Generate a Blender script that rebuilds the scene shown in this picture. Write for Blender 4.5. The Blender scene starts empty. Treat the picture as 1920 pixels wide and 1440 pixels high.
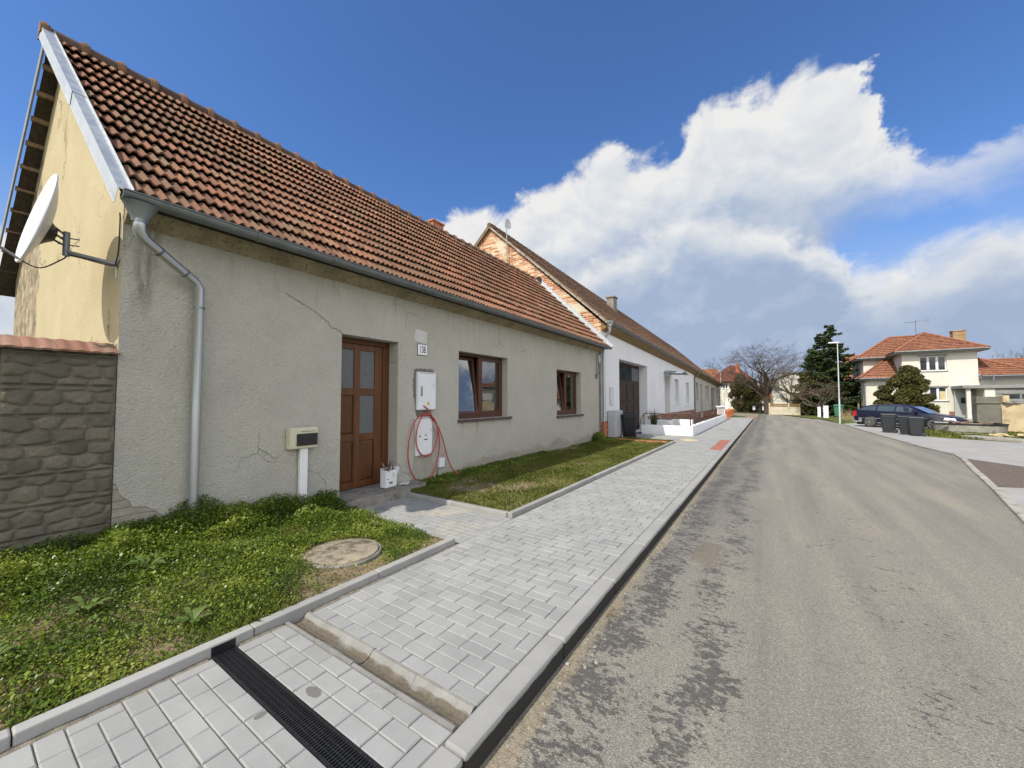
import bpy, bmesh, math, random
import numpy as np
from mathutils import Vector, Matrix, noise as mnoise
R_ = math.radians
random.seed(7); rng = np.random.default_rng(7)
scene = bpy.context.scene
COL = scene.collection

# ------------------------------------------------------------------ camera
cam_d = bpy.data.cameras.new("camera"); cam = bpy.data.objects.new("camera", cam_d); COL.objects.link(cam)
cam_d.sensor_width = 36.0; cam_d.lens = 13.52; cam_d.clip_start = 0.05; cam_d.clip_end = 3000
cam.location = (0, 0, 1.6); cam.rotation_euler = (R_(90 + 2.22), 0, R_(33.82))
scene.camera = cam

# ------------------------------------------------------------------ render / exposure
scene.view_settings.view_transform = 'Standard'; scene.view_settings.look = 'None'
scene.view_settings.exposure = 0.46; scene.view_settings.gamma = 1.0
scene.cycles.use_denoising = True
scene.cycles.max_bounces = 8; scene.cycles.diffuse_bounces = 4; scene.cycles.transparent_max_bounces = 12

# ------------------------------------------------------------------ node helpers
def socks(t, node, ins):
    for k, v in ins.items():
        s = node.inputs[k]
        if hasattr(v, 'is_linked') or isinstance(v, bpy.types.NodeSocket): t.links.new(v, s)
        else:
            if s.type == 'RGBA' and len(v) == 3: v = (*v, 1)
            s.default_value = v
def nd(t, typ, ins=None, **props):
    n = t.nodes.new(typ)
    for k, v in props.items(): setattr(n, k, v)
    if ins: socks(t, n, ins)
    return n
def mth(t, op, a, b=0.0, c=None, clamp=False):
    n = nd(t, 'ShaderNodeMath', {0: a, 1: b}, operation=op, use_clamp=clamp)
    if c is not None: socks(t, n, {2: c})
    return n.outputs[0]
def mrange(t, v, a, b, c=0.0, d=1.0, smooth=True):
    n = nd(t, 'ShaderNodeMapRange', {'Value': v, 'From Min': a, 'From Max': b, 'To Min': c, 'To Max': d}, clamp=True)
    if smooth: n.interpolation_type = 'SMOOTHSTEP'
    return n.outputs[0]
def noi(t, vec, scale, detail=4, rough=0.55, dist=0.0, out=0):
    return nd(t, 'ShaderNodeTexNoise', {'Vector': vec, 'Scale': scale, 'Detail': detail, 'Roughness': rough, 'Distortion': dist}).outputs[out]
def vmul(t, vec, s):
    return nd(t, 'ShaderNodeVectorMath', {0: vec, 1: s}, operation='MULTIPLY').outputs[0]
def vadd(t, vec, s):
    return nd(t, 'ShaderNodeVectorMath', {0: vec, 1: s}, operation='ADD').outputs[0]
def ramp(t, fac, stops, interp='LINEAR'):
    n = nd(t, 'ShaderNodeValToRGB', {'Fac': fac}); cr = n.color_ramp; cr.interpolation = interp
    while len(cr.elements) < len(stops): cr.elements.new(0.5)
    for e, (p, c) in zip(cr.elements, stops):
        e.position = p; e.color = (*c, 1) if len(c) == 3 else c
    return n.outputs[0]
def mix(t, fac, a, b, mode='MIX'):
    n = nd(t, 'ShaderNodeMix', data_type='RGBA', blend_type=mode)
    for i, v in ((0, fac), (6, a), (7, b)):
        s = n.inputs[i]
        if isinstance(v, bpy.types.NodeSocket): t.links.new(v, s)
        else: s.default_value = (*v, 1) if (i and len(v) == 3) else v
    return n.outputs[2]
def curve(t, v, pts):
    n = nd(t, 'ShaderNodeFloatCurve', {'Value': v}); c = n.mapping.curves[0]
    n.mapping.use_clip = False
    while len(c.points) < len(pts): c.points.new(0.5, 0.5)
    for p, (x, y) in zip(c.points, pts): p.location = (x, y); p.handle_type = 'VECTOR'
    n.mapping.update(); return n.outputs[0]
def bump(t, h, strength=0.5, dist=0.01, normal=None):
    n = nd(t, 'ShaderNodeBump', {'Height': h, 'Strength': strength, 'Distance': dist})
    if normal is not None: socks(t, n, {'Normal': normal})
    return n.outputs[0]
def newmat(name):
    m = bpy.data.materials.new(name); m.use_nodes = True; t = m.node_tree
    return m, t, t.nodes['Principled BSDF']
def pos(t): return nd(t, 'ShaderNodeNewGeometry').outputs['Position']
def objc(t): return nd(t, 'ShaderNodeTexCoord').outputs['Object']
def island(t): return nd(t, 'ShaderNodeNewGeometry').outputs['Random Per Island']
def sep(t, v):
    n = nd(t, 'ShaderNodeSeparateXYZ', {0: v}); return n.outputs

# ------------------------------------------------------------------ world: sky with clouds
SUN_V = Vector((-0.21, -0.88, 1.0)).normalized()
SUN_EL = math.asin(SUN_V.z); SUN_AZ = math.atan2(SUN_V.x, SUN_V.y)
world = bpy.data.worlds.new("World"); scene.world = world; world.use_nodes = True
def build_world():
    t = world.node_tree; t.nodes.clear()
    out = nd(t, 'ShaderNodeOutputWorld')
    sky = nd(t, 'ShaderNodeTexSky', sky_type='NISHITA', sun_disc=False, sun_elevation=SUN_EL, sun_rotation=SUN_AZ % (2 * math.pi))
    sky.air_density = 1.0; sky.dust_density = 0.6; sky.ozone_density = 1.6; sky.altitude = 200
    skyc = mix(t, 1.0, sky.outputs[0], (0.50, 0.73, 1.04), 'MULTIPLY')
    d = nd(t, 'ShaderNodeTexCoord').outputs['Generated']
    x, y, z = sep(t, d)[:3]
    az = mth(t, 'MULTIPLY', mth(t, 'ARCTAN2', x, y), 57.2958)
    el = mth(t, 'MULTIPLY', mth(t, 'ARCSINE', z), 57.2958)
    dsq = vmul(t, d, (1, 1, 1.25))
    nA = noi(t, dsq, 5.0, 3, 0.5); nB = noi(t, vadd(t, dsq, (3.1, 1.7, 9.2)), 11.0, 9, 0.58, 0.35)
    nC = noi(t, vadd(t, dsq, (7.1, 2.7, 0.2)), 30.0, 8, 0.62, 0.2)
    def c0(s, k): return mth(t, 'MULTIPLY', mth(t, 'SUBTRACT', s, 0.5), k)
    wob = mth(t, 'ADD', mth(t, 'ADD', c0(nA, 6.0), c0(nB, 7.0)), c0(nC, 2.0))
    ela = mth(t, 'ADD', el, wob)
    aza = mth(t, 'ADD', az, mth(t, 'ADD', c0(noi(t, vadd(t, dsq, (1, 5, 2)), 9.0, 6, 0.6), 9.0), c0(nC, 2.0)))
    azn = mth(t, 'MULTIPLY_ADD', aza, 1 / 120.0, 90 / 120.0)       # az -90..30 -> 0..1
    def T(l): return [((a + 90) / 120.0, e / 45.0) for a, e in l]
    U = mth(t, 'MULTIPLY', curve(t, azn, T([(-90, 16), (-80, 15), (-74, 12), (-60, 20), (-47, 25.2), (-41, 26.6), (-34, 27.2), (-30, 30.0), (-24, 30.3), (-20, 32.2), (-16.5, 31.2), (-10.7, 31.6),
        (-8, 34.2), (-3.4, 35.3), (1, 34.2), (5.4, 34.6), (8.7, 34.0), (10.3, 31.0), (11.9, 27.2), (14.9, 24.2), (17, 24.0), (20, 23.2), (26, 20), (30, 19)])), 45.0)
    L = mth(t, 'MULTIPLY', curve(t, azn, T([(-90, -6), (-10, -6), (-1, 4), (4.2, 12), (6.4, 16.6), (9.2, 18.6), (12.5, 19), (16, 19), (20, 18.8), (30, 15)])), 45.0)
    U2 = mth(t, 'MULTIPLY', curve(t, azn, T([(-90, 0), (-8, 24), (3.0, 22), (6.6, 17.6), (7.6, 15.6), (9.0, 14.6), (10.7, 14.5), (13.9, 15.1), (16.7, 16.2), (20, 16.2), (30, 12)])), 45.0)
    d1 = mth(t, 'SUBTRACT', U, ela); dl = mth(t, 'SUBTRACT', ela, L); d2 = mth(t, 'SUBTRACT', U2, ela)
    m1 = mth(t, 'MULTIPLY', mrange(t, d1, -0.4, 1.6), mrange(t, dl, -1.5, 7.5))
    m2 = mrange(t, d2, -0.6, 3.2)
    veil = mth(t, 'MULTIPLY', mrange(t, mth(t, 'ADD', el, c0(nA, 8.0)), 25.0, 5.0), 0.75)
    # bright cloud added out of view, east and behind, to lift and whiten the shade
    rest = mrange(t, noi(t, vadd(t, d, (0.3, 0.1, 0.0)), 2.6, 6, 0.6), 0.40, 0.50)
    m3 = mth(t, 'MULTIPLY', rest, mth(t, 'MULTIPLY', mth(t, 'MAXIMUM', mrange(t, x, 0.50, 0.62), mrange(t, y, -0.15, -0.35)), mrange(t, z, 0.0, 0.08)))
    # depth below the lit rim decides how much sun the cloud face catches
    rel = mth(t, 'SUBTRACT', nB, noi(t, vadd(t, vadd(t, dsq, (3.1, 1.7, 9.2)), (-0.012, 0.0, 0.035)), 11.0, 6, 0.55, 0.35))
    def lit(dd, w0, w1, k):
        base = mrange(t, dd, w0, w1, 1.0, 0.0)
        v = mth(t, 'ADD', base, mth(t, 'MULTIPLY', rel, -k))
        return mth(t, 'ADD', v, c0(nA, 0.4), clamp=True)
    s1 = lit(d1, -1.0, 20.0, 1.15); s2 = lit(d2, 0.0, 9.0, 1.2)
    colr = [(0.0, (0.335, 0.42, 0.58)), (0.30, (0.42, 0.495, 0.625)), (0.52, (0.54, 0.595, 0.675)), (0.78, (0.67, 0.695, 0.73)), (1.0, (0.78, 0.775, 0.77))]
    cc1 = ramp(t, s1, colr); cc2 = ramp(t, s2, colr)
    bg0 = nd(t, 'ShaderNodeBackground', {'Color': skyc, 'Strength': 0.125})
    bgv = nd(t, 'ShaderNodeBackground', {'Color': (0.39, 0.48, 0.65, 1), 'Strength': 0.80})
    bg = nd(t, 'ShaderNodeMixShader', {0: veil, 1: bg0.outputs[0], 2: bgv.outputs[0]})
    b1 = nd(t, 'ShaderNodeBackground', {'Color': cc1, 'Strength': 0.80})
    b2 = nd(t, 'ShaderNodeBackground', {'Color': cc2, 'Strength': 0.80})
    x1 = nd(t, 'ShaderNodeMixShader', {0: m1, 1: bg.outputs[0], 2: b1.outputs[0]})
    x2 = nd(t, 'ShaderNodeMixShader', {0: m2, 1: x1.outputs[0], 2: b2.outputs[0]})
    b3 = nd(t, 'ShaderNodeBackground', {'Color': (0.96, 0.945, 0.92, 1), 'Strength': 1.36})
    x3 = nd(t, 'ShaderNodeMixShader', {0: m3, 1: x2.outputs[0], 2: b3.outputs[0]})
    t.links.new(x3.outputs[0], out.inputs[0])
build_world()
world.cycles.sampling_method = 'MANUAL'; world.cycles.sample_map_resolution = 512

sun_d = bpy.data.lights.new("sun", 'SUN'); sun = bpy.data.objects.new("sun", sun_d); COL.objects.link(sun)
sun_d.energy = 3.6; sun_d.angle = R_(0.53); sun_d.color = (1.0, 0.93, 0.82)
sun.rotation_euler = SUN_V.to_track_quat('Z', 'Y').to_euler()

# ------------------------------------------------------------------ object helpers
def tag(o, label=None, cat=None, group=None, kind=None):
    if label: o['label'] = label
    if cat: o['category'] = cat
    if group: o['group'] = group
    if kind: o['kind'] = kind
    return o
def wloc(o):
    v = Vector((0, 0, 0))
    while o is not None: v += o.location; o = o.parent
    return v
def empty(name, loc, rz=0.0, label=None, cat=None, group=None):
    o = bpy.data.objects.new(name, None); COL.objects.link(o)
    o.empty_display_size = 0.2; o.location = loc; o.rotation_euler = (0, 0, rz)
    return tag(o, label, cat, group)
def kids(o): return [c for c in bpy.data.objects if c.parent == o]
def copy_tree(o, parent=None):
    ch = kids(o)
    c = o.copy(); COL.objects.link(c)
    if parent is not None: c.parent = parent
    for k in ch: copy_tree(k, c)
    return c
def circ(n, r, ph=0.0): return [(r * math.cos(2 * math.pi * i / n + ph), r * math.sin(2 * math.pi * i / n + ph)) for i in range(n)]
class MB:
    def __init__(s): s.v = []; s.f = []
    def add(s, vs, fs):
        b = len(s.v); s.v += [tuple(p) for p in vs]; s.f += [tuple(i + b for i in f) for f in fs]; return s
    def box(s, x0, y0, z0, x1, y1, z1):
        return s.add([(x0, y0, z0), (x1, y0, z0), (x1, y1, z0), (x0, y1, z0), (x0, y0, z1), (x1, y0, z1), (x1, y1, z1), (x0, y1, z1)],
                     [(0, 3, 2, 1), (4, 5, 6, 7), (0, 1, 5, 4), (1, 2, 6, 5), (2, 3, 7, 6), (3, 0, 4, 7)])
    def obox(s, c, h, M):
        vs = [Vector(c) + M @ Vector((a * h[0], b * h[1], d * h[2])) for d in (-1, 1) for a, b in ((-1, -1), (1, -1), (1, 1), (-1, 1))]
        return s.add(vs, [(0, 3, 2, 1), (4, 5, 6, 7), (0, 1, 5, 4), (1, 2, 6, 5), (2, 3, 7, 6), (3, 0, 4, 7)])
    def quad(s, *p): return s.add(p, [tuple(range(len(p)))])
    def prism(s, poly, vec):
        n = len(poly); vec = Vector(vec); a = [Vector(p) for p in poly]; b = [p + vec for p in a]
        nn = Vector((0, 0, 0))
        for i in range(n): nn += a[i].cross(a[(i + 1) % n])
        fs = [tuple(range(n))[::-1], tuple(range(n, 2 * n))] + [(i, (i + 1) % n, (i + 1) % n + n, i + n) for i in range(n)]
        if nn.dot(vec) < 0: fs = [f[::-1] for f in fs]
        return s.add(a + b, fs)
    def tube(s, pts, r, n=8, cap=True, closed=False):
        pts = [Vector(p) for p in pts]; m = len(pts)
        rs = r if isinstance(r, (list, tuple)) else [r] * m
        b = len(s.v); prev = None
        for i, p in enumerate(pts):
            if closed: tg = pts[(i + 1) % m] - pts[i - 1]
            else: tg = pts[min(i + 1, m - 1)] - pts[max(i - 1, 0)]
            tg.normalize()
            if prev is None:
                u = tg.orthogonal().normalized()
                if abs(tg.z) < 0.9: u = tg.cross(Vector((0, 0, 1))).normalized()
            else: u = (prev - tg * prev.dot(tg)).normalized()
            prev = u; w = tg.cross(u)
            k = 1.0
            if 0 < i < m - 1 and not closed:
                a = (pts[i] - pts[i - 1]).normalized(); k = 1.0 / max(0.35, a.dot(tg))
            for cx, cy in circ(n, rs[i]): s.v.append(tuple(p + u * cx + w * cy))
        for i in range(m if closed else m - 1):
            j = (i + 1) % m
            for q in range(n):
                s.f.append((b + i * n + q, b + i * n + (q + 1) % n, b + j * n + (q + 1) % n, b + j * n + q))
        if cap and not closed:
            s.f.append(tuple(b + q for q in range(n))[::-1]); s.f.append(tuple(b + (m - 1) * n + q for q in range(n)))
        return s
    def cyl(s, p0, p1, r0, r1=None, n=12): return s.tube([p0, p1], [r0, r0 if r1 is None else r1], n)
    def lathe(s, prof, c=(0, 0, 0), n=24, M=None):
        b = len(s.v); M = M or Matrix.Identity(3); c = Vector(c)
        for r, z in prof:
            for cx, cy in circ(n, max(r, 1e-4)): s.v.append(tuple(c + M @ Vector((cx, cy, z))))
        for i in range(len(prof) - 1):
            for q in range(n):
                s.f.append((b + i * n + q, b + i * n + (q + 1) % n, b + (i + 1) * n + (q + 1) % n, b + (i + 1) * n + q))
        return s
    def grid(s, fn, nu, nv):
        b = len(s.v)
        for j in range(nv + 1):
            for i in range(nu + 1): s.v.append(tuple(fn(i / nu, j / nv)))
        for j in range(nv):
            for i in range(nu):
                a = b + j * (nu + 1) + i; s.f.append((a, a + 1, a + nu + 2, a + nu + 1))
        return s
    def build(s, name, mat, parent=None, smooth=False, bevel=0.0, local=False, seg=2, angle=40):
        me = bpy.data.meshes.new(name)
        off = Vector((0, 0, 0)) if (local or parent is None) else wloc(parent)
        vs = [tuple(Vector(p) - off) for p in s.v] if off.length else s.v
        me.from_pydata(vs, [], s.f); me.materials.append(mat)
        if smooth:
            me.polygons.foreach_set('use_smooth', [True] * len(me.polygons))
            me.set_sharp_from_angle(angle=R_(angle))
        o = bpy.data.objects.new(name, me); COL.objects.link(o)
        if parent is not None: o.parent = parent
        if bevel:
            b = o.modifiers.new('bevel', 'BEVEL'); b.width = bevel; b.segments = seg; b.limit_method = 'ANGLE'; b.angle_limit = R_(35)
        return o
def npmesh(name, V, F, mat, attrs=None):
    """V (n,3), F (m,k) with constant k"""
    me = bpy.data.meshes.new(name); n, k = F.shape
    me.vertices.add(len(V)); me.vertices.foreach_set('co', np.ascontiguousarray(V, dtype=np.float32).ravel())
    me.loops.add(n * k); me.loops.foreach_set('vertex_index', F.astype(np.int32).ravel())
    me.polygons.add(n); me.polygons.foreach_set('loop_start', np.arange(0, n * k, k, dtype=np.int32))
    me.update(calc_edges=True); me.validate()
    me.materials.append(mat)
    o = bpy.data.objects.new(name, me); COL.objects.link(o); return o
def text_mesh(s, size, mat, name, parent, M, sx=1.0, depth=0.002, bold=0.0):
    cu = bpy.data.curves.new(name, 'FONT'); cu.body = s; cu.size = size; cu.extrude = depth; cu.align_x = 'CENTER'; cu.align_y = 'CENTER'; cu.offset = bold
    ob = bpy.data.objects.new(name, cu); COL.objects.link(ob)
    dg = bpy.context.evaluated_depsgraph_get(); me = bpy.data.meshes.new_from_object(ob.evaluated_get(dg))
    bpy.data.objects.remove(ob); me.name = name
    me.transform(Matrix.Diagonal((sx, 1, 1, 1))); me.transform(M); me.materials.clear(); me.materials.append(mat)
    o = bpy.data.objects.new(name, me); COL.objects.link(o); o.parent = parent
    return o
# ------------------------------------------------------------------ materials
def simple(name, col, rough=0.6, metal=0.0, var=0.12, scale=6.0, bscale=0, bstr=0.2, bdist=0.004, spec=0.5, isl=0.0, coord='obj', dirt=None):
    m, t, b = newmat(name); c = objc(t) if coord == 'obj' else pos(t)
    n = noi(t, c, scale, 5, 0.6)
    lo = tuple(v * (1 - var) for v in col); hi = tuple(min(1, v * (1 + var)) for v in col)
    base = ramp(t, n, [(0.3, lo), (0.7, hi)])
    if isl:
        k = mrange(t, island(t), 0, 1, 1 - isl, 1 + isl, smooth=False)
        base = mix(t, 1.0, base, nd(t, 'ShaderNodeCombineXYZ', {0: k, 1: k, 2: k}).outputs[0], 'MULTIPLY')
    if dirt:
        dm = mrange(t, noi(t, vadd(t, c, (4, 2, 7)), dirt[1], 7, 0.65), dirt[2], dirt[2] + 0.12)
        base = mix(t, mth(t, 'MULTIPLY', dm, dirt[3]), base, dirt[0])
    socks(t, b, {'Base Color': base, 'Roughness': rough, 'Metallic': metal, 'Specular IOR Level': spec})
    if bscale: socks(t, b, {'Normal': bump(t, noi(t, c, bscale, 6, 0.6), bstr, bdist)})
    return m

def m_plaster():
    m, t, b = newmat('grey_plaster'); p = pos(t); x, y, z = sep(t, p)[:3]
    n = noi(t, p, 1.3, 5, 0.6); n2 = noi(t, p, 9, 6, 0.65)
    c = ramp(t, n, [(0.25, (0.505, 0.49, 0.43)), (0.55, (0.57, 0.555, 0.485)), (0.8, (0.615, 0.60, 0.525))])
    c = mix(t, mrange(t, n2, 0.5, 0.75, 0, 0.25), c, (0.36, 0.345, 0.29))
    # brownish zone under the eave and towards the far end, vertical run-off streaks
    ytint = mrange(t, y, 3.0, 12.0); c = mix(t, mth(t, 'MULTIPLY', ytint, 0.30), c, (0.385, 0.365, 0.29))
    st = noi(t, vmul(t, p, (1, 5.0, 0.35)), 2.2, 5, 0.6)
    top = mrange(t, z, 2.6, 3.4); c = mix(t, mth(t, 'MULTIPLY', mth(t, 'MULTIPLY', mrange(t, st, 0.5, 0.72), top), 0.38), c, (0.24, 0.225, 0.18))
    # stain below the downpipe elbow at the corner
    sx = mrange(t, mth(t, 'ABSOLUTE', mth(t, 'SUBTRACT', y, mth(t, 'MULTIPLY_ADD', z, 0.045, 1.02))), 0.02, 0.13, 1, 0)
    sz = mth(t, 'MULTIPLY', mrange(t, z, 2.35, 2.75), mrange(t, noi(t, vmul(t, p, (1, 6, 1)), 3, 5, .6), 0.3, 0.6))
    c = mix(t, mth(t, 'MULTIPLY', mth(t, 'MULTIPLY', sx, sz), 0.62), c, (0.15, 0.135, 0.105))
    # run-off streaks under the sills
    for (a, e, zt) in ((5.95, 7.95, 1.16), (10.4, 12.4, 1.06)):
        q = mth(t, 'MULTIPLY', mth(t, 'GREATER_THAN', y, a), mth(t, 'LESS_THAN', y, e))
        fall = mth(t, 'MULTIPLY', mth(t, 'LESS_THAN', z, zt), mrange(t, z, zt - 0.5, zt))
        s3 = mrange(t, noi(t, vmul(t, p, (1, 9.0, 0.5)), 1.6, 4, 0.6), 0.56, 0.68)
        c = mix(t, mth(t, 'MULTIPLY', mth(t, 'MULTIPLY', q, fall), mth(t, 'MULTIPLY', s3, 0.6)), c, (0.17, 0.155, 0.125))
    # damp foot
    foot = mth(t, 'ADD', z, mth(t, 'MULTIPLY', mth(t, 'SUBTRACT', noi(t, p, 1.1, 4, 0.6), 0.5), 0.9))
    dmp = mth(t, 'MULTIPLY', mrange(t, foot, 0.20, 0.42, 1, 0), mrange(t, y, 4.4, 6.5))
    c = mix(t, mth(t, 'MULTIPLY', dmp, 0.6), c, (0.30, 0.265, 0.205))
    edge = mth(t, 'MULTIPLY', mrange(t, mth(t, 'ABSOLUTE', mth(t, 'SUBTRACT', foot, 0.43)), 0.0, 0.02, 1, 0), mrange(t, y, 5.5, 7.5))
    c = mix(t, mth(t, 'MULTIPLY', edge, 0.35), c, (0.25, 0.23, 0.185))
    # hairline cracks from the door lintel and through the plaster
    wv = noi(t, p, 3.0, 4, 0.6)
    vo = nd(t, 'ShaderNodeTexVoronoi', {'Vector': vadd(t, vmul(t, p, (0, 1, 1)), (0, 0, 0)), 'Scale': 0.9, 'Randomness': 1.0}, feature='DISTANCE_TO_EDGE')
    vd = nd(t, 'ShaderNodeTexNoise', {'Vector': p, 'Scale': 2.5, 'Detail': 5.0}).outputs[1]
    t.links.new(nd(t, 'ShaderNodeVectorMath', {0: vmul(t, p, (0, 1, 1)), 1: vmul(t, vd, (0, 0.5, 0.5))}, operation='ADD').outputs[0], vo.inputs['Vector'])
    ck = mth(t, 'MULTIPLY', mrange(t, vo.outputs['Distance'], 0.0, 0.0045, 1, 0), mrange(t, noi(t, p, 0.8, 2, 0.5), 0.58, 0.66))
    ln = mth(t, 'SUBTRACT', mth(t, 'MULTIPLY_ADD', y, -0.49, 4.26), mth(t, 'MULTIPLY_ADD', wv, 0.25, mth(t, 'SUBTRACT', z, 0.125)))
    ck2 = mth(t, 'MULTIPLY', mrange(t, mth(t, 'ABSOLUTE', ln), 0.0, 0.006, 1, 0), mth(t, 'MULTIPLY', mth(t, 'GREATER_THAN', y, 2.55), mth(t, 'LESS_THAN', y, 3.40)))
    ckk = mth(t, 'MAXIMUM', mth(t, 'MULTIPLY', ck, 0.45), mth(t, 'MULTIPLY', ck2, 0.9))
    c = mix(t, mth(t, 'MULTIPLY', ckk, 0.7), c, (0.13, 0.12, 0.10))
    # plaster fallen off at the foot of the corner, smooth mortar showing
    lim = mth(t, 'ADD', curve(t, y, [(0.90, 0.76), (1.00, 0.755), (1.03, 0.66), (1.10, 0.58), (1.13, 0.50), (1.18, 0.51), (1.25, 0.47), (1.36, 0.37), (1.42, 0.29), (1.5, 0.0), (2.0, -1.0)]),
              mth(t, 'MULTIPLY', mth(t, 'SUBTRACT', noi(t, p, 9, 5, 0.6), 0.5), 0.10))
    mk = mth(t, 'MULTIPLY', mth(t, 'LESS_THAN', z, lim), mth(t, 'LESS_THAN', y, 1.45))
    rim = mth(t, 'MULTIPLY', mrange(t, mth(t, 'ABSOLUTE', mth(t, 'SUBTRACT', z, lim)), 0.0, 0.011, 1, 0), mth(t, 'LESS_THAN', y, 1.45))
    lines = mrange(t, nd(t, 'ShaderNodeTexWave', {'Vector': vmul(t, p, (0, -0.35, 1.0)), 'Scale': 3.6, 'Distortion': 2.6, 'Detail': 3.0, 'Detail Scale': 2.0}, bands_direction='Z').outputs['Fac'], 0.0, 0.03, 1, 0)
    mort = mix(t, mth(t, 'MULTIPLY', lines, 0.75), ramp(t, noi(t, p, 14, 5), [(0.3, (0.27, 0.25, 0.205)), (0.7, (0.37, 0.345, 0.285))]), (0.10, 0.09, 0.07))
    c = mix(t, mk, c, mort); c = mix(t, mth(t, 'MULTIPLY', rim, 0.7), c, (0.10, 0.09, 0.075))
    # dark speckle: dirt in the roughcast pits, and relief shading put into the colour
    pit = noi(t, vmul(t, p, (1, 1, 1.5)), 36, 4, 0.65)
    c = mix(t, mrange(t, pit, 0.56, 0.72, 0, 0.42), c, (0.24, 0.225, 0.18))
    c = mix(t, mrange(t, noi(t, vmul(t, p, (1, 0.8, 1.6)), 62, 3, 0.6), 0.60, 0.76, 0, 0.35), c, (0.60, 0.58, 0.52))
    socks(t, b, {'Base Color': c, 'Roughness': 0.93, 'Specular IOR Level': 0.2})
    h = mth(t, 'ADD', mth(t, 'MULTIPLY', noi(t, vmul(t, p, (1, 1, 1.5)), 34, 5, 0.6, 0.4), 1.0), mth(t, 'MULTIPLY', noi(t, p, 110, 3, 0.6), 0.35))
    h = mth(t, 'MULTIPLY', h, mth(t, 'SUBTRACT', 1.0, mth(t, 'MULTIPLY', mk, 0.8)))
    h = mth(t, 'SUBTRACT', h, mth(t, 'MULTIPLY', mk, 1.2)); h = mth(t, 'SUBTRACT', h, ckk)
    socks(t, b, {'Normal': bump(t, h, 1.0, 0.034)})
    return m
def m_cream():
    m, t, b = newmat('cream_plaster'); p = pos(t); x, y, z = sep(t, p)[:3]
    st = noi(t, vmul(t, p, (1.0, 1, 0.55)), 2.4, 7, 0.62); n = noi(t, p, 1.2, 5, 0.55)
    c = ramp(t, n, [(0.3, (0.41, 0.345, 0.215)), (0.55, (0.45, 0.385, 0.245)), (0.75, (0.485, 0.425, 0.29))])
    c = mix(t, mrange(t, st, 0.46, 0.75, 0, 0.40), c, (0.36, 0.29, 0.175))
    c = mix(t, mrange(t, noi(t, p, 20, 5, .6), 0.55, 0.8, 0, 0.25), c, (0.72, 0.64, 0.48))
    vd = nd(t, 'ShaderNodeTexNoise', {'Vector': p, 'Scale': 2.2, 'Detail': 6.0}).outputs[1]
    vo = nd(t, 'ShaderNodeTexVoronoi', {'Vector': nd(t, 'ShaderNodeVectorMath', {0: vmul(t, p, (1, 0, 0.45)), 1: vmul(t, vd, (0.7, 0, 0.5))}, operation='ADD').outputs[0], 'Scale': 1.0}, feature='DISTANCE_TO_EDGE')
    ck = mth(t, 'MULTIPLY', mrange(t, vo.outputs['Distance'], 0.0, 0.010, 1, 0), mrange(t, noi(t, vadd(t, p, (3, 3, 3)), 0.9, 2), 0.56, 0.64))
    c = mix(t, mth(t, 'MULTIPLY', ck, 0.6), c, (0.20, 0.14, 0.085))
    hole = mrange(t, noi(t, vadd(t, vmul(t, p, (1.6, 1, 0.8)), (2.3, 0, 5.1)), 1.7, 5, 0.6), 0.665, 0.68)
    c = mix(t, mth(t, 'MULTIPLY', hole, 0.85), c, ramp(t, noi(t, p, 18, 4), [(0.35, (0.20, 0.13, 0.08)), (0.65, (0.42, 0.31, 0.19))]))
    # weathered strip along the back edge, where the plaster has come away under the verge
    bx = mth(t, 'ADD', x, mth(t, 'MULTIPLY', mth(t, 'SUBTRACT', noi(t, p, 3.0, 6, .65), 0.5), 0.9))
    bk = mrange(t, bx, -9.35, -9.2, 1, 0)
    c = mix(t, bk, c, ramp(t, noi(t, p, 7, 5), [(0.3, (0.14, 0.11, 0.075)), (0.55, (0.30, 0.25, 0.17)), (0.72, (0.46, 0.41, 0.31))]))
    socks(t, b, {'Base Color': c, 'Roughness': 0.95, 'Specular IOR Level': 0.15})
    h = mth(t, 'ADD', noi(t, p, 28, 5, 0.55), mth(t, 'MULTIPLY', mth(t, 'MAXIMUM', mth(t, 'MAXIMUM', ck, hole), bk), -1.3))
    socks(t, b, {'Normal': bump(t, h, 0.5, 0.010)}); return m
def m_clay(name, stops, moss=(0.075, 0.068, 0.04), mossw=0.5, mscale=0.8, lo=0.5):
    m, t, b = newmat(name); p = pos(t); r = island(t)
    c = ramp(t, r, stops)
    c = mix(t, mrange(t, noi(t, p, 14, 6, 0.65), 0.42, 0.72, 0, 0.4), c, tuple(v * 0.55 for v in stops[len(stops) // 2][1]))
    big = noi(t, p, mscale, 4, 0.6); fin = noi(t, p, 26, 6, 0.7)
    k = mrange(t, mth(t, 'ADD', mth(t, 'MULTIPLY', big, 0.6), mth(t, 'ADD', mth(t, 'MULTIPLY', fin, 0.4), mth(t, 'MULTIPLY', mth(t, 'SUBTRACT', r, 0.5), 0.24))), lo, lo + 0.13, 0, mossw)
    c = mix(t, k, c, moss)
    socks(t, b, {'Base Color': c, 'Roughness': 0.88, 'Specular IOR Level': 0.2, 'Normal': bump(t, noi(t, p, 60, 5, 0.7), 0.4, 0.004)})
    return m
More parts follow.
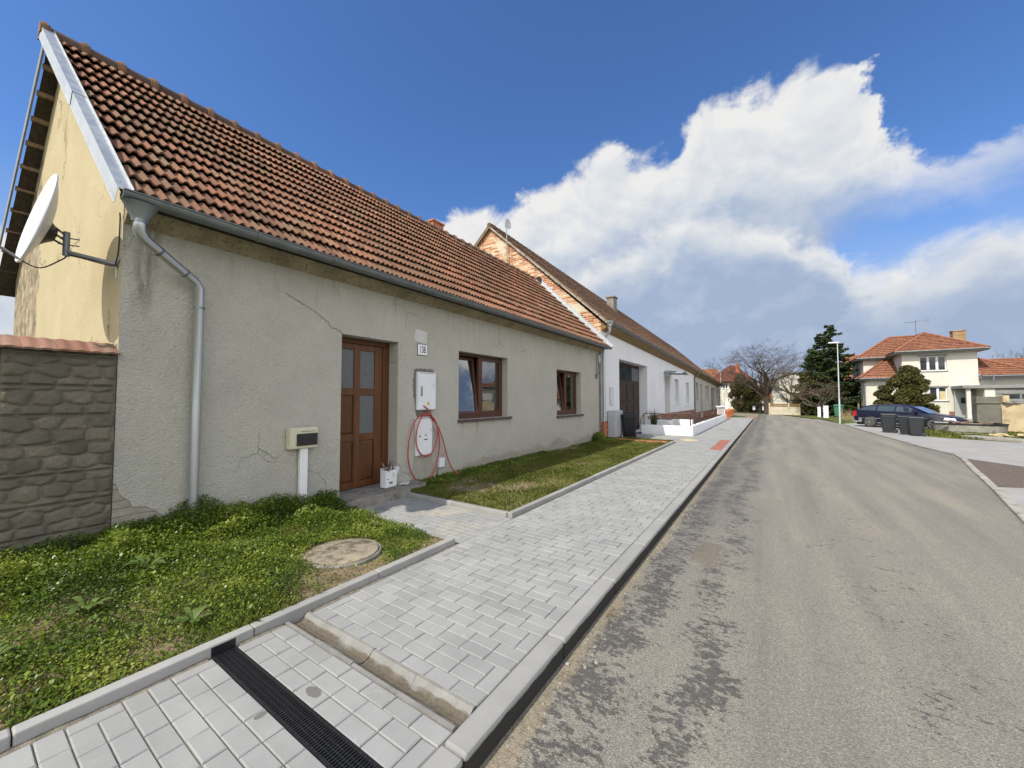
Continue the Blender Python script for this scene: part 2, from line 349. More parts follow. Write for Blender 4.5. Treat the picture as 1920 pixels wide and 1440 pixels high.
def m_zinc(name='zinc', col=(0.50, 0.53, 0.55), rough=0.42, metal=0.85, var=0.2):
    m, t, b = newmat(name); p = pos(t)
    sp = nd(t, 'ShaderNodeTexVoronoi', {'Vector': p, 'Scale': 60.0}).outputs['Color']
    n = mth(t, 'ADD', mth(t, 'MULTIPLY', noi(t, p, 5, 5, .6), 0.93), mth(t, 'MULTIPLY', sep(t, sp)[0], 0.07))
    c = ramp(t, n, [(0.3, tuple(v * (1 - var) for v in col)), (0.7, tuple(min(1, v * (1 + var * 0.6)) for v in col))])
    socks(t, b, {'Base Color': c, 'Metallic': metal, 'Roughness': mrange(t, noi(t, p, 9, 4), 0.3, 0.7, rough - 0.08, rough + 0.12)})
    socks(t, b, {'Normal': bump(t, noi(t, p, 2.0, 1), 0.06, 0.006)}); return m
def m_wood(name, c0, c1, axis=2, rough=0.45):
    m, t, b = newmat(name); p = pos(t)
    s = [14, 14, 14]; s[axis] = 0.9
    n = noi(t, vmul(t, p, tuple(s)), 1.6, 6, 0.6, 0.3)
    c = ramp(t, n, [(0.3, c0), (0.7, c1)])
    socks(t, b, {'Base Color': c, 'Roughness': rough, 'Specular IOR Level': 0.4, 'Normal': bump(t, n, 0.15, 0.003)}); return m
def m_glass(name='window_glass', tint=(0.03, 0.035, 0.04), trans=0.55):
    m, t, b = newmat(name); t.nodes.remove(b); out = t.nodes['Material Output']
    fr = nd(t, 'ShaderNodeFresnel', {'IOR': 1.55}); k = mth(t, 'MULTIPLY_ADD', fr.outputs[0], 1.6, 0.10, clamp=True)
    g = nd(t, 'ShaderNodeBsdfGlossy', {'Color': (0.9, 0.93, 0.95), 'Roughness': 0.015})
    tr = nd(t, 'ShaderNodeBsdfTransparent', {'Color': (trans, trans * 1.02, trans * 1.03)})
    mx = nd(t, 'ShaderNodeMixShader', {0: k, 1: tr.outputs[0], 2: g.outputs[0]})
    t.links.new(mx.outputs[0], out.inputs[0]); return m
def m_paver():
    m, t, b = newmat('grey_concrete_paver'); p = pos(t); r = island(t)
    k = mrange(t, r, 0, 1, 0.93, 1.06, smooth=False)
    n = noi(t, p, 2.2, 5, 0.6); f = noi(t, p, 140, 3, 0.7)
    c = ramp(t, n, [(0.3, (0.238, 0.244, 0.24)), (0.7, (0.312, 0.316, 0.308))])
    c = mix(t, mrange(t, f, 0.45, 0.75, 0, 0.35), c, (0.22, 0.22, 0.215))
    c = mix(t, 1.0, c, nd(t, 'ShaderNodeCombineXYZ', {0: k, 1: k, 2: k}).outputs[0], 'MULTIPLY')
    ef = mth(t, 'MULTIPLY', mrange(t, noi(t, p, 11, 6, 0.7), 0.60, 0.72), mrange(t, noi(t, p, 2.5, 3), 0.45, 0.65))
    c = mix(t, mth(t, 'MULTIPLY', ef, 0.5), c, (0.60, 0.60, 0.59))
    x, y, z = sep(t, p)[:3]
    du = mth(t, 'MULTIPLY', mrange(t, noi(t, p, 1.7, 5, 0.6), 0.50, 0.70), mrange(t, x, -2.6, -3.6))
    c = mix(t, mth(t, 'MULTIPLY', du, 0.5), c, (0.44, 0.38, 0.28))
    dk = mrange(t, noi(t, vadd(t, p, (9, 4, 1)), 4.2, 4, 0.6), 0.74, 0.78)
    c = mix(t, mth(t, 'MULTIPLY', dk, 0.4), c, (0.15, 0.15, 0.15))
    for (sx, sy, rx, ry) in ((-2.105, 1.195, 0.060, 0.030), (-2.172, 0.962, 0.020, 0.034)):
        q = mth(t, 'ADD', mth(t, 'POWER', mth(t, 'DIVIDE', mth(t, 'SUBTRACT', x, sx), rx), 2.0), mth(t, 'POWER', mth(t, 'DIVIDE', mth(t, 'SUBTRACT', y, sy), ry), 2.0))
        q = mth(t, 'ADD', q, mth(t, 'MULTIPLY', mth(t, 'SUBTRACT', noi(t, p, 22, 3), 0.5), 0.7))
        c = mix(t, mrange(t, q, 0.85, 1.05, 0.7, 0.0), c, (0.085, 0.08, 0.072))
    socks(t, b, {'Base Color': c, 'Roughness': 0.85, 'Specular IOR Level': 0.3, 'Normal': bump(t, mth(t, 'ADD', f, mth(t, 'MULTIPLY', noi(t, p, 500, 2), 0.5)), 0.35, 0.003)}); return m
def m_asphalt():
    m, t, b = newmat('dusty_asphalt'); p = pos(t); x, y, z = sep(t, p)[:3]
    fine = noi(t, p, 95, 4, 0.75); med = noi(t, p, 9, 6, 0.65); vor = nd(t, 'ShaderNodeTexVoronoi', {'Vector': p, 'Scale': 120.0}).outputs['Distance']
    lane = noi(t, vmul(t, p, (2.2, 0.16, 1)), 1.0, 5, 0.6)
    c = ramp(t, lane, [(0.28, (0.19, 0.182, 0.160)), (0.5, (0.255, 0.241, 0.203)), (0.74, (0.335, 0.308, 0.245))])
    warm = mrange(t, noi(t, vmul(t, p, (1.0, 0.35, 1)), 1.3, 4, 0.55), 0.52, 0.68)
    c = mix(t, mth(t, 'MULTIPLY', warm, 0.30), c, (0.40, 0.34, 0.25))
    c = mix(t, mrange(t, fine, 0.40, 0.60, 0.65, 0.0), c, (0.10, 0.096, 0.088))
    c = mix(t, mrange(t, noi(t, vadd(t, p, (5, 5, 5)), 130, 3, 0.7), 0.57, 0.68, 0.0, 0.7), c, (0.50, 0.475, 0.42))
    oil = mth(t, 'MULTIPLY', mrange(t, mth(t, 'ADD', x, mth(t, 'MULTIPLY', mth(t, 'SUBTRACT', noi(t, vmul(t, p, (1, 0.4, 1)), 1.1, 5, 0.6), 0.5), 1.1)), -0.95, 0.1, 1, 0), mrange(t, y, 2.0, 8.0, 0.25, 1.0))
    c = mix(t, mth(t, 'MULTIPLY', oil, 0.55), c, (0.115, 0.112, 0.106))
    # bare dark asphalt: along the kerb and in torn streaks along the wheel track
    ww = noi(t, vmul(t, p, (0.6, 0.8, 1)), 0.9, 3, 0.6)
    band1 = mrange(t, mth(t, 'ABSOLUTE', mth(t, 'SUBTRACT', x, mth(t, 'MULTIPLY_ADD', ww, 0.5, -1.15))), 0.05, 0.42, 1, 0)
    xc = mth(t, 'MULTIPLY_ADD', ww, 0.8, -0.80)
    band2 = mrange(t, mth(t, 'ABSOLUTE', mth(t, 'SUBTRACT', x, xc)), 0.02, 0.36, 1, 0)
    band3 = mth(t, 'MULTIPLY', mrange(t, mth(t, 'ABSOLUTE', mth(t, 'SUBTRACT', x, mth(t, 'MULTIPLY_ADD', ww, 1.4, 0.15))), 0.05, 0.9, 1, 0), 0.42)
    farb = mth(t, 'MULTIPLY', mrange(t, y, 5.0, 10.0), 0.12)
    band = mth(t, 'MAXIMUM', mth(t, 'MAXIMUM', mth(t, 'MULTIPLY', band1, 0.95), mth(t, 'MULTIPLY', band2, 0.9)), band3)
    tornv = vmul(t, p, (1.0, 1.35, 1)); torn = mth(t, 'ADD', mth(t, 'MULTIPLY', noi(t, tornv, 3.6, 5, 0.6), 0.36), mth(t, 'MULTIPLY', noi(t, vadd(t, tornv, (3, 8, 1)), 17.0, 8, 0.72, 0.2), 0.64))
    tm = mrange(t, mth(t, 'ADD', torn, mth(t, 'MULTIPLY', mth(t, 'ADD', band, mth(t, 'MULTIPLY', farb, band)), 0.150)), 0.618, 0.665)
    c = mix(t, mth(t, 'MULTIPLY', tm, mrange(t, y, 4.0, 16.0, 0.84, 0.60)), c, ramp(t, noi(t, p, 70, 4, 0.7), [(0.35, (0.036, 0.036, 0.036)), (0.65, (0.105, 0.10, 0.096))]))
    # sand swept against the kerb
    sn = mth(t, 'ADD', x, mth(t, 'MULTIPLY', mth(t, 'SUBTRACT', noi(t, p, 2.6, 7, .68), 0.5), 0.42))
    sm = mrange(t, sn, -1.11, -1.05, 1, 0)
    c = mix(t, mth(t, 'MULTIPLY', sm, 0.65), c, ramp(t, noi(t, p, 60, 4, 0.7), [(0.35, (0.19, 0.155, 0.10)), (0.65, (0.35, 0.30, 0.21))]))
    # the dip of sand and grit beside the kerb
    dx = mth(t, 'SUBTRACT', x, -0.62); dy = mth(t, 'SUBTRACT', y, 4.85)
    rr = mth(t, 'SQRT', mth(t, 'ADD', mth(t, 'MULTIPLY', mth(t, 'MULTIPLY', dx, dx), 9.0), mth(t, 'MULTIPLY', dy, dy)))
    pm = mrange(t, mth(t, 'ADD', rr, mth(t, 'MULTIPLY', mth(t, 'SUBTRACT', noi(t, p, 4, 6, .7), 0.5), 1.5)), 0.36, 0.50, 1, 0)
    c = mix(t, mth(t, 'MULTIPLY', pm, 0.6), c, ramp(t, noi(t, p, 60, 4, 0.7), [(0.3, (0.07, 0.062, 0.048)), (0.65, (0.20, 0.17, 0.12))]))
    socks(t, b, {'Base Color': c, 'Roughness': mrange(t, tm, 0, 1, 0.9, 0.72), 'Specular IOR Level': 0.25})
    h = mth(t, 'ADD', mth(t, 'MULTIPLY', fine, 1.0), mth(t, 'MULTIPLY', vor, -0.9)); h = mth(t, 'ADD', h, mth(t, 'MULTIPLY', mth(t, 'SUBTRACT', 1.0, tm), 0.25))
    socks(t, b, {'Normal': bump(t, h, 0.65, 0.008)}); return m
def m_leaf(name, stops, rough=0.55, trans=0.25, var_scale=0.9, patch=0.45):
    m, t, b = newmat(name); p = pos(t); r = island(t)
    k = mth(t, 'ADD', mth(t, 'MULTIPLY', r, 1.0 - patch), mth(t, 'MULTIPLY', mrange(t, noi(t, p, var_scale, 4, 0.55), 0.5 - 0.28 * 0.45 / patch, 0.5 + 0.28 * 0.45 / patch, smooth=False), patch), clamp=True)
    c = ramp(t, k, stops)
    socks(t, b, {'Base Color': c, 'Roughness': rough, 'Specular IOR Level': 0.35})
    out = t.nodes['Material Output']; tl = nd(t, 'ShaderNodeBsdfTranslucent', {'Color': c})
    mx = nd(t, 'ShaderNodeMixShader', {0: trans, 1: b.outputs[0], 2: tl.outputs[0]}); t.links.new(mx.outputs[0], out.inputs[0]); return m
def m_bricks(name, cols, mortar, scale=1.0, plaster=None, plane='xz', bw=0.30, bh=0.088):
    m, t, b = newmat(name); p = pos(t); x, y, z = sep(t, p)[:3]
    u = x if plane == 'xz' else y
    wob = mth(t, 'MULTIPLY', mth(t, 'SUBTRACT', noi(t, p, 2.0, 3), 0.5), 0.06)
    uv = nd(t, 'ShaderNodeCombineXYZ', {0: mth(t, 'ADD', u, wob), 1: mth(t, 'ADD', z, wob), 2: 0.0}).outputs[0]
    br = nd(t, 'ShaderNodeTexBrick', {'Vector': uv, 'Scale': 1.0, 'Mortar Size': 0.012, 'Mortar Smooth': 0.3, 'Brick Width': bw, 'Row Height': bh, 'Color1': (0, 0, 0), 'Color2': (1, 1, 1), 'Mortar': (0.5, 0.5, 0.5)})
    f = mth(t, 'ADD', mth(t, 'MULTIPLY', br.outputs[0], 0.6), mth(t, 'MULTIPLY', noi(t, p, 9, 5, .6), 0.4))
    c = ramp(t, f, cols)
    mm = mth(t, 'MAXIMUM', br.outputs[1], mrange(t, noi(t, vadd(t, p, (2, 2, 2)), 5, 6, 0.7), 0.60, 0.66))
    c = mix(t, mm, c, mortar)
    if plaster:
        pl = mrange(t, noi(t, vadd(t, p, (8, 1, 2)), plaster[1], 7, 0.65), plaster[2], plaster[2] + 0.05)
        c = mix(t, pl, c, plaster[0])
    socks(t, b, {'Base Color': c, 'Roughness': 0.93, 'Specular IOR Level': 0.15})
    socks(t, b, {'Normal': bump(t, mth(t, 'ADD', mth(t, 'MULTIPLY', br.outputs[1], -1.0), mth(t, 'MULTIPLY', noi(t, p, 20, 5), 0.5)), 0.8, 0.02)}); return m
def m_paint(name, col):
    m, t, b = newmat(name)
    socks(t, b, {'Base Color': col, 'Roughness': 0.5, 'Metallic': 0.0, 'Specular IOR Level': 0.3, 'Coat Weight': 0.35, 'Coat Roughness': 0.04}); return m

Mt = {}
Mt['plaster'] = m_plaster(); Mt['cream'] = m_cream()
Mt['clay'] = m_clay('red_clay_tile', [(0.0, (0.115, 0.066, 0.046)), (0.3, (0.195, 0.096, 0.060)), (0.6, (0.25, 0.118, 0.071)), (0.85, (0.32, 0.155, 0.092)), (1.0, (0.33, 0.21, 0.14))], (0.115, 0.085, 0.055), 0.75, 0.7, 0.485)
Mt['ridgeclay'] = m_clay('dark_ridge_tile', [(0.0, (0.075, 0.055, 0.048)), (0.5, (0.10, 0.07, 0.056)), (1.0, (0.14, 0.085, 0.062))], (0.085, 0.06, 0.045), 0.7, 0.6, 0.5)
Mt['oldclay'] = m_clay('weathered_clay_tile', [(0.0, (0.085, 0.055, 0.040)), (0.5, (0.145, 0.082, 0.053)), (1.0, (0.22, 0.115, 0.071))], (0.085, 0.07, 0.05), 0.8, 0.35, 0.47)
Mt['orangeclay'] = m_clay('orange_clay_tile', [(0.0, (0.20, 0.088, 0.056)), (0.5, (0.28, 0.122, 0.073)), (1.0, (0.35, 0.165, 0.10))], (0.20, 0.10, 0.06), 0.6, 0.5, 0.5)
Mt['brownclay'] = m_clay('brown_clay_tile', [(0.0, (0.14, 0.055, 0.04)), (1.0, (0.22, 0.085, 0.06))], (0.12, 0.06, 0.045), 0.5, 0.5, 0.52)
Mt['zinc'] = newmat('zinc')[0]; socks(Mt['zinc'].node_tree, Mt['zinc'].node_tree.nodes['Principled BSDF'], {'Base Color': (0.50, 0.525, 0.545), 'Metallic': 0.9, 'Roughness': 0.34}); Mt['gutterzinc'] = m_zinc('weathered_gutter_zinc', (0.20, 0.22, 0.222), 0.5, 0.75)
Mt['flash'] = m_zinc('bright_sheet_metal', (0.44, 0.47, 0.49), 0.45, 0.55, 0.12)
Mt['cornice'] = simple('ochre_roughcast', (0.42, 0.36, 0.235), 0.95, 0, 0.3, 3, 40, 1.0, 0.05, 0.15, coord='pos', dirt=((0.16, 0.135, 0.085), 24, 0.52, 0.7))
Mt['sillmat'] = simple('dark_clay_sill', (0.085, 0.062, 0.055), 0.8, 0, 0.3, 8, 30, 0.5, 0.006)
Mt['doorwood'] = m_wood('brown_varnished_door', (0.078, 0.029, 0.009), (0.14, 0.055, 0.018), 2, 0.4)
Mt['panelwood'] = m_wood('dark_brown_door_panel', (0.070, 0.025, 0.008), (0.115, 0.043, 0.014), 2, 0.42)
Mt['winwood'] = m_wood('mahogany_window_frame', (0.058, 0.020, 0.012), (0.095, 0.034, 0.020), 2, 0.4)
Mt['rawwood'] = m_wood('old_grey_timber', (0.15, 0.10, 0.06), (0.30, 0.22, 0.14), 0, 0.9)
Mt['darkwood'] = m_wood('dark_old_roof_boards', (0.030, 0.024, 0.018), (0.075, 0.058, 0.042), 0, 0.95)  # dark brown wood for the boards under the roof
Mt['ochrewood'] = m_wood('brown_stained_timber', (0.16, 0.10, 0.035), (0.25, 0.165, 0.07), 1, 0.8)
Mt['glass'] = m_glass(); Mt['dirtyglass'] = simple('dark_window_glass', (0.035, 0.042, 0.05), 0.08, 0, 0.4, 3, spec=0.8)
def m_frost():
    m, t, b = newmat('frosted_door_glass'); p = pos(t)
    n = noi(t, p, 60, 4, 0.7)
    socks(t, b, {'Base Color': ramp(t, n, [(0.3, (0.06, 0.07, 0.075)), (0.7, (0.15, 0.16, 0.165))]), 'Roughness': 0.32, 'Specular IOR Level': 0.6, 'Normal': bump(t, n, 0.5, 0.005)}); return m
Mt['frost'] = m_frost()
Mt['blind'] = simple('white_blind_slat', (0.62, 0.66, 0.70), 0.5, 0, 0.05)
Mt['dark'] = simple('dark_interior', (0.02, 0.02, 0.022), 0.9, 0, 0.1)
Mt['white'] = simple('white_plastic', (0.78, 0.79, 0.80), 0.4, 0, 0.05, 8, dirt=((0.45, 0.44, 0.42), 5, 0.62, 0.35))
Mt['boxwhite'] = simple('white_painted_steel', (0.74, 0.76, 0.78), 0.45, 0, 0.05, 3, dirt=((0.40, 0.39, 0.36), 6, 0.62, 0.4))
Mt['beigeplastic'] = simple('yellowed_plastic', (0.58, 0.55, 0.40), 0.5, 0, 0.08, 4, dirt=((0.3, 0.27, 0.18), 5, 0.6, 0.4))
Mt['smoke'] = simple('smoked_plastic_lid', (0.018, 0.017, 0.017), 0.2, 0, 0.3, 5)
Mt['greyplastic'] = simple('grey_polyester_cabinet', (0.42, 0.44, 0.46), 0.6, 0, 0.08, 4)
Mt['wetmortar'] = simple('fresh_grey_mortar', (0.155, 0.15, 0.13), 0.95, 0, 0.25, 9, 40, 0.8, 0.012, coord='pos')
Mt['lightpatch'] = simple('light_filler_patch', (0.55, 0.55, 0.53), 0.9, 0, 0.06, 8, 30, 0.3, 0.004, coord='pos')
Mt['hose'] = simple('red_cable_conduit', (0.42, 0.045, 0.04), 0.4, 0, 0.12, 6)
Mt['black'] = simple('black_rubber', (0.015, 0.015, 0.016), 0.5, 0, 0.2)
Mt['ink'] = simple('black_enamel', (0.012, 0.014, 0.02), 0.35, 0, 0.1)
Mt['yellow'] = simple('yellow_sticker', (0.72, 0.55, 0.05), 0.5, 0, 0.05)
Mt['enamel'] = simple('white_enamel', (0.82, 0.83, 0.84), 0.25, 0, 0.04)
Mt['dish'] = simple('white_dish_paint', (0.56, 0.57, 0.58), 0.4, 0, 0.05, 5, dirt=((0.5, 0.5, 0.48), 4, 0.6, 0.4))
Mt['galv'] = simple('galvanised_steel', (0.20, 0.215, 0.235), 0.5, 0.6, 0.2, 8)
Mt['kerb'] = simple('concrete_kerb', (0.30, 0.30, 0.287), 0.88, 0, 0.14, 2.5, 160, 0.4, 0.003, 0.25, isl=0.10, coord='pos', dirt=((0.26, 0.25, 0.225), 3.5, 0.6, 0.5))
Mt['paver'] = m_paver()
def m_roadkerb():
    m, t, b = newmat('road_kerb_concrete'); p = pos(t); x, y, z = sep(t, p)[:3]; k = mrange(t, island(t), 0, 1, 0.94, 1.06, smooth=False)
    c = ramp(t, noi(t, p, 2.5, 5, 0.6), [(0.3, (0.255, 0.255, 0.246)), (0.7, (0.312, 0.312, 0.30))])
    c = mix(t, mrange(t, noi(t, p, 160, 3, 0.7), 0.5, 0.7, 0, 0.3), c, (0.2, 0.2, 0.19))
    c = mix(t, 1.0, c, nd(t, 'ShaderNodeCombineXYZ', {0: k, 1: k, 2: k}).outputs[0], 'MULTIPLY')
    # bitumen coat on the road face, with a ragged upper edge
    e = mth(t, 'ADD', z, mth(t, 'MULTIPLY', mth(t, 'SUBTRACT', noi(t, p, 2.6, 6, 0.65), 0.5), 0.05))
    k2 = mth(t, 'MULTIPLY', mrange(t, e, -0.030, -0.022, 1, 0), mth(t, 'GREATER_THAN', x, -1.185))
    c = mix(t, mth(t, 'MULTIPLY', k2, 0.93), c, (0.018, 0.017, 0.016))
    socks(t, b, {'Base Color': c, 'Roughness': 0.85, 'Specular IOR Level': 0.25, 'Normal': bump(t, noi(t, p, 160, 4, .6), 0.35, 0.003)}); return m
Mt['roadkerb'] = m_roadkerb()
Mt['sand'] = simple('jointing_sand', (0.20, 0.18, 0.145), 0.97, 0, 0.35, 20, 120, 0.8, 0.01, 0.1, coord='pos')
Mt['asphalt'] = m_asphalt()
Mt['concrete'] = simple('weathered_concrete', (0.33, 0.315, 0.275), 0.92, 0, 0.2, 3, 60, 0.6, 0.006, 0.2, coord='pos', dirt=((0.15, 0.135, 0.10), 4, 0.52, 0.7))
Mt['stepconc'] = simple('dark_step_concrete', (0.245, 0.23, 0.20), 0.93, 0, 0.25, 4, 50, 0.7, 0.008, 0.2, coord='pos', dirt=((0.10, 0.09, 0.075), 5, 0.5, 0.6))
Mt['channel'] = simple('muddy_channel_concrete', (0.30, 0.285, 0.245), 0.92, 0, 0.15, 6, 80, 0.5, 0.004, 0.2, coord='pos', dirt=((0.135, 0.108, 0.07), 6, 0.47, 0.8))
def m_channel():
    m, t, b = newmat('muddy_channel_concrete'); p = pos(t); z = sep(t, p)[2]
    c = ramp(t, noi(t, p, 7, 5, 0.6), [(0.3, (0.185, 0.181, 0.168)), (0.7, (0.265, 0.26, 0.245))]); c = mix(t, mrange(t, noi(t, p, 120, 3, 0.7), 0.5, 0.7, 0, 0.4), c, (0.14, 0.13, 0.11))
    d = mth(t, 'ADD', mrange(t, z, 0.0, -0.033), mth(t, 'MULTIPLY', mth(t, 'SUBTRACT', noi(t, vmul(t, p, (0.6, 1, 1)), 7, 7, 0.65), 0.5), 2.4))
    k = mrange(t, d, 0.45, 0.95); c = mix(t, mth(t, 'MULTIPLY', k, 0.9), c, ramp(t, noi(t, p, 50, 4, .7), [(0.3, (0.065, 0.054, 0.038)), (0.7, (0.145, 0.122, 0.088))]))
    socks(t, b, {'Base Color': c, 'Roughness': 0.93, 'Specular IOR Level': 0.2, 'Normal': bump(t, mth(t, 'ADD', noi(t, p, 90, 4, .6), mth(t, 'MULTIPLY', k, 0.6)), 0.6, 0.006)}); return m
Mt['channel'] = m_channel()
Mt['grate'] = simple('black_plastic_grate', (0.014, 0.014, 0.015), 0.38, 0, 0.3, 20)
Mt['oldlid'] = simple('mossy_worn_concrete_lid', (0.27, 0.235, 0.175), 0.94, 0, 0.3, 5, 50, 0.8, 0.012, 0.15, coord='pos', dirt=((0.075, 0.07, 0.05), 7, 0.47, 0.75))
Mt['redpaver'] = simple('red_concrete_paver', (0.31, 0.125, 0.092), 0.9, 0, 0.12, 5, 120, 0.4, 0.004, 0.2, isl=0.15, coord='pos')
Mt['soil'] = simple('bare_soil', (0.20, 0.155, 0.098), 0.97, 0, 0.35, 5, 22, 0.9, 0.03, 0.1, coord='pos', dirt=((0.30, 0.25, 0.165), 7, 0.52, 0.6))
Mt['terrain'] = simple('rough_ground', (0.10, 0.105, 0.05), 0.97, 0, 0.4, 0.8, 12, 0.9, 0.04, 0.1, coord='pos', dirt=((0.19, 0.165, 0.095), 1.3, 0.5, 0.7))
Mt['lawnfar'] = simple('short_lawn', (0.095, 0.115, 0.035), 0.95, 0, 0.35, 1.2, 30, 0.9, 0.04, 0.1, coord='pos', dirt=((0.21, 0.19, 0.10), 1.1, 0.52, 0.6))
Mt['gravel'] = simple('brown_gravel', (0.155, 0.125, 0.108), 0.95, 0, 0.4, 25, 45, 1.0, 0.03, 0.15, coord='pos', dirt=((0.32, 0.29, 0.26), 38, 0.58, 0.7))
Mt['drive'] = simple('pale_paved_drive', (0.31, 0.308, 0.295), 0.9, 0, 0.12, 1.4, 60, 0.4, 0.005, 0.2, coord='pos', dirt=((0.26, 0.255, 0.24), 0.9, 0.55, 0.4))
Mt['clover'] = m_leaf('chickweed_leaf', [(0.15, (0.034, 0.066, 0.008)), (0.42, (0.085, 0.145, 0.014)), (0.66, (0.195, 0.255, 0.026)), (0.88, (0.29, 0.31, 0.065))], 0.40, 0.28, 2.2, 0.58)
Mt['blade'] = m_leaf('grass_blade', [(0.15, (0.095, 0.125, 0.020)), (0.45, (0.165, 0.205, 0.034)), (0.7, (0.255, 0.26, 0.065)), (0.88, (0.37, 0.315, 0.15))], 0.5, 0.28, 1.3)
Mt['dock'] = m_leaf('dandelion_leaf', [(0.2, (0.07, 0.125, 0.025)), (0.8, (0.14, 0.20, 0.05))], 0.45, 0.25)
Mt['whitewall'] = simple('white_render', (0.72, 0.73, 0.74), 0.9, 0, 0.05, 0.9, 60, 0.35, 0.004, 0.2, coord='pos', dirt=((0.55, 0.56, 0.57), 0.8, 0.55, 0.25))
Mt['warmwall'] = simple('off_white_render', (0.60, 0.58, 0.515), 0.92, 0, 0.07, 0.7, 40, 0.4, 0.006, 0.2, coord='pos', dirt=((0.48, 0.45, 0.38), 0.9, 0.57, 0.35))
Mt['greywall'] = simple('pale_grey_render', (0.45, 0.435, 0.39), 0.93, 0, 0.1, 0.9, 50, 0.4, 0.006, 0.2, coord='pos')
Mt['gardenwhite'] = simple('white_garden_wall_paint', (0.78, 0.79, 0.80), 0.9, 0, 0.05, 1.8, 60, 0.4, 0.005, 0.2, coord='pos', dirt=((0.5, 0.5, 0.49), 2.5, 0.6, 0.35))
Mt['gablebrick'] = m_bricks('flaking_gable_brick', [(0.2, (0.27, 0.09, 0.04)), (0.42, (0.43, 0.165, 0.075)), (0.6, (0.52, 0.27, 0.15)), (0.75, (0.62, 0.48, 0.33))], (0.60, 0.51, 0.37), 1.0, ((0.60, 0.54, 0.41), 0.75, 0.565))
Mt['plinth'] = m_bricks('brown_brick_plinth', [(0.2, (0.15, 0.06, 0.04)), (0.5, (0.26, 0.115, 0.07)), (0.8, (0.36, 0.22, 0.14))], (0.35, 0.30, 0.24), 1.0, ((0.45, 0.40, 0.33), 1.4, 0.62), 'yz')
Mt['whitebrick'] = m_bricks('pale_brick', [(0.2, (0.42, 0.36, 0.28)), (0.8, (0.60, 0.54, 0.45))], (0.22, 0.19, 0.16), 1.0, None, 'yz', 0.3, 0.09)
Mt['brick'] = simple('red_clay_brick', (0.40, 0.16, 0.085), 0.92, 0, 0.2, 8, 50, 0.5, 0.006, 0.2, isl=0.2, coord='pos', dirt=((0.50, 0.36, 0.26), 6, 0.56, 0.5))
Mt['terracotta'] = simple('terracotta', (0.40, 0.125, 0.055), 0.8, 0, 0.12, 5, isl=0.1)
Mt['orange'] = simple('orange_terracotta', (0.52, 0.165, 0.05), 0.75, 0, 0.12, 5)
Mt['rust'] = simple('brown_rail_paint', (0.10, 0.032, 0.022), 0.6, 0.1, 0.3, 12)
Mt['bin'] = simple('anthracite_bin_plastic', (0.021, 0.025, 0.029), 0.5, 0, 0.12, 3, 40, 0.1, 0.002)
Mt['navybin'] = simple('dark_bin_plastic', (0.008, 0.009, 0.014), 0.45, 0, 0.12, 3)
Mt['greenbin'] = simple('green_bin_plastic', (0.045, 0.17, 0.105), 0.5, 0, 0.12, 3)
Mt['post'] = simple('pale_lamp_post_paint', (0.50, 0.56, 0.57), 0.45, 0.2, 0.06)
Mt['bark'] = simple('grey_oak_bark', (0.085, 0.068, 0.052), 0.95, 0, 0.3, 4, 18, 0.8, 0.03, 0.15)
Mt['twig'] = simple('brown_twig_bark', (0.125, 0.095, 0.066), 0.95, 0, 0.25, 2)
Mt['needle'] = m_leaf('dark_spruce_needle', [(0.15, (0.020, 0.034, 0.012)), (0.5, (0.045, 0.068, 0.020)), (0.85, (0.085, 0.11, 0.034))], 0.7, 0.12, 0.7)
Mt['thuja'] = m_leaf('olive_juniper_leaf', [(0.15, (0.035, 0.036, 0.010)), (0.5, (0.078, 0.076, 0.018)), (0.85, (0.14, 0.125, 0.032))], 0.7, 0.15, 1.1)
Mt['thujabrown'] = m_leaf('tan_cypress_leaf', [(0.15, (0.05, 0.045, 0.017)), (0.5, (0.11, 0.092, 0.036)), (0.85, (0.19, 0.15, 0.07))], 0.7, 0.15, 0.8)
Mt['reed'] = m_leaf('yucca_blade', [(0.2, (0.035, 0.045, 0.018)), (0.8, (0.09, 0.10, 0.045))])
Mt['carpaint'] = m_paint('navy_car_paint', (0.004, 0.006, 0.024)); Mt['carglass'] = simple('tinted_car_glass', (0.05, 0.065, 0.065), 0.05, 0, 0.2, 2, spec=0.9)
Mt['carglass'].node_tree.nodes['Principled BSDF'].inputs['Coat Weight'].default_value = 1.0
Mt['tyre'] = simple('tyre_rubber', (0.045, 0.042, 0.04), 0.8, 0, 0.2); Mt['rim'] = simple('wheel_rim', (0.30, 0.31, 0.32), 0.35, 0.7, 0.15)
Mt['trim'] = simple('grey_bumper_trim', (0.22, 0.225, 0.24), 0.5, 0, 0.1); Mt['tail'] = simple('red_tail_lamp', (0.38, 0.012, 0.02), 0.15, 0, 0.1)
Mt['lens'] = simple('clear_headlight_lens', (0.55, 0.57, 0.58), 0.1, 0, 0.1); Mt['chrome'] = simple('silver_trim', (0.60, 0.61, 0.62), 0.25, 0.7, 0.05)
Mt['greydoor'] = simple('grey_painted_door', (0.34, 0.36, 0.36), 0.6, 0, 0.08, 3); Mt['canopymat'] = simple('grey_canopy_slab', (0.22, 0.225, 0.22), 0.85, 0, 0.2, 2, coord='pos')
Mt['ruin'] = simple('yellowish_old_plaster', (0.52, 0.43, 0.27), 0.95, 0, 0.2, 1.6, 30, 0.7, 0.012, 0.15, coord='pos', dirt=((0.24, 0.185, 0.12), 3.0, 0.55, 0.6))
Mt['ruindark'] = simple('dark_concrete_pillar', (0.16, 0.155, 0.13), 0.95, 0, 0.25, 2, 30, 0.7, 0.012, 0.15, coord='pos')
Mt['gatebrown'] = simple('dark_brown_gate', (0.045, 0.026, 0.018), 0.9, 0, 0.25, 3)
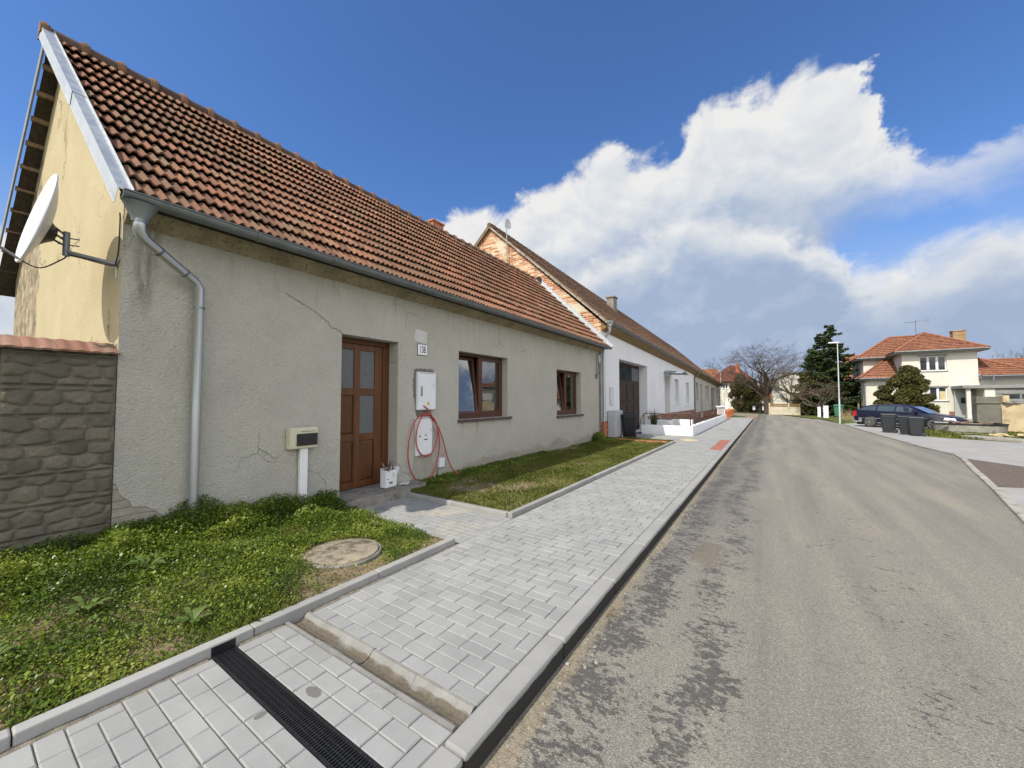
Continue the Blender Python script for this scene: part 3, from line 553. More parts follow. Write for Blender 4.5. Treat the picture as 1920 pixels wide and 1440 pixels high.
Mt['fenceconc'] = simple('cream_concrete_panel', (0.52, 0.47, 0.36), 0.93, 0, 0.12, 2.5, 20, 0.6, 0.012, 0.15)
Mt['stonecast'] = None
def m_stone():
    m, t, b = newmat('cast_stone_concrete'); p = pos(t)
    n = noi(t, p, 5, 6, 0.65); f = noi(t, p, 90, 4, 0.7)
    c = ramp(t, n, [(0.3, (0.125, 0.113, 0.088)), (0.6, (0.195, 0.176, 0.138)), (0.8, (0.26, 0.235, 0.185))])
    tn = mrange(t, nd(t, 'ShaderNodeAttribute', attribute_name='tint').outputs['Fac'], 0, 1, 0.74, 1.2, smooth=False); c = mix(t, 1.0, c, nd(t, 'ShaderNodeCombineXYZ', {0: tn, 1: tn, 2: tn}).outputs[0], 'MULTIPLY')
    z = sep(t, p)[2]; c = mix(t, mrange(t, z, 1.3, 2.0, 0, 0.5), c, (0.12, 0.11, 0.085))
    c = mix(t, mrange(t, f, 0.40, 0.58, 0.5, 0.0), c, (0.11, 0.098, 0.075))
    c = mix(t, mrange(t, noi(t, vadd(t, p, (3, 1, 4)), 16, 6, .7), 0.66, 0.71, 0, 0.7), c, (0.38, 0.37, 0.33))
    socks(t, b, {'Base Color': c, 'Roughness': 0.95, 'Specular IOR Level': 0.15, 'Normal': bump(t, f, 0.7, 0.008)}); return m
Mt['stonecast'] = m_stone()
# ================================================================== SETTING: ground, road, pavement, kerbs
def struct(name, mb, mat, **k): return tag(mb.build(name, mat, None, **k), kind='structure')
def flat(pts, z): return [(x, y, z) for x, y in pts]
struct('terrain', MB().quad(*flat([(-600, -300), (600, -300), (600, 900), (-600, 900)], -0.16)), Mt['terrain'])
ROAD_R = [(1.4, -8), (2.25, 5.5), (2.895, 8.52), (3.467, 11.26), (4.07, 14.3), (4.52, 16.5), (4.64, 17.4), (4.42, 19.5), (4.34, 22), (4.2, 25.5), (4.1, 30), (4.1, 34.6), (3.5, 40.8), (2.3, 44.3), (1.2, 49.1), (-0.2, 52.4), (-4, 56.0), (-12, 59.5), (-40, 66)]
ROAD_L = [(-40, 60), (-14, 54.0), (-6, 50.5), (-3.0, 46.5), (-1.7, 43), (-1.25, 39.6), (-1.165, 37), (-1.165, -8)]
struct('road', MB().quad(*flat(ROAD_R + ROAD_L, -0.12)), Mt['asphalt'])
struct('drive', MB().quad(*flat([(4.62, 17.4), (4.60, 16.5), (5.28, 15.26), (7.33, 12.4), (9.1, 9.9), (30, 4), (30, 46), (4.1, 46), (4.1, 34.6), (4.1, 30), (4.2, 25.5), (4.34, 22), (4.42, 19.5)], -0.105)), Mt['drive'])
struct('gravel_bed', MB().quad(*flat([(4.55, 16.5), (5.27, 15.24), (7.32, 12.4), (4.0, 11.58), (3.55, 11.5)], -0.10)), Mt['gravel'])
struct('side_pavement', MB().quad(*flat([(2.30, 5.5), (2.96, 8.5), (3.56, 11.4), (4.0, 11.55), (7.33, 12.38), (9.05, 9.9), (9, 5.5)], -0.094)), Mt['drive'])
struct('lawn', MB().quad(*flat([(-1.4, 42), (-1.8, 44.5), (-3.2, 48), (-6.3, 51.5), (-14, 55), (-14, 42)], -0.10)), Mt['lawnfar'])
struct('lawn', MB().quad(*flat([(4.1, 34.6), (5.2, 36.5), (12, 38), (30, 40), (30, 75), (-8, 75), (-3.5, 57.0), (0.1, 52.9), (1.5, 49.4), (2.6, 44.4), (3.75, 40.8)], -0.10)), Mt['lawnfar'])
struct('lawn', MB().quad(*flat([(5.9, 25.2), (6.4, 24.4), (8.4, 23.2), (12, 21.5), (14, 26), (10.4, 31), (7.0, 28.2)], -0.097)), Mt['lawnfar'])

# pavement of real paving blocks
def paver(mb, x0, x1, y0, y1, z=0.0, g=0.0022, c=0.005):
    x0 += g; x1 -= g; y0 += g; y1 -= g
    if x1 - x0 < 0.015 or y1 - y0 < 0.015: return
    dz = random.gauss(0, 0.0011); t1 = random.gauss(0, 0.0009); t2 = random.gauss(0, 0.0009)
    z0 = z - 0.03; a = z - c + dz
    o = [(x0, y0), (x1, y0), (x1, y1), (x0, y1)]; i = [(x0 + c, y0 + c), (x1 - c, y0 + c), (x1 - c, y1 - c), (x0 + c, y1 - c)]
    q = [t1 + t2, -t1 + t2, -t1 - t2, t1 - t2]
    vs = [(x, y, z0) for x, y in o] + [(x, y, a) for x, y in o] + [(x, y, z + dz + q[k]) for k, (x, y) in enumerate(i)]
    fs = [(8, 9, 10, 11)]
    for k in range(4):
        n = (k + 1) % 4; fs += [(k, n, n + 4, k + 4), (k + 4, n + 4, n + 8, k + 8)]
    mb.add(vs, fs)
PX0, PX1 = -2.888, -1.302
def course(mb, xa, xb, y, k, last):
    # courses run in pairs that share their joints; every other pair starts with a block turned along the edge
    L = 0.2; x = xb; odd = (k // 2) % 2; first = k % 2 == 0
    if odd:
        if first: paver(mb, x - 0.1, x, y, y + (0.1 if last else 0.2))
        x -= 0.1
    while x - xa > 0.008:
        nx = x - L
        if nx < xa + 0.03:
            if x - xa < 0.14 and odd:
                if first: paver(mb, xa, x, y, y + (0.1 if last else 0.2))
            else: paver(mb, xa, x, y, y + 0.1)
            break
        paver(mb, nx, x, y, y + 0.1); x = nx
def field(mb, xa, xb, y0, n, k0=0):
    for k in range(n): course(mb, xa, xb, y0 + 0.1 * k, k + k0, k == n - 1)
pm = MB()
field(pm, PX0, PX1, 0.996 - 2.4, 24); field(pm, PX0, PX1, 1.130, 3, 2); field(pm, PX0, PX1, 1.616, 120, 1)
field(pm, PX0, -1.63, 13.616, 36); field(pm, PX0, PX1, 17.216, 216)
field(pm, -5.0, PX0 - 0.002, 3.29, 10, 2); paver(pm, -5.0, PX0 - 0.01, 4.29, 4.34); field(pm, -5.25, PX0 - 0.002, 15.35, 27)
struct('pavement', pm, Mt['paver'])
bed = MB()
for r in ((PX0 - 0.03, -1.5, PX1 + 0.01, 0.996), (PX0 - 0.03, 1.130, PX1 + 0.01, 1.430), (PX0 - 0.03, 1.612, PX1 + 0.01, 39), (-5.05, 3.25, PX0 - 0.03, 4.40), (-5.3, 15.3, PX0 - 0.03, 18.05)):
    bed.quad(*flat([(r[0], r[1]), (r[2], r[1]), (r[2], r[3]), (r[0], r[3])], -0.009))
struct('pavement_bed', bed, Mt['sand'])
rp = MB(); field(rp, -1.625, PX1, 13.616, 36)
for j in range(10):
    for i in range(3): paver(rp, -1.75 + 0.2 * i, -1.55 + 0.2 * i, 40.2 + 0.1 * j, 40.3 + 0.1 * j, z=-0.02)
struct('tactile_paving', rp, Mt['redpaver'])

# kerb stones
def stones_y(mb, x0, x1, ya, yb, z0, z1, ln=1.0, jit=0.003):
    y = ya
    while y < yb - 0.02:
        e = min(yb, y + ln); d = random.gauss(0, jit * 0.4); dx = random.gauss(0, jit * 0.5)
        mb.box(x0 + dx, y + 0.0025, z0, x1 + dx, e - 0.0025, z1 + d); y = e
kb = MB(); stones_y(kb, -1.30, -1.165, -1.64, 37.0, -0.28, 0.006)
pts = [(-1.165, 37.0), (-1.25, 39.6), (-1.7, 43), (-3.0, 46.5), (-6, 50.5), (-14, 54.0)]
for (xa, ya), (xb, yb) in zip(pts, pts[1:]):
    d = Vector((xb - xa, yb - ya, 0)).normalized(); nrm = Vector((-d.y, d.x, 0)) * 0.135
    a, b_ = Vector((xa, ya, -0.28)), Vector((xb, yb, -0.28)); top = 0.0 if ya < 38 else -0.06
    kb.prism([a, b_, b_ + nrm, a + nrm], (0, 0, 0.28 + top))
struct('kerb', kb, Mt['roadkerb'], bevel=0.018)
ek = MB(); stones_y(ek, -3.0, -2.92, -1.76, 3.24, -0.2, 0.062); stones_y(ek, -3.0, -2.92, 4.36, 15.0, -0.2, 0.062)
stones_y(ek, -4.4, -2.92, 0, 0, 0, 0)
x = -5.0
while x < -3.02: e = min(-3.003, x + 1.0); ek.box(x + 0.002, 3.21, -0.2, e - 0.002, 3.29, 0.018); ek.box(x + 0.002, 4.345, -0.2, e - 0.002, 4.425, 0.055); x = e
struct('edging_kerb', ek, Mt['kerb'], bevel=0.009)
rk = MB(); rr = [(2.25, 5.5), (2.895, 8.52), (3.467, 11.26), (4.07, 14.3), (4.52, 16.5), (4.66, 17.5)]
for (xa, ya), (xb, yb) in zip(rr, rr[1:]):
    a, b_ = Vector((xa, ya, 0)), Vector((xb, yb, 0)); n = max(1, round((b_ - a).length)); d = (b_ - a) / n; nr = Vector((d.y, -d.x, 0)).normalized() * 0.115
    for i in range(n):
        p = a + d * i + d * 0.004; q = a + d * (i + 1) - d * 0.004
        rk.prism([Vector((*v.to_2d(), -0.3)) for v in (p, q, q + nr, p + nr)], (0, 0, 0.3 - 0.080 + random.gauss(0, 0.003)))
struct('kerb', rk, Mt['concrete'], bevel=0.02)
es = MB(); ea = [(4.42, 19.5), (4.34, 22), (4.2, 25.5), (4.1, 30), (4.1, 34.6)]
for (xa, ya), (xb, yb) in zip([(4.66, 17.5)] + ea, ea): es.prism([(xa, ya, -0.2), (xb, yb, -0.2), (xb + 0.09, yb, -0.2), (xa + 0.09, ya, -0.2)], (0, 0, 0.103))
struct('drive_edging', es, Mt['stepconc'])

# verge soil (the ground the plants grow in)
def gz_left(x, y):
    t = min(1, max(0, (-3.0 - x) / 2.35)); lft = min(1, max(0, (3.2 - y) / 2.2))
    return 0.035 + t * (0.035 + 0.165 * lft) + 0.018 * mnoise.noise((x * 1.7, y * 1.7, 0.3)) + 0.008 * mnoise.noise((x * 6, y * 6, 1.3))
def gz_right(x, y):
    t = min(1, max(0, (-3.0 - x) / 2.3))
    return 0.040 + 0.03 * t + 0.012 * mnoise.noise((x * 1.5, y * 1.5, 4.3)) + 0.006 * mnoise.noise((x * 6, y * 6, 7.3))
struct('verge_soil', MB().grid(lambda u, v: (-5.4 + 2.40 * u, -1.6 + 4.81 * v, gz_left(-5.4 + 2.40 * u, -1.6 + 4.81 * v)), 60, 110), Mt['soil'], smooth=True)
struct('verge_soil', MB().grid(lambda u, v: (-5.4 + 2.40 * u, 4.425 + 10.9 * v, gz_right(-5.4 + 2.40 * u, 4.425 + 10.9 * v)), 50, 160), Mt['soil'], smooth=True)

# washed-out sand lying along the foot of the edging kerb
def ds(u, v):
    x = -2.922 + 0.075 * u; y = -1.5 + 4.75 * v; n = mnoise.fractal((x * 9, y * 4.0, 2.0), 1.0, 2.0, 4)
    if 0.985 < y < 1.142 or 1.42 < y < 1.625: return (x, y, -0.06)
    return (x, y, -0.004 + max(0, 0.0075 + 0.011 * n) * (1 - u) ** 0.8 - 0.008 * u)
struct('pavement_dirt', MB().grid(ds, 14, 420), Mt['sand'], smooth=True)
# drain grate
g = empty('drain_grate', (-2.1, 1.063, 0), 0, 'black slotted drainage grate set across the grey paving, beside the concrete channel', 'drain grate')
tr = MB(); tr.box(-2.915, 0.9965, -0.10, -1.30, 1.0025, 0.0); tr.box(-2.915, 1.1235, -0.10, -1.30, 1.1295, 0.0); tr.box(-2.915, 1.0025, -0.10, -1.30, 1.1235, -0.094)
tr.build('trough', Mt['grate'], g)
fr = MB(); fr.box(-2.915, 1.003, -0.022, -1.302, 1.012, -0.002); fr.box(-2.915, 1.114, -0.022, -1.302, 1.123, -0.002)
for yb in (1.040, 1.063, 1.086): fr.box(-2.915, yb - 0.0025, -0.024, -1.302, yb + 0.0025, -0.006)
fr.build('grate_frame', Mt['grate'], g)
sl = MB(); x = -2.91
while x < -1.31: sl.box(x, 1.0125, -0.020, x + 0.0085, 1.1135, -0.0035); x += 0.0175
for yb in (1.0075, 1.1185):
    x = -2.90
    while x < -1.31: sl.cyl((x, yb, -0.003), (x, yb, 0.002), 0.0042, 0.003, 6); x += 0.035
sl.build('slats', Mt['grate'], g, bevel=0.0015, seg=1)
eg = MB(); eg.box(-2.925, 0.9965, -0.01, -2.9165, 1.1295, 0.050); eg.build('end_plate', Mt['grate'], g)
# concrete half-pipe channel across the pavement
c = empty('drainage_channel', (-2.06, 1.535, 0), 0, 'mud-stained concrete half-round gutter channel crossing the pavement behind the black grate', 'gutter channel')
prof = [(-0.092, 0.004), (-0.070, 0.004), (-0.060, -0.004), (-0.042, -0.024), (-0.015, -0.035), (0.015, -0.035), (0.042, -0.024), (0.060, -0.004), (0.070, 0.004), (0.092, 0.004)]
xs = [-2.917, -2.53, -2.13, -1.73, -1.305]
for i in range(4):
    dz = random.gauss(0, 0.003); xa, xb = xs[i] + 0.002, xs[i + 1] - 0.002; m = MB()
    m.prism([(xa, 1.523 + y * 0.97, z + dz) for y, z in prof] + [(xa, 1.6125, -0.06), (xa, 1.4335, -0.06)], (xb - xa, 0, 0))
    m.build('channel_segment', Mt['channel'], c)
# manhole covers
mc = empty('manhole_cover', (-3.57, 2.31, 0.05), 0, 'round worn concrete manhole cover lying in the weedy verge', 'manhole cover')
zc = gz_left(-3.57, 2.31)
m = MB().lathe([(0, 0.034), (0.03, 0.036), (0.035, 0.030), (0.13, 0.031), (0.31, 0.024), (0.325, 0.02), (0.33, 0.0), (0.335, -0.06)], (-3.57, 2.31, zc + 0.004), 56)
m.build('lid', Mt['oldlid'], mc, smooth=True)
m = MB().lathe([(0.337, -0.05), (0.337, 0.018), (0.352, 0.020), (0.362, 0.010), (0.365, -0.05)], (-3.57, 2.31, zc - 0.003), 56)
m.build('rim', Mt['stepconc'], mc, smooth=True)
mh = tag(MB().lathe([(0, 0.006), (0.28, 0.006), (0.285, 0.012), (0.31, 0.012), (0.315, 0.003)], (-2.64, 16.25, 0), 32).build('manhole_cover', Mt['ruin'], None), 'pale round manhole cover set in the paving before the white house', 'manhole cover')
mh = tag(MB().lathe([(0, 0.006), (0.28, 0.006), (0.30, 0.008), (0.315, 0.003)], (-2.0, 22.8, 0), 32).build('manhole_cover', Mt['stepconc'], None), 'dark round manhole cover in the paving beside the low white garden wall', 'manhole cover')

# ================================================================== HOUSE 138
WX = -5.35; Y0, Y1 = 0.98, 13.92
house = empty('bungalow', (-8.2, 7.4, 0), 0, 'long grey plastered bungalow with red clay tile roof and cream gable, number 138', 'house')
def wall_x(mb, x, y0, y1, z0, z1, ops, depth, step=None):
    ys = sorted({y0, y1} | {o[0] for o in ops} | {o[1] for o in ops}); zs = sorted({z0, z1} | {o[2] for o in ops} | {o[3] for o in ops})
    for a, b in zip(ys, ys[1:]):
        for c, d in zip(zs, zs[1:]):
            my, mz = (a + b) / 2, (c + d) / 2
            if any(o[0] < my < o[1] and o[2] < mz < o[3] for o in ops): continue
            mb.quad((x, a, c), (x, b, c), (x, b, d), (x, a, d))
    for a, b, c, d in ops:
        q = x - depth
        mb.quad((x, a, c), (x, a, d), (q, a, d), (q, a, c)); mb.quad((x, b, c), (q, b, c), (q, b, d), (x, b, d))
        mb.quad((x, a, d), (x, b, d), (q, b, d), (q, a, d)); mb.quad((x, a, c), (q, a, c), (q, b, c), (x, b, c))
DOOR = (3.37, 4.43, 0.12, 2.585); W1 = (6.0, 7.79, 1.17, 2.60); W2 = (10.42, 12.2, 1.085, 2.50)
m = MB(); wall_x(m, WX, Y0, Y1, -0.3, 3.52, [DOOR, W1, W2], 0.30)
m.build('wall', Mt['plaster'], house)
EX, EZ, RX, RZ = -5.0, 3.53, -8.2, 6.64
sl_ = (RZ - EZ) / (EX - RX)
def rz138(x): return EZ + (EX - x) * sl_ if x > RX else EZ + (x - (2 * RX - EX)) * sl_
def gyx(x): return Y0 + (x + 5.352) * 0.048      # the gable runs slightly out of square
def vyx(x): return 0.905 + (x + 5.0) * 0.070
def gable(y, xs, dz, z0=-0.3): return [(xs[0], y, z0)] + [(x, y, rz138(x) - dz) for x in xs] + [(xs[-1], y, z0)]
m = MB(); xs = [-5.352, -8.2, -11.05]
n_ = 40
m.quad(*[(x, gyx(x), z) for x, z in ((-5.352, -0.3), (-5.352, rz138(-5.352) - 0.11), (-8.2, 6.64 - 0.11), (-11.05, rz138(-11.05) - 0.11), (-11.05, -0.3))][::-1])
m.quad((-11.05, gyx(-11.05), -0.3), (-11.05, gyx(-11.05), 3.4), (-11.05, Y1, 3.4), (-11.05, Y1, -0.3))
m.build('gable_wall', Mt['cream'], house)
# cornice under the eave (rough ochre band)
m = MB(); m.prism([(WX + 0.001, 0.985, 3.36), (WX + 0.06, 0.985, 3.40), (WX + 0.15, 0.985, 3.46), (WX + 0.20, 0.985, 3.53), (WX + 0.001, 0.985, 3.60)], (0, Y1 - 0.985, 0))
m.build('cornice', Mt['cornice'], house)
# --- tiled roof
TILE_P = [(0.0, 0.0), (0.012, 0.004), (0.026, 0.024), (0.048, 0.033), (0.068, 0.024), (0.082, 0.004), (0.108, 0.0), (0.122, 0.004), (0.136, 0.024), (0.158, 0.033), (0.178, 0.024), (0.192, 0.004), (0.222, 0.0)]
TILE_S = [(0.0, 0.0), (0.03, 0.02), (0.055, 0.03), (0.08, 0.004), (0.125, 0.006), (0.16, 0.032), (0.19, 0.012), (0.222, 0.0)]
def tile_roof(mb, P, U, V, width, slope, prof, inside=None, tw=0.22, th=0.335, lift=0.045, jit=0.004, thick=0.018, sag=None, ustart=None):
    P, U, V = Vector(P), Vector(U).normalized(), Vector(V).normalized(); N = U.cross(V).normalized()
    if N.z < 0: N = -N
    nc = max(1, round(width / tw)); nr = max(1, round(slope / th)); tw = width / nc; th = slope / nr; sc = tw / 0.222
    for r in range(nr):
        v0 = r * th; v1 = v0 + th * 1.04
        rowj = random.gauss(0, jit * 0.6)
        for c in range(nc):
            u0 = c * tw
            if inside and not inside(u0 + tw / 2, v0 + th / 2): continue
            ju = random.gauss(0, jit * 0.5); jv = random.gauss(0, jit) + rowj; jn = abs(random.gauss(0, jit * 0.5)); rot = random.gauss(0, jit * 1.2)
            if random.random() < 0.025: jv -= random.uniform(0.008, 0.03); rot *= 3
            b = len(mb.v); k = len(prof); us = ustart(v0) if ustart else -1e9; us2 = ustart(v1) if ustart else -1e9
            if u0 + tw < us + 0.02: continue
            s0 = sag(u0, v0) if sag else 0
            for t, h in prof:
                q = (t * sc - tw / 2) * rot / tw
                o = P + U * max(us, u0 + t * sc + ju)
                mb.v.append(tuple(o + V * (v0 + jv + q) + N * (lift + h * 0.9 + jn + s0 - thick)))
            for t, h in prof:
                q = (t * sc - tw / 2) * rot / tw
                o = P + U * max(us, u0 + t * sc + ju)
                mb.v.append(tuple(o + V * (v0 + jv + q) + N * (lift + h + jn + s0)))
            for t, h in prof:
                o = P + U * max(us2, u0 + t * sc + ju)
                mb.v.append(tuple(o + V * (v1 + jv) + N * (0.004 + h + s0)))
            for i in range(k - 1):
                mb.f.append((b + i, b + i + 1, b + k + i + 1, b + k + i)); mb.f.append((b + k + i, b + k + i + 1, b + 2 * k + i + 1, b + 2 * k + i))
            mb.f.append((b, b + k, b + 2 * k)); mb.f.append((b + k - 1, b + 3 * k - 1, b + 2 * k - 1))
YV = 0.69
roof = empty('roof', (0, 0, 0)); roof.parent = house; roof.location = (0, 0, 0)
SL = math.hypot(EX - RX, RZ - EZ) - 0.06
def sag138(u, v): return -0.025 * math.sin(min(1, v / 4.4) * math.pi) * (0.6 + 0.4 * math.sin(u * 0.8)) + 0.008 * mnoise.noise((u * 0.7, v * 0.9, 2.0))
bpy.data.objects.remove(roof)
m = MB(); tile_roof(m, (EX + 0.03, YV, EZ - 0.02), (0, 1, 0), (RX - EX, 0, RZ - EZ), 13.92 - YV, SL, TILE_P, sag=sag138, jit=0.0065, lift=0.064, thick=0.017, tw=0.19, ustart=lambda v: vyx(EX - v / SL * (EX - RX)) - YV + 0.055)
roof = m.build('roof', Mt['clay'], house, smooth=True, angle=50)
m = MB(); XB = 2 * RX - EX + 0.1                                                     # underside boards
for (xa, za, xb, zb) in ((EX - 0.01, EZ, RX, RZ), (RX, RZ, XB, EZ)):
    A_, B_ = (xa, vyx(xa) + 0.03, za - 0.05), (xb, vyx(xb) + 0.03, zb - 0.05); C_, D_ = (xb, 13.9, zb - 0.05), (xa, 13.9, za - 0.05)
    m.prism([A_, B_, C_, D_], (0, 0, -0.045))
m.build('roof_boarding', Mt['darkwood'], roof)
m = MB(); tile_roof(m, (2 * RX - EX - 0.03, 13.92, EZ - 0.02), (0, -1, 0), (EX - RX, 0, RZ - EZ), 13.92 - YV, SL, TILE_S)
m.build('roof_tiles', Mt['clay'], roof, smooth=True, angle=50)
mr = MB(); y = YV - 0.06                                                               # ridge tiles with collars
while y < 13.9:
    e = y + 0.375; r = 0.115; mc_ = MB()
    for (a, b_, rr, m) in ((y, e + 0.02, r, mr), (y - 0.02, y + 0.075, r + 0.020, mc_), (y + 0.005, y + 0.05, r + 0.038, mc_)):
        n = 10; vs = []
        for yy in (a, b_):
            for i in range(n + 1):
                t = math.pi * (-0.12 + 1.24 * i / n); vs.append((RX + rr * math.cos(t), yy, RZ - 0.015 + rr * math.sin(t)))
        vs2 = [(RX, a, RZ - 0.02), (RX, b_, RZ - 0.02)]; bb = len(vs)
        fs = [(i, i + 1, i + n + 2, i + n + 1) for i in range(n)] + [(bb, i + 1, i) for i in range(n)] + [(bb + 1, i + n + 1, i + n + 2) for i in range(n)]
        m.add(vs + vs2, fs)
    y = e; mc_.build('ridge_collar', Mt['clay'], roof, smooth=True, angle=40)
mr.build('ridge_tiles', Mt['ridgeclay'], roof, smooth=True, angle=40)
# sheet metal verge on the near gable: a face strip, a sloping tray and an upstand along the tiles
def slab_along(mb, y0, y1, n0, n1, s0=0.0, s1=1.0, x0=EX + 0.06, z0=EZ - 0.06, x1=RX, z1=RZ, skew=False):
    a = Vector((x0, 0, z0)); b = Vector((x1, 0, z1)); d = b - a; N = Vector((-d.z, 0, d.x)).normalized()
    if N.z < 0: N = -N
    A, B = a + d * s0, a + d * s1
    q = [A + N * n0, B + N * n0, B + N * n1, A + N * n1]; o = [vyx(A.x), vyx(B.x), vyx(B.x), vyx(A.x)] if skew else [0] * 4
    mb.prism([(p.x, y0 + e, p.z) for p, e in zip(q, o)], (0, y1 - y0, 0))
fl = MB()
for (s0, s1, e) in ((0.0, 0.50, 0.0), (0.49, 1.0, 0.006)):
    slab_along(fl, -0.055 - e, 0.045, 0.070 + e, 0.075 + e, s0, s1, skew=True); slab_along(fl, -0.058 - e, -0.0555 - e, -0.075, 0.075 + e, s0, s1, skew=True)
    slab_along(fl, -0.066 - e, -0.0585 - e, -0.081, -0.075, s0, s1, skew=True)
slab_along(fl, 0.045, 0.049, 0.070, 0.105, skew=True)
fl.build('verge_flashing', Mt['flash'], roof)
bk = MB(); slab_along(bk, -0.02, 0.0, -0.12, 0.06, x0=2 * RX - EX - 0.06, z0=EZ - 0.06, skew=True); bk.build('back_verge', Mt['galv'], roof)
for i in range(11):
    s = 0.05 + i * 0.088; x = 2 * RX - EX + (EX - RX) * s; z = EZ + (RZ - EZ) * s - 0.125
    MB().box(x - 0.03, vyx(x) + 0.01, z - 0.03, x + 0.03, gyx(x) + 0.05, z + 0.03).build('batten', Mt['rawwood'], roof)
fe = MB(); slab_along(fe, 13.80, 14.0, 0.075, 0.083); slab_along(fe, 13.985, 13.992, 0.083, 0.20); slab_along(fe, 13.79, 13.80, 0.03, 0.088)
fe.build('abutment_flashing', Mt['flash'], roof)
ch = MB(); ch.box(-8.75, 8.15, 5.6, -8.33, 8.6, 6.98); ch.box(-8.78, 8.12, 6.98, -8.30, 8.63, 7.03)
ch.build('chimney', Mt['brick'], roof)
# gutter, clips, hopper and downpipe
def gutter(mb, x, z, y0, y1, r=0.075, n=10, dz=0.0):
    vs = []
    for y, zz in ((y0, z), (y1, z + dz)):
        for k in range(n + 1):
            t = math.pi + math.pi * k / n; vs.append((x + r * math.cos(t), y, zz + r * math.sin(t)))
        for k in range(n + 1):
            t = math.pi + math.pi * k / n; vs.append((x + (r - 0.004) * math.cos(t), y, zz + (r - 0.004) * math.sin(t)))
    w = 2 * (n + 1); fs = []
    for k in range(n): fs += [(k, k + 1, w + k + 1, w + k), (n + 2 + k, n + 1 + k, w + n + 1 + k, w + n + 2 + k)]
    fs += [tuple(range(n + 1)), tuple(range(w, w + n + 1))[::-1]]
    mb.add(vs, fs); mb.tube([(x + r + 0.004, y0, z + 0.003), (x + r + 0.004, y1, z + dz + 0.003)], 0.009, 8); return mb
GX, GZ = -4.925, 3.515
gut = gutter(MB(), GX, GZ, 0.885, 13.98).build('gutter', Mt['gutterzinc'], house, smooth=True, angle=50)
for y in np.arange(2.0, 13.8, 0.93):
    cl = MB()
    for k in range(8):
        t0, t1 = math.pi + math.pi * k / 8, math.pi + math.pi * (k + 1) / 8
        cl.prism([(GX + q * math.cos(t), y, GZ + q * math.sin(t)) for q, t in ((0.076, t0), (0.076, t1), (0.082, t1), (0.082, t0))], (0, 0.03, 0))
    cl.build('gutter_bracket', Mt['gutterzinc'], gut)
PB = [(-4.93, 1.015, 3.30), (-4.93, 1.015, 3.19), (-4.965, 1.055, 3.14), (-5.24, 1.535, 2.895), (-5.262, 1.585, 2.83), (-5.262, 1.59, 1.5), (-5.262, 1.59, 0.05)]
dp = MB(); dp.tube(PB, 0.048, 20); dpo = dp.build('downpipe', Mt['zinc'], house, smooth=True, angle=60)
def clamp(p, q, r): MB().tube([p, q], r, 20).build('pipe_clamp', Mt['gutterzinc'], dpo, smooth=True)
clamp(Vector(PB[0]), Vector(PB[0]) - Vector((0, 0, 0.035)), 0.052)
for s in (0.27, 0.78):
    p = Vector(PB[2]).lerp(Vector(PB[3]), s); d = (Vector(PB[3]) - Vector(PB[2])).normalized(); clamp(p - d * 0.012, p + d * 0.012, 0.0505)
clamp(Vector((-5.262, 1.59, 2.62)), Vector((-5.262, 1.59, 2.60)), 0.053); clamp(Vector((-5.262, 1.59, 0.25)), Vector((-5.262, 1.59, 0.235)), 0.053)
hp = MB().lathe([(0.049, 3.27), (0.056, 3.31), (0.105, 3.44), (0.112, 3.45)], (-4.93, 1.015, 0), 20, Matrix.Diagonal((0.82, 1.25, 1.0)))
hp.build('hopper', Mt['gutterzinc'], dpo, smooth=True)
# --- door
DX = -5.60; door = empty('door', (0, 0, 0)); door.parent = house
bpy.data.objects.remove(door)
m = MB(); m.box(DX - 0.05, 3.372, 2.50, DX + 0.02, 4.428, 2.583); m.box(DX - 0.05, 4.30, 0.122, DX + 0.02, 4.428, 2.50); m.box(DX - 0.05, 3.372, 0.122, DX + 0.02, 3.40, 2.50)
dfr = m.build('door_frame', Mt['panelwood'], house, bevel=0.006)
m = MB(); L, Rr = 3.402, 4.298; cols = [(3.48, 3.755), (3.865, 4.15)]; rows = [(0.26, 0.92), (1.03, 1.66), (1.775, 2.40)]
ys = [L, cols[0][0], cols[0][1], cols[1][0], cols[1][1], Rr]
for a, b_ in ((ys[0], ys[1]), (ys[2], ys[3]), (ys[4], ys[5])): m.box(DX - 0.045, a, 0.165, DX, b_, 2.495)
for a, b_ in cols:
    for c_, d_ in ((0.165, 0.26), (0.92, 1.03), (1.66, 1.775), (2.40, 2.495)): m.box(DX - 0.045, a + 0.0005, c_, DX - 0.001, b_ - 0.0005, d_)
door = m.build('door', Mt['doorwood'], house, bevel=0.005)
pn = MB(); gl = MB()
for ci, (a, b_) in enumerate(cols):
    for ri, (c_, d_) in enumerate(rows):
        if ri == 2 or (ri == 1 and ci == 1): gl.box(DX - 0.035, a, c_, DX - 0.022, b_, d_)
        else:
            pn.box(DX - 0.035, a, c_, DX - 0.022, b_, d_)
            i = 0.035; pn.add([(DX - 0.022, a + .008, c_ + .008), (DX - 0.022, b_ - .008, c_ + .008), (DX - 0.022, b_ - .008, d_ - .008), (DX - 0.022, a + .008, d_ - .008), (DX - 0.008, a + i, c_ + i), (DX - 0.008, b_ - i, c_ + i), (DX - 0.008, b_ - i, d_ - i), (DX - 0.008, a + i, d_ - i)], [(4, 5, 6, 7), (0, 1, 5, 4), (1, 2, 6, 5), (2, 3, 7, 6), (3, 0, 4, 7)])
pn.build('door_panel', Mt['panelwood'], door); gl.build('door_pane', Mt['frost'], door)
m = MB(); m.box(DX - 0.05, 3.372, 0.122, DX + 0.045, 4.30, 0.150); m.build('door_threshold', Mt['stepconc'], dfr)
MX = Matrix(((0, 0, 1, 0), (1, 0, 0, 0), (0, 1, 0, 0), (0, 0, 0, 1)))          # text plane -> facing +X, reading along +Y
chalk = simple('faint_chalk', (0.19, 0.075, 0.025), 0.9)
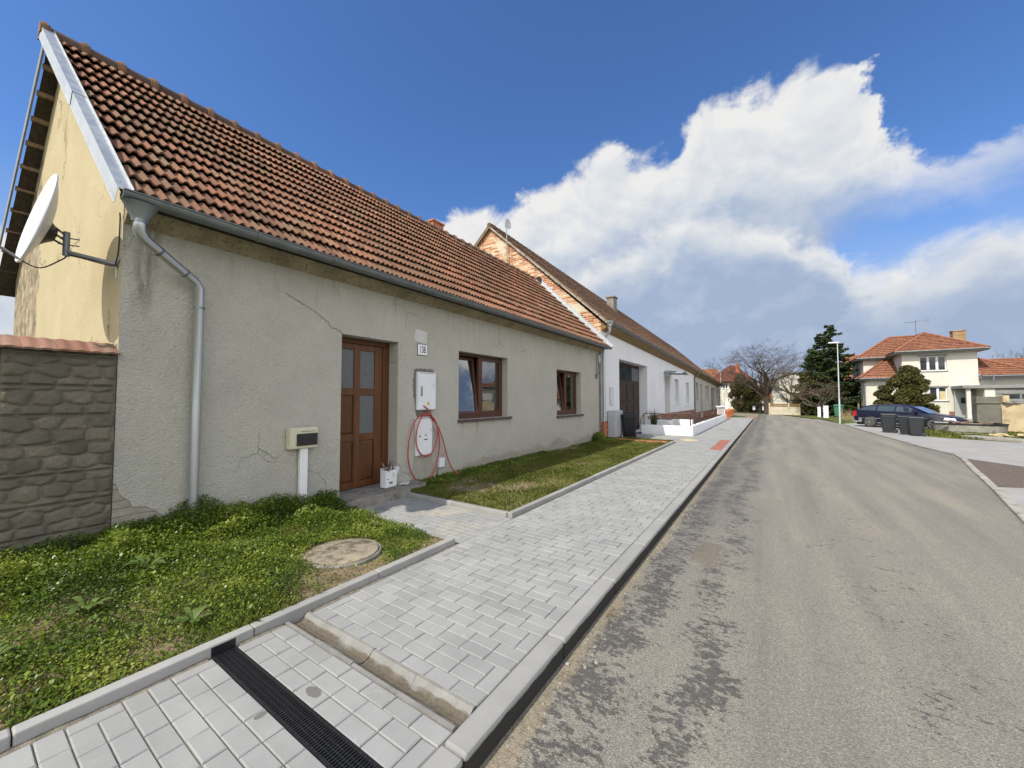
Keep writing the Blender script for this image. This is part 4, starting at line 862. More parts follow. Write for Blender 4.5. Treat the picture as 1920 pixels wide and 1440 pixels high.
text_mesh('20 K+M+B 22', 0.055, chalk, 'chalk_writing', door, Matrix.Translation((DX + 0.001, 3.93, 2.448)) @ MX, 1.15, 0.0006)
# --- windows
def window138(W, tilt=True):
    a, b_, c_, d_ = W; X = WX - 0.165
    fr = MB(); w = 0.055
    fr.box(X - 0.07, a + .002, c_ + .002, X, a + w, d_ - .002); fr.box(X - 0.07, b_ - w, c_ + .002, X, b_ - .002, d_ - .002)
    fr.box(X - 0.07, a + w, d_ - w, X - .001, b_ - w, d_ - .002); fr.box(X - 0.07, a + w, c_ + .002, X - .001, b_ - w, c_ + w + 0.03)
    mid = (a + b_) / 2; fr.box(X - 0.07, mid - 0.03, c_ + w, X + 0.001, mid + 0.03, d_ - w)
    f = fr.build('window', Mt['winwood'], house, bevel=0.004)
    for s, (l, r) in enumerate(((a + w, mid - 0.03), (mid + 0.03, b_ - w))):
        z0, z1 = c_ + w + 0.03, d_ - w; sw = 0.07
        M = Matrix.Identity(3)
        if s == 0 and tilt: M = Matrix.Rotation(R_(-6.5), 3, 'Y')
        pv = Vector((X - 0.03, (l + r) / 2, z0)); hy = (r - l) / 2 - 0.002; hz = (z1 - z0)
        sm = MB(); pv2 = lambda x, y, z: pv + M @ Vector((x, y, z))
        def bar(y0, y1, za, zb, tgt, x0=-0.03, x1=0.03): tgt.obox(pv2((x0 + x1) / 2, (y0 + y1) / 2, (za + zb) / 2), ((x1 - x0) / 2, (y1 - y0) / 2, (zb - za) / 2), M)
        bar(-hy, -hy + sw, 0.002, hz - .002, sm); bar(hy - sw, hy, 0.002, hz - .002, sm); bar(-hy + sw, hy - sw, hz - sw, hz - .002, sm, -0.029, 0.029); bar(-hy + sw, hy - sw, 0.002, sw, sm, -0.029, 0.029)
        so = sm.build('sash', Mt['winwood'], f, bevel=0.004)
        pm_ = MB(); bar(-hy + sw, hy - sw, sw, hz - sw, pm_, -0.004, 0.004); pm_.build('pane', Mt['glass'], so)
        bl = MB(); z = sw + 0.015
        while z < hz - sw: bl.obox(pv2(-0.05, 0, z), (0.011, hy - sw - 0.012, 0.0008), M @ Matrix.Rotation(R_(38), 3, 'Y')); z += 0.021
        bl.build('blind', Mt['blind'], so)
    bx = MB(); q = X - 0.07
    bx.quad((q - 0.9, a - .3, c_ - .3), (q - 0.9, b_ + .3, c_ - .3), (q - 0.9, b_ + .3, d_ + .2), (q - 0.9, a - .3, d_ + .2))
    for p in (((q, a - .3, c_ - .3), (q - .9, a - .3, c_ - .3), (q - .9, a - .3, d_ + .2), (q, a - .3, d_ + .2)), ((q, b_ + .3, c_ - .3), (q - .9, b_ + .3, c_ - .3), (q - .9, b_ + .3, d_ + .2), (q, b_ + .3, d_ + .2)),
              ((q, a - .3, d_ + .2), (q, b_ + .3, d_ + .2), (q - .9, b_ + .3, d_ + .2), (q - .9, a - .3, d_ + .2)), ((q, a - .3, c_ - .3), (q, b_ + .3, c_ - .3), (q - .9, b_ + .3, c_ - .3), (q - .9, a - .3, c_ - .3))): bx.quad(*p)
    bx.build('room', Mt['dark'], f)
    sm = MB(); sm.box(WX - 0.16, a - 0.03, c_ - 0.055, WX + 0.07, b_ + 0.12, c_ - 0.002); sm.build('sill', Mt['sillmat'], f, bevel=0.012)
    return f
window138(W1); window138(W2)
# doorstep
st = MB().grid(lambda u, v: (-5.62 + 0.62 * u, 2.98 + 1.80 * v, 0.150 + 0.006 * mnoise.noise((u * 4, v * 9, 0))), 6, 18)
st.prism([(-5.0, 2.98, -0.1), (-4.985, 3.2, -0.1), (-4.99, 4.3, -0.1), (-5.0, 4.78, -0.1), (-5.34, 4.78, -0.1), (-5.34, 2.98, -0.1)], (0, 0, 0.247))
tag(st.build('doorstep', Mt['stepconc'], None, bevel=0.01), 'worn grey concrete doorstep below the brown front door', 'step')
# cables down the corner
# ================================================================== THINGS ON AND BY THE GREY HOUSE
# number plate
n = empty('house_number_sign', (WX, 4.985, 2.51), 0, 'white enamel plate with black border and house number 138 beside the door', 'house number')
MB().box(WX + 0.002, 4.862, 2.404, WX + 0.010, 5.112, 2.618).build('plate', Mt['ink'], n, bevel=0.004)
MB().box(WX + 0.0102, 4.873, 2.415, WX + 0.0122, 5.101, 2.607).build('face', Mt['enamel'], n)
text_mesh('138', 0.180, Mt['ink'], 'number', n, Matrix.Translation((0.0127, 0, -0.002)) @ MX, 0.60, 0.0008, 0.0025)
mt = MB(); mt.prism([(WX, 4.80, 2.66), (WX, 5.09, 2.635), (WX, 5.10, 2.86), (WX, 4.81, 2.88)], (0.003, 0, 0)); tag(mt.build('filler_patch', Mt['lightpatch'], None), 'pale square of filler smoothed on the wall above the number plate', 'wall patch')
# mortar around the upper cabinet
pts = []
random.seed(3)
for i in range(40):
    t = i / 39; pts.append((WX, 4.845 + t * 0.44 + 0, 2.155 + random.uniform(-.018, .022)))
for i in range(6): pts.append((WX, 5.28 + random.uniform(-.01, .006), 2.12 - i * 0.02))
pts += [(WX, 5.25, 1.6), (WX, 5.22, 1.35), (WX, 5.13, 1.28), (WX, 4.86, 1.28)]
for i in range(26): t = i / 25; pts.append((WX, 4.80 + 0.03 * (1 - t) - 0.045 * math.sin(t * 3.1) + random.uniform(-.012, .012), 1.40 + t * 0.74))
random.seed(11)
mm = MB(); mm.prism(pts, (0.004, 0, 0)); tag(mm.build('mortar_patch', Mt['wetmortar'], None), 'rough dark mortar smeared round the upper white cabinet', 'wall patch')
mm = MB(); mm.prism([(WX, 4.83, 0.05), (WX, 5.26, 0.03), (WX, 5.30, 0.30), (WX, 5.25, 0.62), (WX, 4.80, 0.60), (WX, 4.78, 0.3)], (0.003, 0, 0)); tag(mm.build('mortar_patch', Mt['plaster'].copy(), None), 'smooth grey mortar patch on the wall beneath the lower white cabinet', 'wall patch')
mm_mat = simple('smooth_grey_mortar', (0.34, 0.325, 0.275), 0.93, 0, 0.14, 3, 40, 0.25, 0.004, 0.2, coord='pos'); bpy.data.objects['mortar_patch.001'].data.materials[0] = mm_mat
def cabinet(y0, y1, z0, z1, d, label, tri_y):
    c = empty('meter_cabinet', (WX, (y0 + y1) / 2, z0), 0, label, 'electric cabinet')
    MB().box(WX + 0.004, y0, z0, WX + d, y1, z1).build('box', Mt['boxwhite'], c, bevel=0.006)
    dr = MB().box(WX + d + 0.001, y0 + 0.012, z0 + 0.012, WX + d + 0.012, y1 - 0.012, z1 - 0.03).build('cabinet_door', Mt['boxwhite'], c, bevel=0.004)
    MB().box(WX + d + 0.001, y0 + 0.03, z1 - 0.025, WX + d + 0.003, y1 - 0.03, z1 - 0.018).build('slot', Mt['black'], c)
    return c, dr
c1, dr1 = cabinet(4.835, 5.285, 1.395, 2.095, 0.06, 'upper white electric meter cabinet with yellow warning triangle beside the door', 5.09)
X1 = WX + 0.073
hm = MB(); hm.box(X1 - .001, 4.895, 1.66, X1 + 0.008, 4.935, 1.83); hm.lathe([(0, 0.012), (0.014, 0.012), (0.016, 0.0)], (X1, 4.905, 1.665), 12, Matrix.Rotation(R_(90), 3, 'Y')); hm.build('handle', Mt['rim'], dr1, bevel=0.004)
MB().prism([(X1, 5.03, 1.485), (X1, 5.125, 1.485), (X1, 5.0775, 1.565)], (0.0015, 0, 0)).build('warning_sticker', Mt['yellow'], dr1)
X1b = X1 + 0.0018
MB().prism([(X1b, 5.085, 1.55), (X1b, 5.062, 1.515), (X1b, 5.076, 1.515), (X1b, 5.068, 1.492), (X1b, 5.094, 1.527), (X1b, 5.080, 1.527)], (0.001, 0, 0)).build('lightning_mark', Mt['ink'], dr1)
c2, dr2 = cabinet(4.82, 5.215, 0.565, 1.265, 0.045, 'lower white electric cabinet with the red hose looped over it', 5.05)
X2 = WX + 0.058
MB().lathe([(0, 0.008), (0.018, 0.008), (0.02, 0)], (X2, 4.90, 0.92), 14, Matrix.Rotation(R_(90), 3, 'Y')).build('handle', Mt['rim'], dr2)
MB().prism([(X2, 5.005, 0.915), (X2, 5.075, 0.915), (X2, 5.04, 0.975)], (0.0015, 0, 0)).build('warning_sticker', Mt['greyplastic'], dr2)
MB().box(X2, 4.995, 0.845, X2 + 0.0015, 5.085, 0.862).build('label_strip', Mt['ink'], dr2)
s = empty('junction_box', (WX, 5.47, 0.27), 0, 'small white junction box low on the wall right of the red hose', 'junction box')
MB().box(WX + .001, 5.40, 0.28, WX + 0.055, 5.545, 0.455).build('box', Mt['boxwhite'], s, bevel=0.008)
MB().box(WX + .056, 5.405, 0.285, WX + 0.064, 5.54, 0.45).build('box_lid', Mt['boxwhite'], s, bevel=0.005)
MB().tube([(WX + 0.02, 5.40, 0.30), (WX + 0.02, 5.385, 0.2), (WX + 0.015, 5.385, 0.02)], 0.012, 8).build('cable_pipe', Mt['galv'], s)
# hose: two hanging loops and a tail
def ell(cy, cz, ry, rz, x, t0, t1, n=40):
    return [(x + 0.010 * math.sin(3 * a), cy + ry * math.cos(a), cz + rz * math.sin(a) * (1 if math.sin(a) > 0 else 1)) for a in (t0 + (t1 - t0) * i / n for i in range(n + 1))]
hx = WX + 0.078
P = [(WX + 0.08, 4.955, 1.475), (WX + 0.10, 5.06, 1.40), (WX + 0.10, 5.14, 1.29), (hx, 5.19, 1.20)]
P += ell(5.04, 0.93, 0.265, 0.385, hx + .012, R_(35), R_(-325), 60)
P += ell(5.00, 0.70, 0.385, 0.62, hx - 0.012, R_(40), R_(-320), 60)[2:]
P += [(hx + .01, 5.34, 1.05), (hx + 0.01, 5.46, 0.80), (hx + .01, 5.56, 0.52), (hx + .03, 5.66, 0.28), (hx + .08, 5.78, 0.13), (hx + .18, 5.93, 0.08), (hx + 0.30, 6.02, 0.07)]
def smooth_pts(P, k=3):
    out = []
    P = [Vector(p) for p in P]
    for i in range(len(P) - 1):
        p0, p1, p2, p3 = P[max(i - 1, 0)], P[i], P[i + 1], P[min(i + 2, len(P) - 1)]
        for j in range(k):
            t = j / k; out.append(0.5 * ((2 * p1) + (-p0 + p2) * t + (2 * p0 - 5 * p1 + 4 * p2 - p3) * t * t + (-p0 + 3 * p1 - 3 * p2 + p3) * t ** 3))
    out.append(P[-1]); return out
tag(MB().tube(smooth_pts(P, 2), 0.0115, 8).build('hose', Mt['hose'], None, smooth=True), 'red plastic hose hung in loops over the lower white cabinet, tail in the grass', 'hose')
# distribution box on a white post
d = empty('distribution_box', (-5.26, 2.79, 0.2), 0, 'yellowed fuse box with smoked lid on a short white post left of the door', 'fuse box')
MB().box(-5.345, 2.585, 0.93, -5.235, 2.965, 1.215).build('box', Mt['beigeplastic'], d, bevel=0.012)
MB().box(-5.234, 2.595, 0.94, -5.222, 2.955, 1.205).build('front_cover', Mt['beigeplastic'], d, bevel=0.006)
lid = MB().box(-5.221, 2.665, 0.972, -5.203, 2.945, 1.135).build('box_lid', Mt['smoke'], d, bevel=0.008)
MB().box(-5.2215, 2.72, 1.158, -5.219, 2.92, 1.164).build('slot', Mt['smoke'], d)
MB().box(-5.2028, 2.73, 0.995, -5.2005, 2.88, 1.02).build('lid_grip', Mt['black'], lid)
po = MB(); po.box(-5.325, 2.745, 0.05, -5.27, 2.845, 0.93); po.box(-5.269, 2.775, 0.05, -5.262, 2.843, 0.93); po.build('post', Mt['white'], d, bevel=0.004)
# letterbox on the step
l = empty('letterbox', (-5.26, 4.19, 0.156), R_(4), 'white steel letterbox with broken lid standing on the doorstep, junk sticking out', 'letterbox'); l.scale = (0.9, 0.9, 0.92)
b = MB(); b.box(-0.07, -0.13, 0, 0.07, 0.13, 0.008); b.box(-0.07, -0.13, .008, -0.062, 0.13, 0.33); b.box(-0.062, -0.13, .008, 0.062, -0.122, 0.31); b.box(-0.062, 0.122, .008, 0.062, 0.13, 0.31); b.box(0.062, -0.13, .008, 0.07, 0.13, 0.295)
b.build('box', Mt['boxwhite'], l, local=True, bevel=0.002)
dr = MB().box(0.071, -0.115, 0.02, 0.076, 0.115, 0.27).build('letterbox_door', Mt['boxwhite'], l, local=True, bevel=0.002)
MB().box(0.077, -0.055, 0.06, 0.0785, 0.025, 0.095).build('name_slot', Mt['galv'], dr, local=True)
MB().cyl((0.076, -0.088, 0.15), (0.083, -0.088, 0.15), 0.011, 0.009, 10).build('lock', Mt['ink'], dr, local=True)
MB().box(0.077, 0.025, 0.165, 0.0785, 0.06, 0.255).build('paper_label', Mt['beigeplastic'], dr, local=True)
fl = MB(); fl.prism([(-0.04, 0.131, 0.20), (0.075, 0.14, 0.21), (0.085, 0.175, 0.33), (-0.04, 0.16, 0.34)], (0.002, 0.004, 0)); fl.build('flap', Mt['boxwhite'], l, local=True)
jk = MB(); random.seed(5)
for i in range(26):
    a = Vector((random.uniform(-.05, .05), random.uniform(-.1, .08), random.uniform(0.2, 0.3))); q = a + Vector((random.uniform(-.05, .05), random.uniform(-.06, .06), random.uniform(0.06, 0.15)))
    jk.tube([a, (a + q) / 2 + Vector((random.uniform(-.03, .03), random.uniform(-.03, .03), 0.02)), q], random.uniform(0.003, 0.010), 5)
junk = simple('dry_stalks_and_rags', (0.19, 0.14, 0.13), 0.9, 0, 0.5, 12, isl=0.5, coord='obj')
tag(jk.build('junk_bundle', junk, None), 'tangle of dry stalks and rags stuffed in the white letterbox', 'rubbish')
o = bpy.data.objects['junk_bundle']; o.location = (-5.26, 4.17, 0.145)
rb = MB()
for i in range(5): rb.obox((-5.2 + random.uniform(-.06, .06), 4.44 + random.uniform(-.08, .08), 0.165 + random.uniform(0, .012)), (random.uniform(.015, .05), random.uniform(.02, .06), 0.008), Matrix.Rotation(random.uniform(0, 3), 3, 'Z') @ Matrix.Rotation(random.uniform(-.2, .2), 3, 'X'))
tag(rb.build('plaster_scrap', Mt['lightpatch'], None), 'flat scraps of broken plaster on the doorstep right of the letterbox', 'rubble')
random.seed(12)

# satellite dish on the gable
DC = Vector((-5.676, 0.455, 3.30))
dish = empty('satellite_dish', (-5.46, 0.97, 2.95), 0, 'white satellite dish on an angled steel arm bolted to the cream gable', 'satellite dish')
nrm = Vector((math.sin(R_(4)), -math.cos(R_(4)), 0.20)).normalized(); side = nrm.cross(Vector((0, 0, 1))).normalized(); upd = side.cross(nrm).normalized()
MD = Matrix((side, upd, nrm)).transposed()
pr_ = [(0.0, -0.085)] + [(0.43 * k / 12, -0.085 + 0.085 * (k / 12) ** 2) for k in range(1, 13)] + [(0.438, 0.002), (0.444, -0.006), (0.436, -0.018)] + [(0.425 * k / 12, -0.100 + 0.085 * (k / 12) ** 2) for k in range(12, -1, -1)]
MB().lathe(pr_, DC, 56, MD @ Matrix.Diagonal((0.94, 1.03, 1))).build('reflector', Mt['dish'], dish, smooth=True, angle=60)
bkp = DC - nrm * 0.10; pole = Vector((-5.535, 0.62, 3.06))
hb = MB(); hb.lathe([(0.0, -0.16), (0.06, -0.15), (0.10, -0.11), (0.15, -0.07), (0.16, -0.055)], DC + upd * -0.10, 20, MD); hb.build('back_housing', Mt['black'], dish, smooth=True)
ar = MB(); pw = Vector((-5.455, 0.975, 2.955)); pe = Vector((-5.555, 0.675, 3.0))
ar.tube([pw, pe, pe + Vector((-0.02, -0.04, 0.02))], 0.021, 12); ar.tube([pe + Vector((-0.02, -0.035, -0.03)), pe + Vector((-0.02, -0.035, 0.20))], 0.024, 12)
ar.build('arm', Mt['galv'], dish, smooth=True)
br = MB(); pb = pe + Vector((-0.02, -0.035, 0.11)); tgt = DC - nrm * 0.13 + upd * -0.08
for off in (0.05, 0.0, -0.05): br.tube([pb + Vector((0, 0, off)), tgt + Vector((0, 0, off * 1.3))], 0.010, 6)
for off in (0.035, -0.03): br.tube([pb + Vector((0.03, 0.08, off)), pb + Vector((-0.03, -0.05, off))], 0.006, 6)
br.build('clamp', Mt['galv'], dish)
pl = MB(); pl.box(-5.50, 0.965, 2.82, -5.475, 0.978, 2.99); pl.obox((-5.445, 0.968, 2.985), (0.055, 0.005, 0.018), Matrix.Rotation(R_(-28), 3, 'Y')); pl.build('wall_bracket', Mt['flash'], dish)
ln = MB(); f0 = DC - upd * 0.43; f1 = DC + nrm * 0.50 - upd * 0.20; ln.tube([f0, f1], 0.012, 8); ln.build('feed_arm', Mt['galv'], dish)
MB().tube([f1 + upd * -0.03, f1 + (DC - f1).normalized() * 0.10], [0.028, 0.032], 12).build('receiver_head', Mt['white'], dish)
cb = MB(); cb.tube(smooth_pts([f0 + Vector((0, 0, 0.0)), f0 + Vector((0.05, 0.12, -0.06)), Vector((-5.58, 0.62, 2.93)), pe + Vector((0, 0, -0.025)), pw + Vector((0, -0.05, -0.022)), pw + Vector((0.03, -0.02, 0.03)), Vector((-5.405, 0.965, 3.12)), Vector((-5.395, 0.965, 3.4)), Vector((-5.36, 0.955, 3.46))], 5), 0.006, 6)
cb.build('cable', Mt['black'], dish, smooth=True)

Mt['paleclay'] = m_clay('pale_weathered_clay_tile', [(0.0, (0.21, 0.105, 0.072)), (0.5, (0.28, 0.15, 0.105)), (1.0, (0.33, 0.215, 0.16))], (0.14, 0.12, 0.09), 0.8, 1.5, 0.48)
# cast stone wall panel left of the house, with a little tiled coping
sw = empty('stone_pattern_wall', (-5.5, 0.6, 0), 0, 'dark cast stone-pattern wall panel with red tile coping joined to the house corner', 'wall')
def stone_panel():
    PH, PW = 0.50, 0.75; ya, yb, za, zb = 0.285, 0.972, -0.1, 2.03
    ny, nz = 120, 360
    ys = np.linspace(ya, yb, ny); zs = np.linspace(za, zb, nz); Y, Z = np.meshgrid(ys, zs)
    r = np.random.default_rng(21); H = np.zeros_like(Y)
    d1 = np.full(Y.shape, 9.0); d2 = np.full(Y.shape, 9.0); TI = np.full(Y.shape, 0.5)
    rows = int((zb - za) / 0.118) + 3; k = 0
    for i in range(rows):
        zc = za + (i - 0.5) * 0.118; j = 0; yc = ya - 0.2 + (i % 2) * 0.09
        while yc < yb + 0.25:
            cy, cz = yc + r.normal(0, 0.016), zc + r.normal(0, 0.010)
            d = np.sqrt(((Y - cy) / 1.55) ** 2 + (Z - cz) ** 2); k += 1
            m1 = d < d1; TI = np.where(m1, r.uniform(0, 1), TI); d2 = np.where(m1, d1, np.minimum(d2, d)); d1 = np.where(m1, d, d1); yc += 0.185 + r.normal(0, 0.02)
    e = (d2 - d1); H = 0.024 * (1 - np.exp(-(e / 0.026) ** 1.6))
    zz = (Z - 0.13) % 0.265; seam = np.minimum(zz, 0.265 - zz); H *= np.clip((seam - 0.008) / 0.010, 0.0, 1) ; H -= 0.007 * (seam < 0.007)
    H *= np.clip((yb - Y) / 0.02, 0.2, 1) * np.clip((Y - ya) / 0.02, 0.2, 1)
    for a in range(3): H += 0.0016 * np.sin(Y * (31 + 17 * a) + a) * np.sin(Z * (43 + 23 * a) + 2 * a)
    H += r.normal(0, 0.0006, H.shape)
    V = np.stack([-5.345 + H, Y, Z], -1).reshape(-1, 3)
    I = np.arange(ny * nz).reshape(nz, ny); F = np.stack([I[:-1, :-1], I[:-1, 1:], I[1:, 1:], I[1:, :-1]], -1).reshape(-1, 4)
    V = V - np.array([-5.5, 0.6, 0]); o = npmesh('stone_panel', V, F, Mt['stonecast']); o.parent = sw
    at = o.data.attributes.new('tint', 'FLOAT', 'POINT'); at.data.foreach_set('value', TI.ravel().astype(np.float32))
    o.data.polygons.foreach_set('use_smooth', [True] * len(o.data.polygons))
stone_panel()
MB().box(-5.62, 0.285, -0.2, -5.348, 0.972, 2.05).build('wall_core', Mt['stonecast'], sw)
random.seed(4)
m = MB(); tile_roof(m, (-5.27, -0.02, 2.03), (0, 1, 0), (-0.26, 0, 0.13), 1.0, 0.26, [(a, h * 0.25) for a, h in TILE_P], tw=0.2, th=0.26, jit=0.004, lift=0.012); m.build('coping_tiles', Mt['paleclay'], sw, smooth=True, angle=50)
m = MB(); m.box(-5.55, -0.02, 2.035, -5.32, 0.972, 2.05); m.prism([(-5.42, -0.02, 2.05), (-5.42, 0.972, 2.05), (-5.6, 0.972, 2.05), (-5.6, -0.02, 2.05)], (0, 0, 0.025)); m.build('mortar_bed', Mt['concrete'], sw)
gt = empty('plank_gate', (-5.55, -0.9, 0), 0, 'brown plank gate beside the stone-pattern wall', 'gate')
m = MB()
for i in range(30): m.box(-5.43, 0.17 - 0.15 * (i + 1), 0.08, -5.405, 0.17 - 0.15 * i - 0.006, 1.9)
m.build('boards', Mt['ochrewood'], gt); m = MB(); m.box(-5.47, -4.4, 1.6, -5.432, 0.27, 1.72); m.box(-5.47, -4.4, 0.4, -5.432, 0.27, 0.52); m.box(-5.62, 0.18, -.1, -5.5, 0.282, 2.02); m.build('gate_frame', Mt['ochrewood'], gt)

# ================================================================== WHITE HOUSE
WW = -5.30
def eav(y): return 4.53 - 0.0270 * (y - 14.0)
def rdg(y): return 9.62 - 0.0310 * (y - 14.0)
RXW = -10.57; EXW = -4.97
wh = empty('white_house', (-10.5, 24.5, 0), 0, 'white rendered house with old brown tile roof and bare brick gable', 'house')
YW0, YW1 = 14.0, 35.45
GATE = (16.1, 20.6, 0.02, 3.30); D2 = (24.6, 26.1, 0.05, 3.05); V1 = (27.6, 28.95, 1.25, 2.95); V2 = (31.75, 33.1, 1.10, 2.86)
m = MB(); wall_x(m, WW, YW0, YW1, -0.2, 3.80, [GATE, D2, V1, V2], 0.45); m.quad((WW, YW0, 3.80), (WW, YW1, 3.80), (WW, YW1, eav(YW1) + 0.05), (WW, YW0, eav(YW0) + 0.05)); m.build('wall', Mt['whitewall'], wh)
m = MB(); m.quad((WW, YW0, -0.2), (WW, YW0, 4.55), (RXW, YW0, 9.50), (2 * RXW - WW, YW0, 4.55), (2 * RXW - WW, YW0, -0.2)); m.build('gable_wall', Mt['gablebrick'], wh)
m = MB(); wall_x(m, WW + 0.03, YW0 + 0.02, YW1, -0.2, 0.72, [(GATE[0], GATE[1], -0.2, 0.72)], 0.03); wall_x(m, WW + 0.034, 13.95, YW0 + 1.0, -0.2, 0.75, [], 0); m.build('plinth', Mt['plinth'], wh)
def big_roof(parent, y0, y1, mat, seed):
    random.seed(seed)
    P = Vector((EXW, y0, eav(y0))); U = Vector((0, y1 - y0, eav(y1) - eav(y0))); V = Vector((RXW - EXW, 0, rdg(y0) - eav(y0)))
    def sg(u, v): return -0.10 * math.sin(min(1, v / 7.5) * math.pi) + 0.05 * mnoise.noise((u * 0.25, v * 0.35, seed)) + 0.02 * mnoise.noise((u * 1.1, v * 0.9, seed + 4))
    m = MB(); tile_roof(m, P, U, V, U.length, V.length - 0.05, TILE_S, sag=sg, jit=0.010, lift=0.05, tw=0.23, th=0.34)
    r = m.build('roof', mat, parent, smooth=True, angle=50)
    m = MB(); m.quad((EXW, y0, eav(y0) - 0.05), (EXW, y1, eav(y1) - 0.05), (RXW, y1, rdg(y1) - 0.15), (RXW, y0, rdg(y0) - 0.15))
    m.quad((RXW, y0, rdg(y0)), (RXW, y1, rdg(y1)), (2 * RXW - EXW - .3, y1, eav(y1) - 0.2), (2 * RXW - EXW - .3, y0, eav(y0) - 0.2)); m.build('roof_boarding', Mt['rawwood'], r)
    m = MB(); y = y0
    while y < y1: m.tube([(RXW, y, rdg(y) - 0.02), (RXW, min(y + 0.42, y1), rdg(y) - 0.025)], [0.11, 0.125], 8); y += 0.40
    m.build('ridge_tiles', mat, r, smooth=True)
    return r
wr = big_roof(wh, 13.86, 35.6, Mt['oldclay'], 31)
m = MB()
def raker(mb, y0, y1, xa, za, xb, zb, t):  # sloping board under the verge
    mb.prism([(xa, y0, za), (xb, y0, zb), (xb, y0, zb - t), (xa, y0, za - t)], (0, y1 - y0, 0))
raker(m, 13.86, 14.0, EXW, eav(14) + 0.02, RXW, rdg(14) - 0.05, 0.11); raker(m, 13.86, 14.0, RXW, rdg(14) - 0.05, 2 * RXW - EXW, eav(14) + 0.02, 0.11); m.build('verge_board', Mt['rawwood'], wr)
m = MB(); random.seed(9)
for i in range(24):
    s = i / 24; x = EXW + (RXW - EXW) * s; z = eav(14) + (rdg(14) - eav(14)) * s
    m.obox((x, 13.90, z - 0.10), (random.uniform(.13, .17), 0.05, random.uniform(.02, .035)), Matrix.Rotation(R_(42), 3, 'Y'))
m.build('verge_mortar', Mt['concrete'], wr)
m = MB(); m.prism([(WW + .001, 14.02, 4.22), (WW + 0.05, 14.02, 4.22), (EXW, 14.02, 4.40), (EXW, 14.02, 4.50), (WW + .001, 14.02, 4.55)], (0, 21.4, -0.57)); m.build('eaves_board', Mt['ochrewood'], wh)
g2 = gutter(MB(), EXW + 0.03, eav(14) - 0.02, 13.82, 35.5, 0.085, 8, -0.575).build('gutter', Mt['gutterzinc'], wh, smooth=True, angle=50)
MB().lathe([(0.05, -0.32), (0.06, -0.25), (0.12, -0.06), (0.13, 0.0)], (EXW + 0.03, 13.98, eav(14)), 14).build('hopper', Mt['flash'], g2, smooth=True)
m = MB(); m.tube([(EXW + 0.03, 13.98, 4.28), (EXW + .03, 13.98, 4.15), (-5.2, 14.05, 3.88), (-5.22, 14.06, 3.7), (-5.22, 14.06, 0.75)], 0.055, 12); dpw = m.build('downpipe', Mt['zinc'], wh, smooth=True)
MB().cyl((-5.22, 14.06, -0.05), (-5.22, 14.06, 0.72), 0.085, 0.085, 14).build('drain_sleeve', Mt['terracotta'], dpw, smooth=True)
m = MB(); m.box(-9.75, 27.0, 8.0, -9.25, 27.75, 8.98); m.box(-9.82, 26.93, 8.98, -9.18, 27.82, 9.08); m.build('chimney', Mt['stepconc'], wr)
m = MB(); m.prism([(WW - 0.42, GATE[0], 0.02), (WW - 0.42, GATE[1], 0.02), (WW - 0.42, GATE[1], 3.3), (WW - 0.42, GATE[0], 3.3)], (-0.05, 0, 0)); gate = m.build('passage_door', Mt['gatebrown'], wh)
m = MB()
for i in range(4):
    a = GATE[0] + 0.15 + i * 1.08
    m.box(WW - 0.415, a, 0.2, WW - 0.39, a + 0.9, 1.35); m.box(WW - 0.415, a, 1.5, WW - 0.39, a + 0.9, 2.35)
m.build('door_panel', Mt['gatebrown'], gate, bevel=0.01)
m = MB(); m.box(WW - 0.415, GATE[0] + .15, 2.5, WW - 0.40, GATE[1] - .15, 3.15); m.build('door_pane', Mt['dirtyglass'], gate)
m = MB(); m.box(WW - 0.40, D2[0], 0.05, WW - 0.36, D2[1], 3.05); m.build('door', Mt['greywall'], wh)
aw = MB(); aw.grid(lambda u, v: (WW + 1.05 * u, 24.35 + 2.1 * v, 3.22 + 0.16 * math.sin(math.pi * v) - 0.1 * u), 3, 10); awo = aw.build('awning', Mt['flash'], wh, smooth=True); awo.modifiers.new('solid', 'SOLIDIFY').thickness = 0.02
for y in (24.5, 26.3): MB().tube([(WW, y, 3.18), (WW + 1.0, y, 3.14)], 0.02, 6).build('awning_bracket', Mt['flash'], awo)
def simple_window(parent, X, w, frame_mat, glass_mat, bars=1, rec=0.2, sill=True):
    a, b_, c_, d_ = w; f = MB(); t = 0.07
    f.box(X - rec - 0.06, a, c_, X - rec, a + t, d_); f.box(X - rec - 0.06, b_ - t, c_, X - rec, b_, d_); f.box(X - rec - 0.06, a + t, d_ - t, X - rec - .001, b_ - t, d_); f.box(X - rec - 0.06, a + t, c_, X - rec - .001, b_ - t, c_ + t)
    for k in range(bars): y = a + (b_ - a) * (k + 1) / (bars + 1); f.box(X - rec - 0.06, y - t / 2, c_ + t, X - rec - .001, y + t / 2, d_ - t)
    fo = f.build('window', frame_mat, parent); MB().box(X - rec - 0.04, a + t, c_ + t, X - rec - 0.03, b_ - t, d_ - t).build('pane', glass_mat, fo)
    if sill: MB().box(X - rec, a - 0.08, c_ - 0.05, X + 0.06, b_ + 0.08, c_ - 0.003).build('sill', frame_mat, fo)
    return fo
simple_window(wh, WW, V1, Mt['white'], Mt['dirtyglass'], 1, 0.22); simple_window(wh, WW, V2, Mt['white'], Mt['dirtyglass'], 1, 0.22)
m = MB(); m.prism([(-8.02 + 0.16 * c, 13.995, 6.56 + 0.22 * s_) for c, s_ in circ(12, 1)], (0, -0.02, 0)); m.build('gable_hole', Mt['dark'], wh)
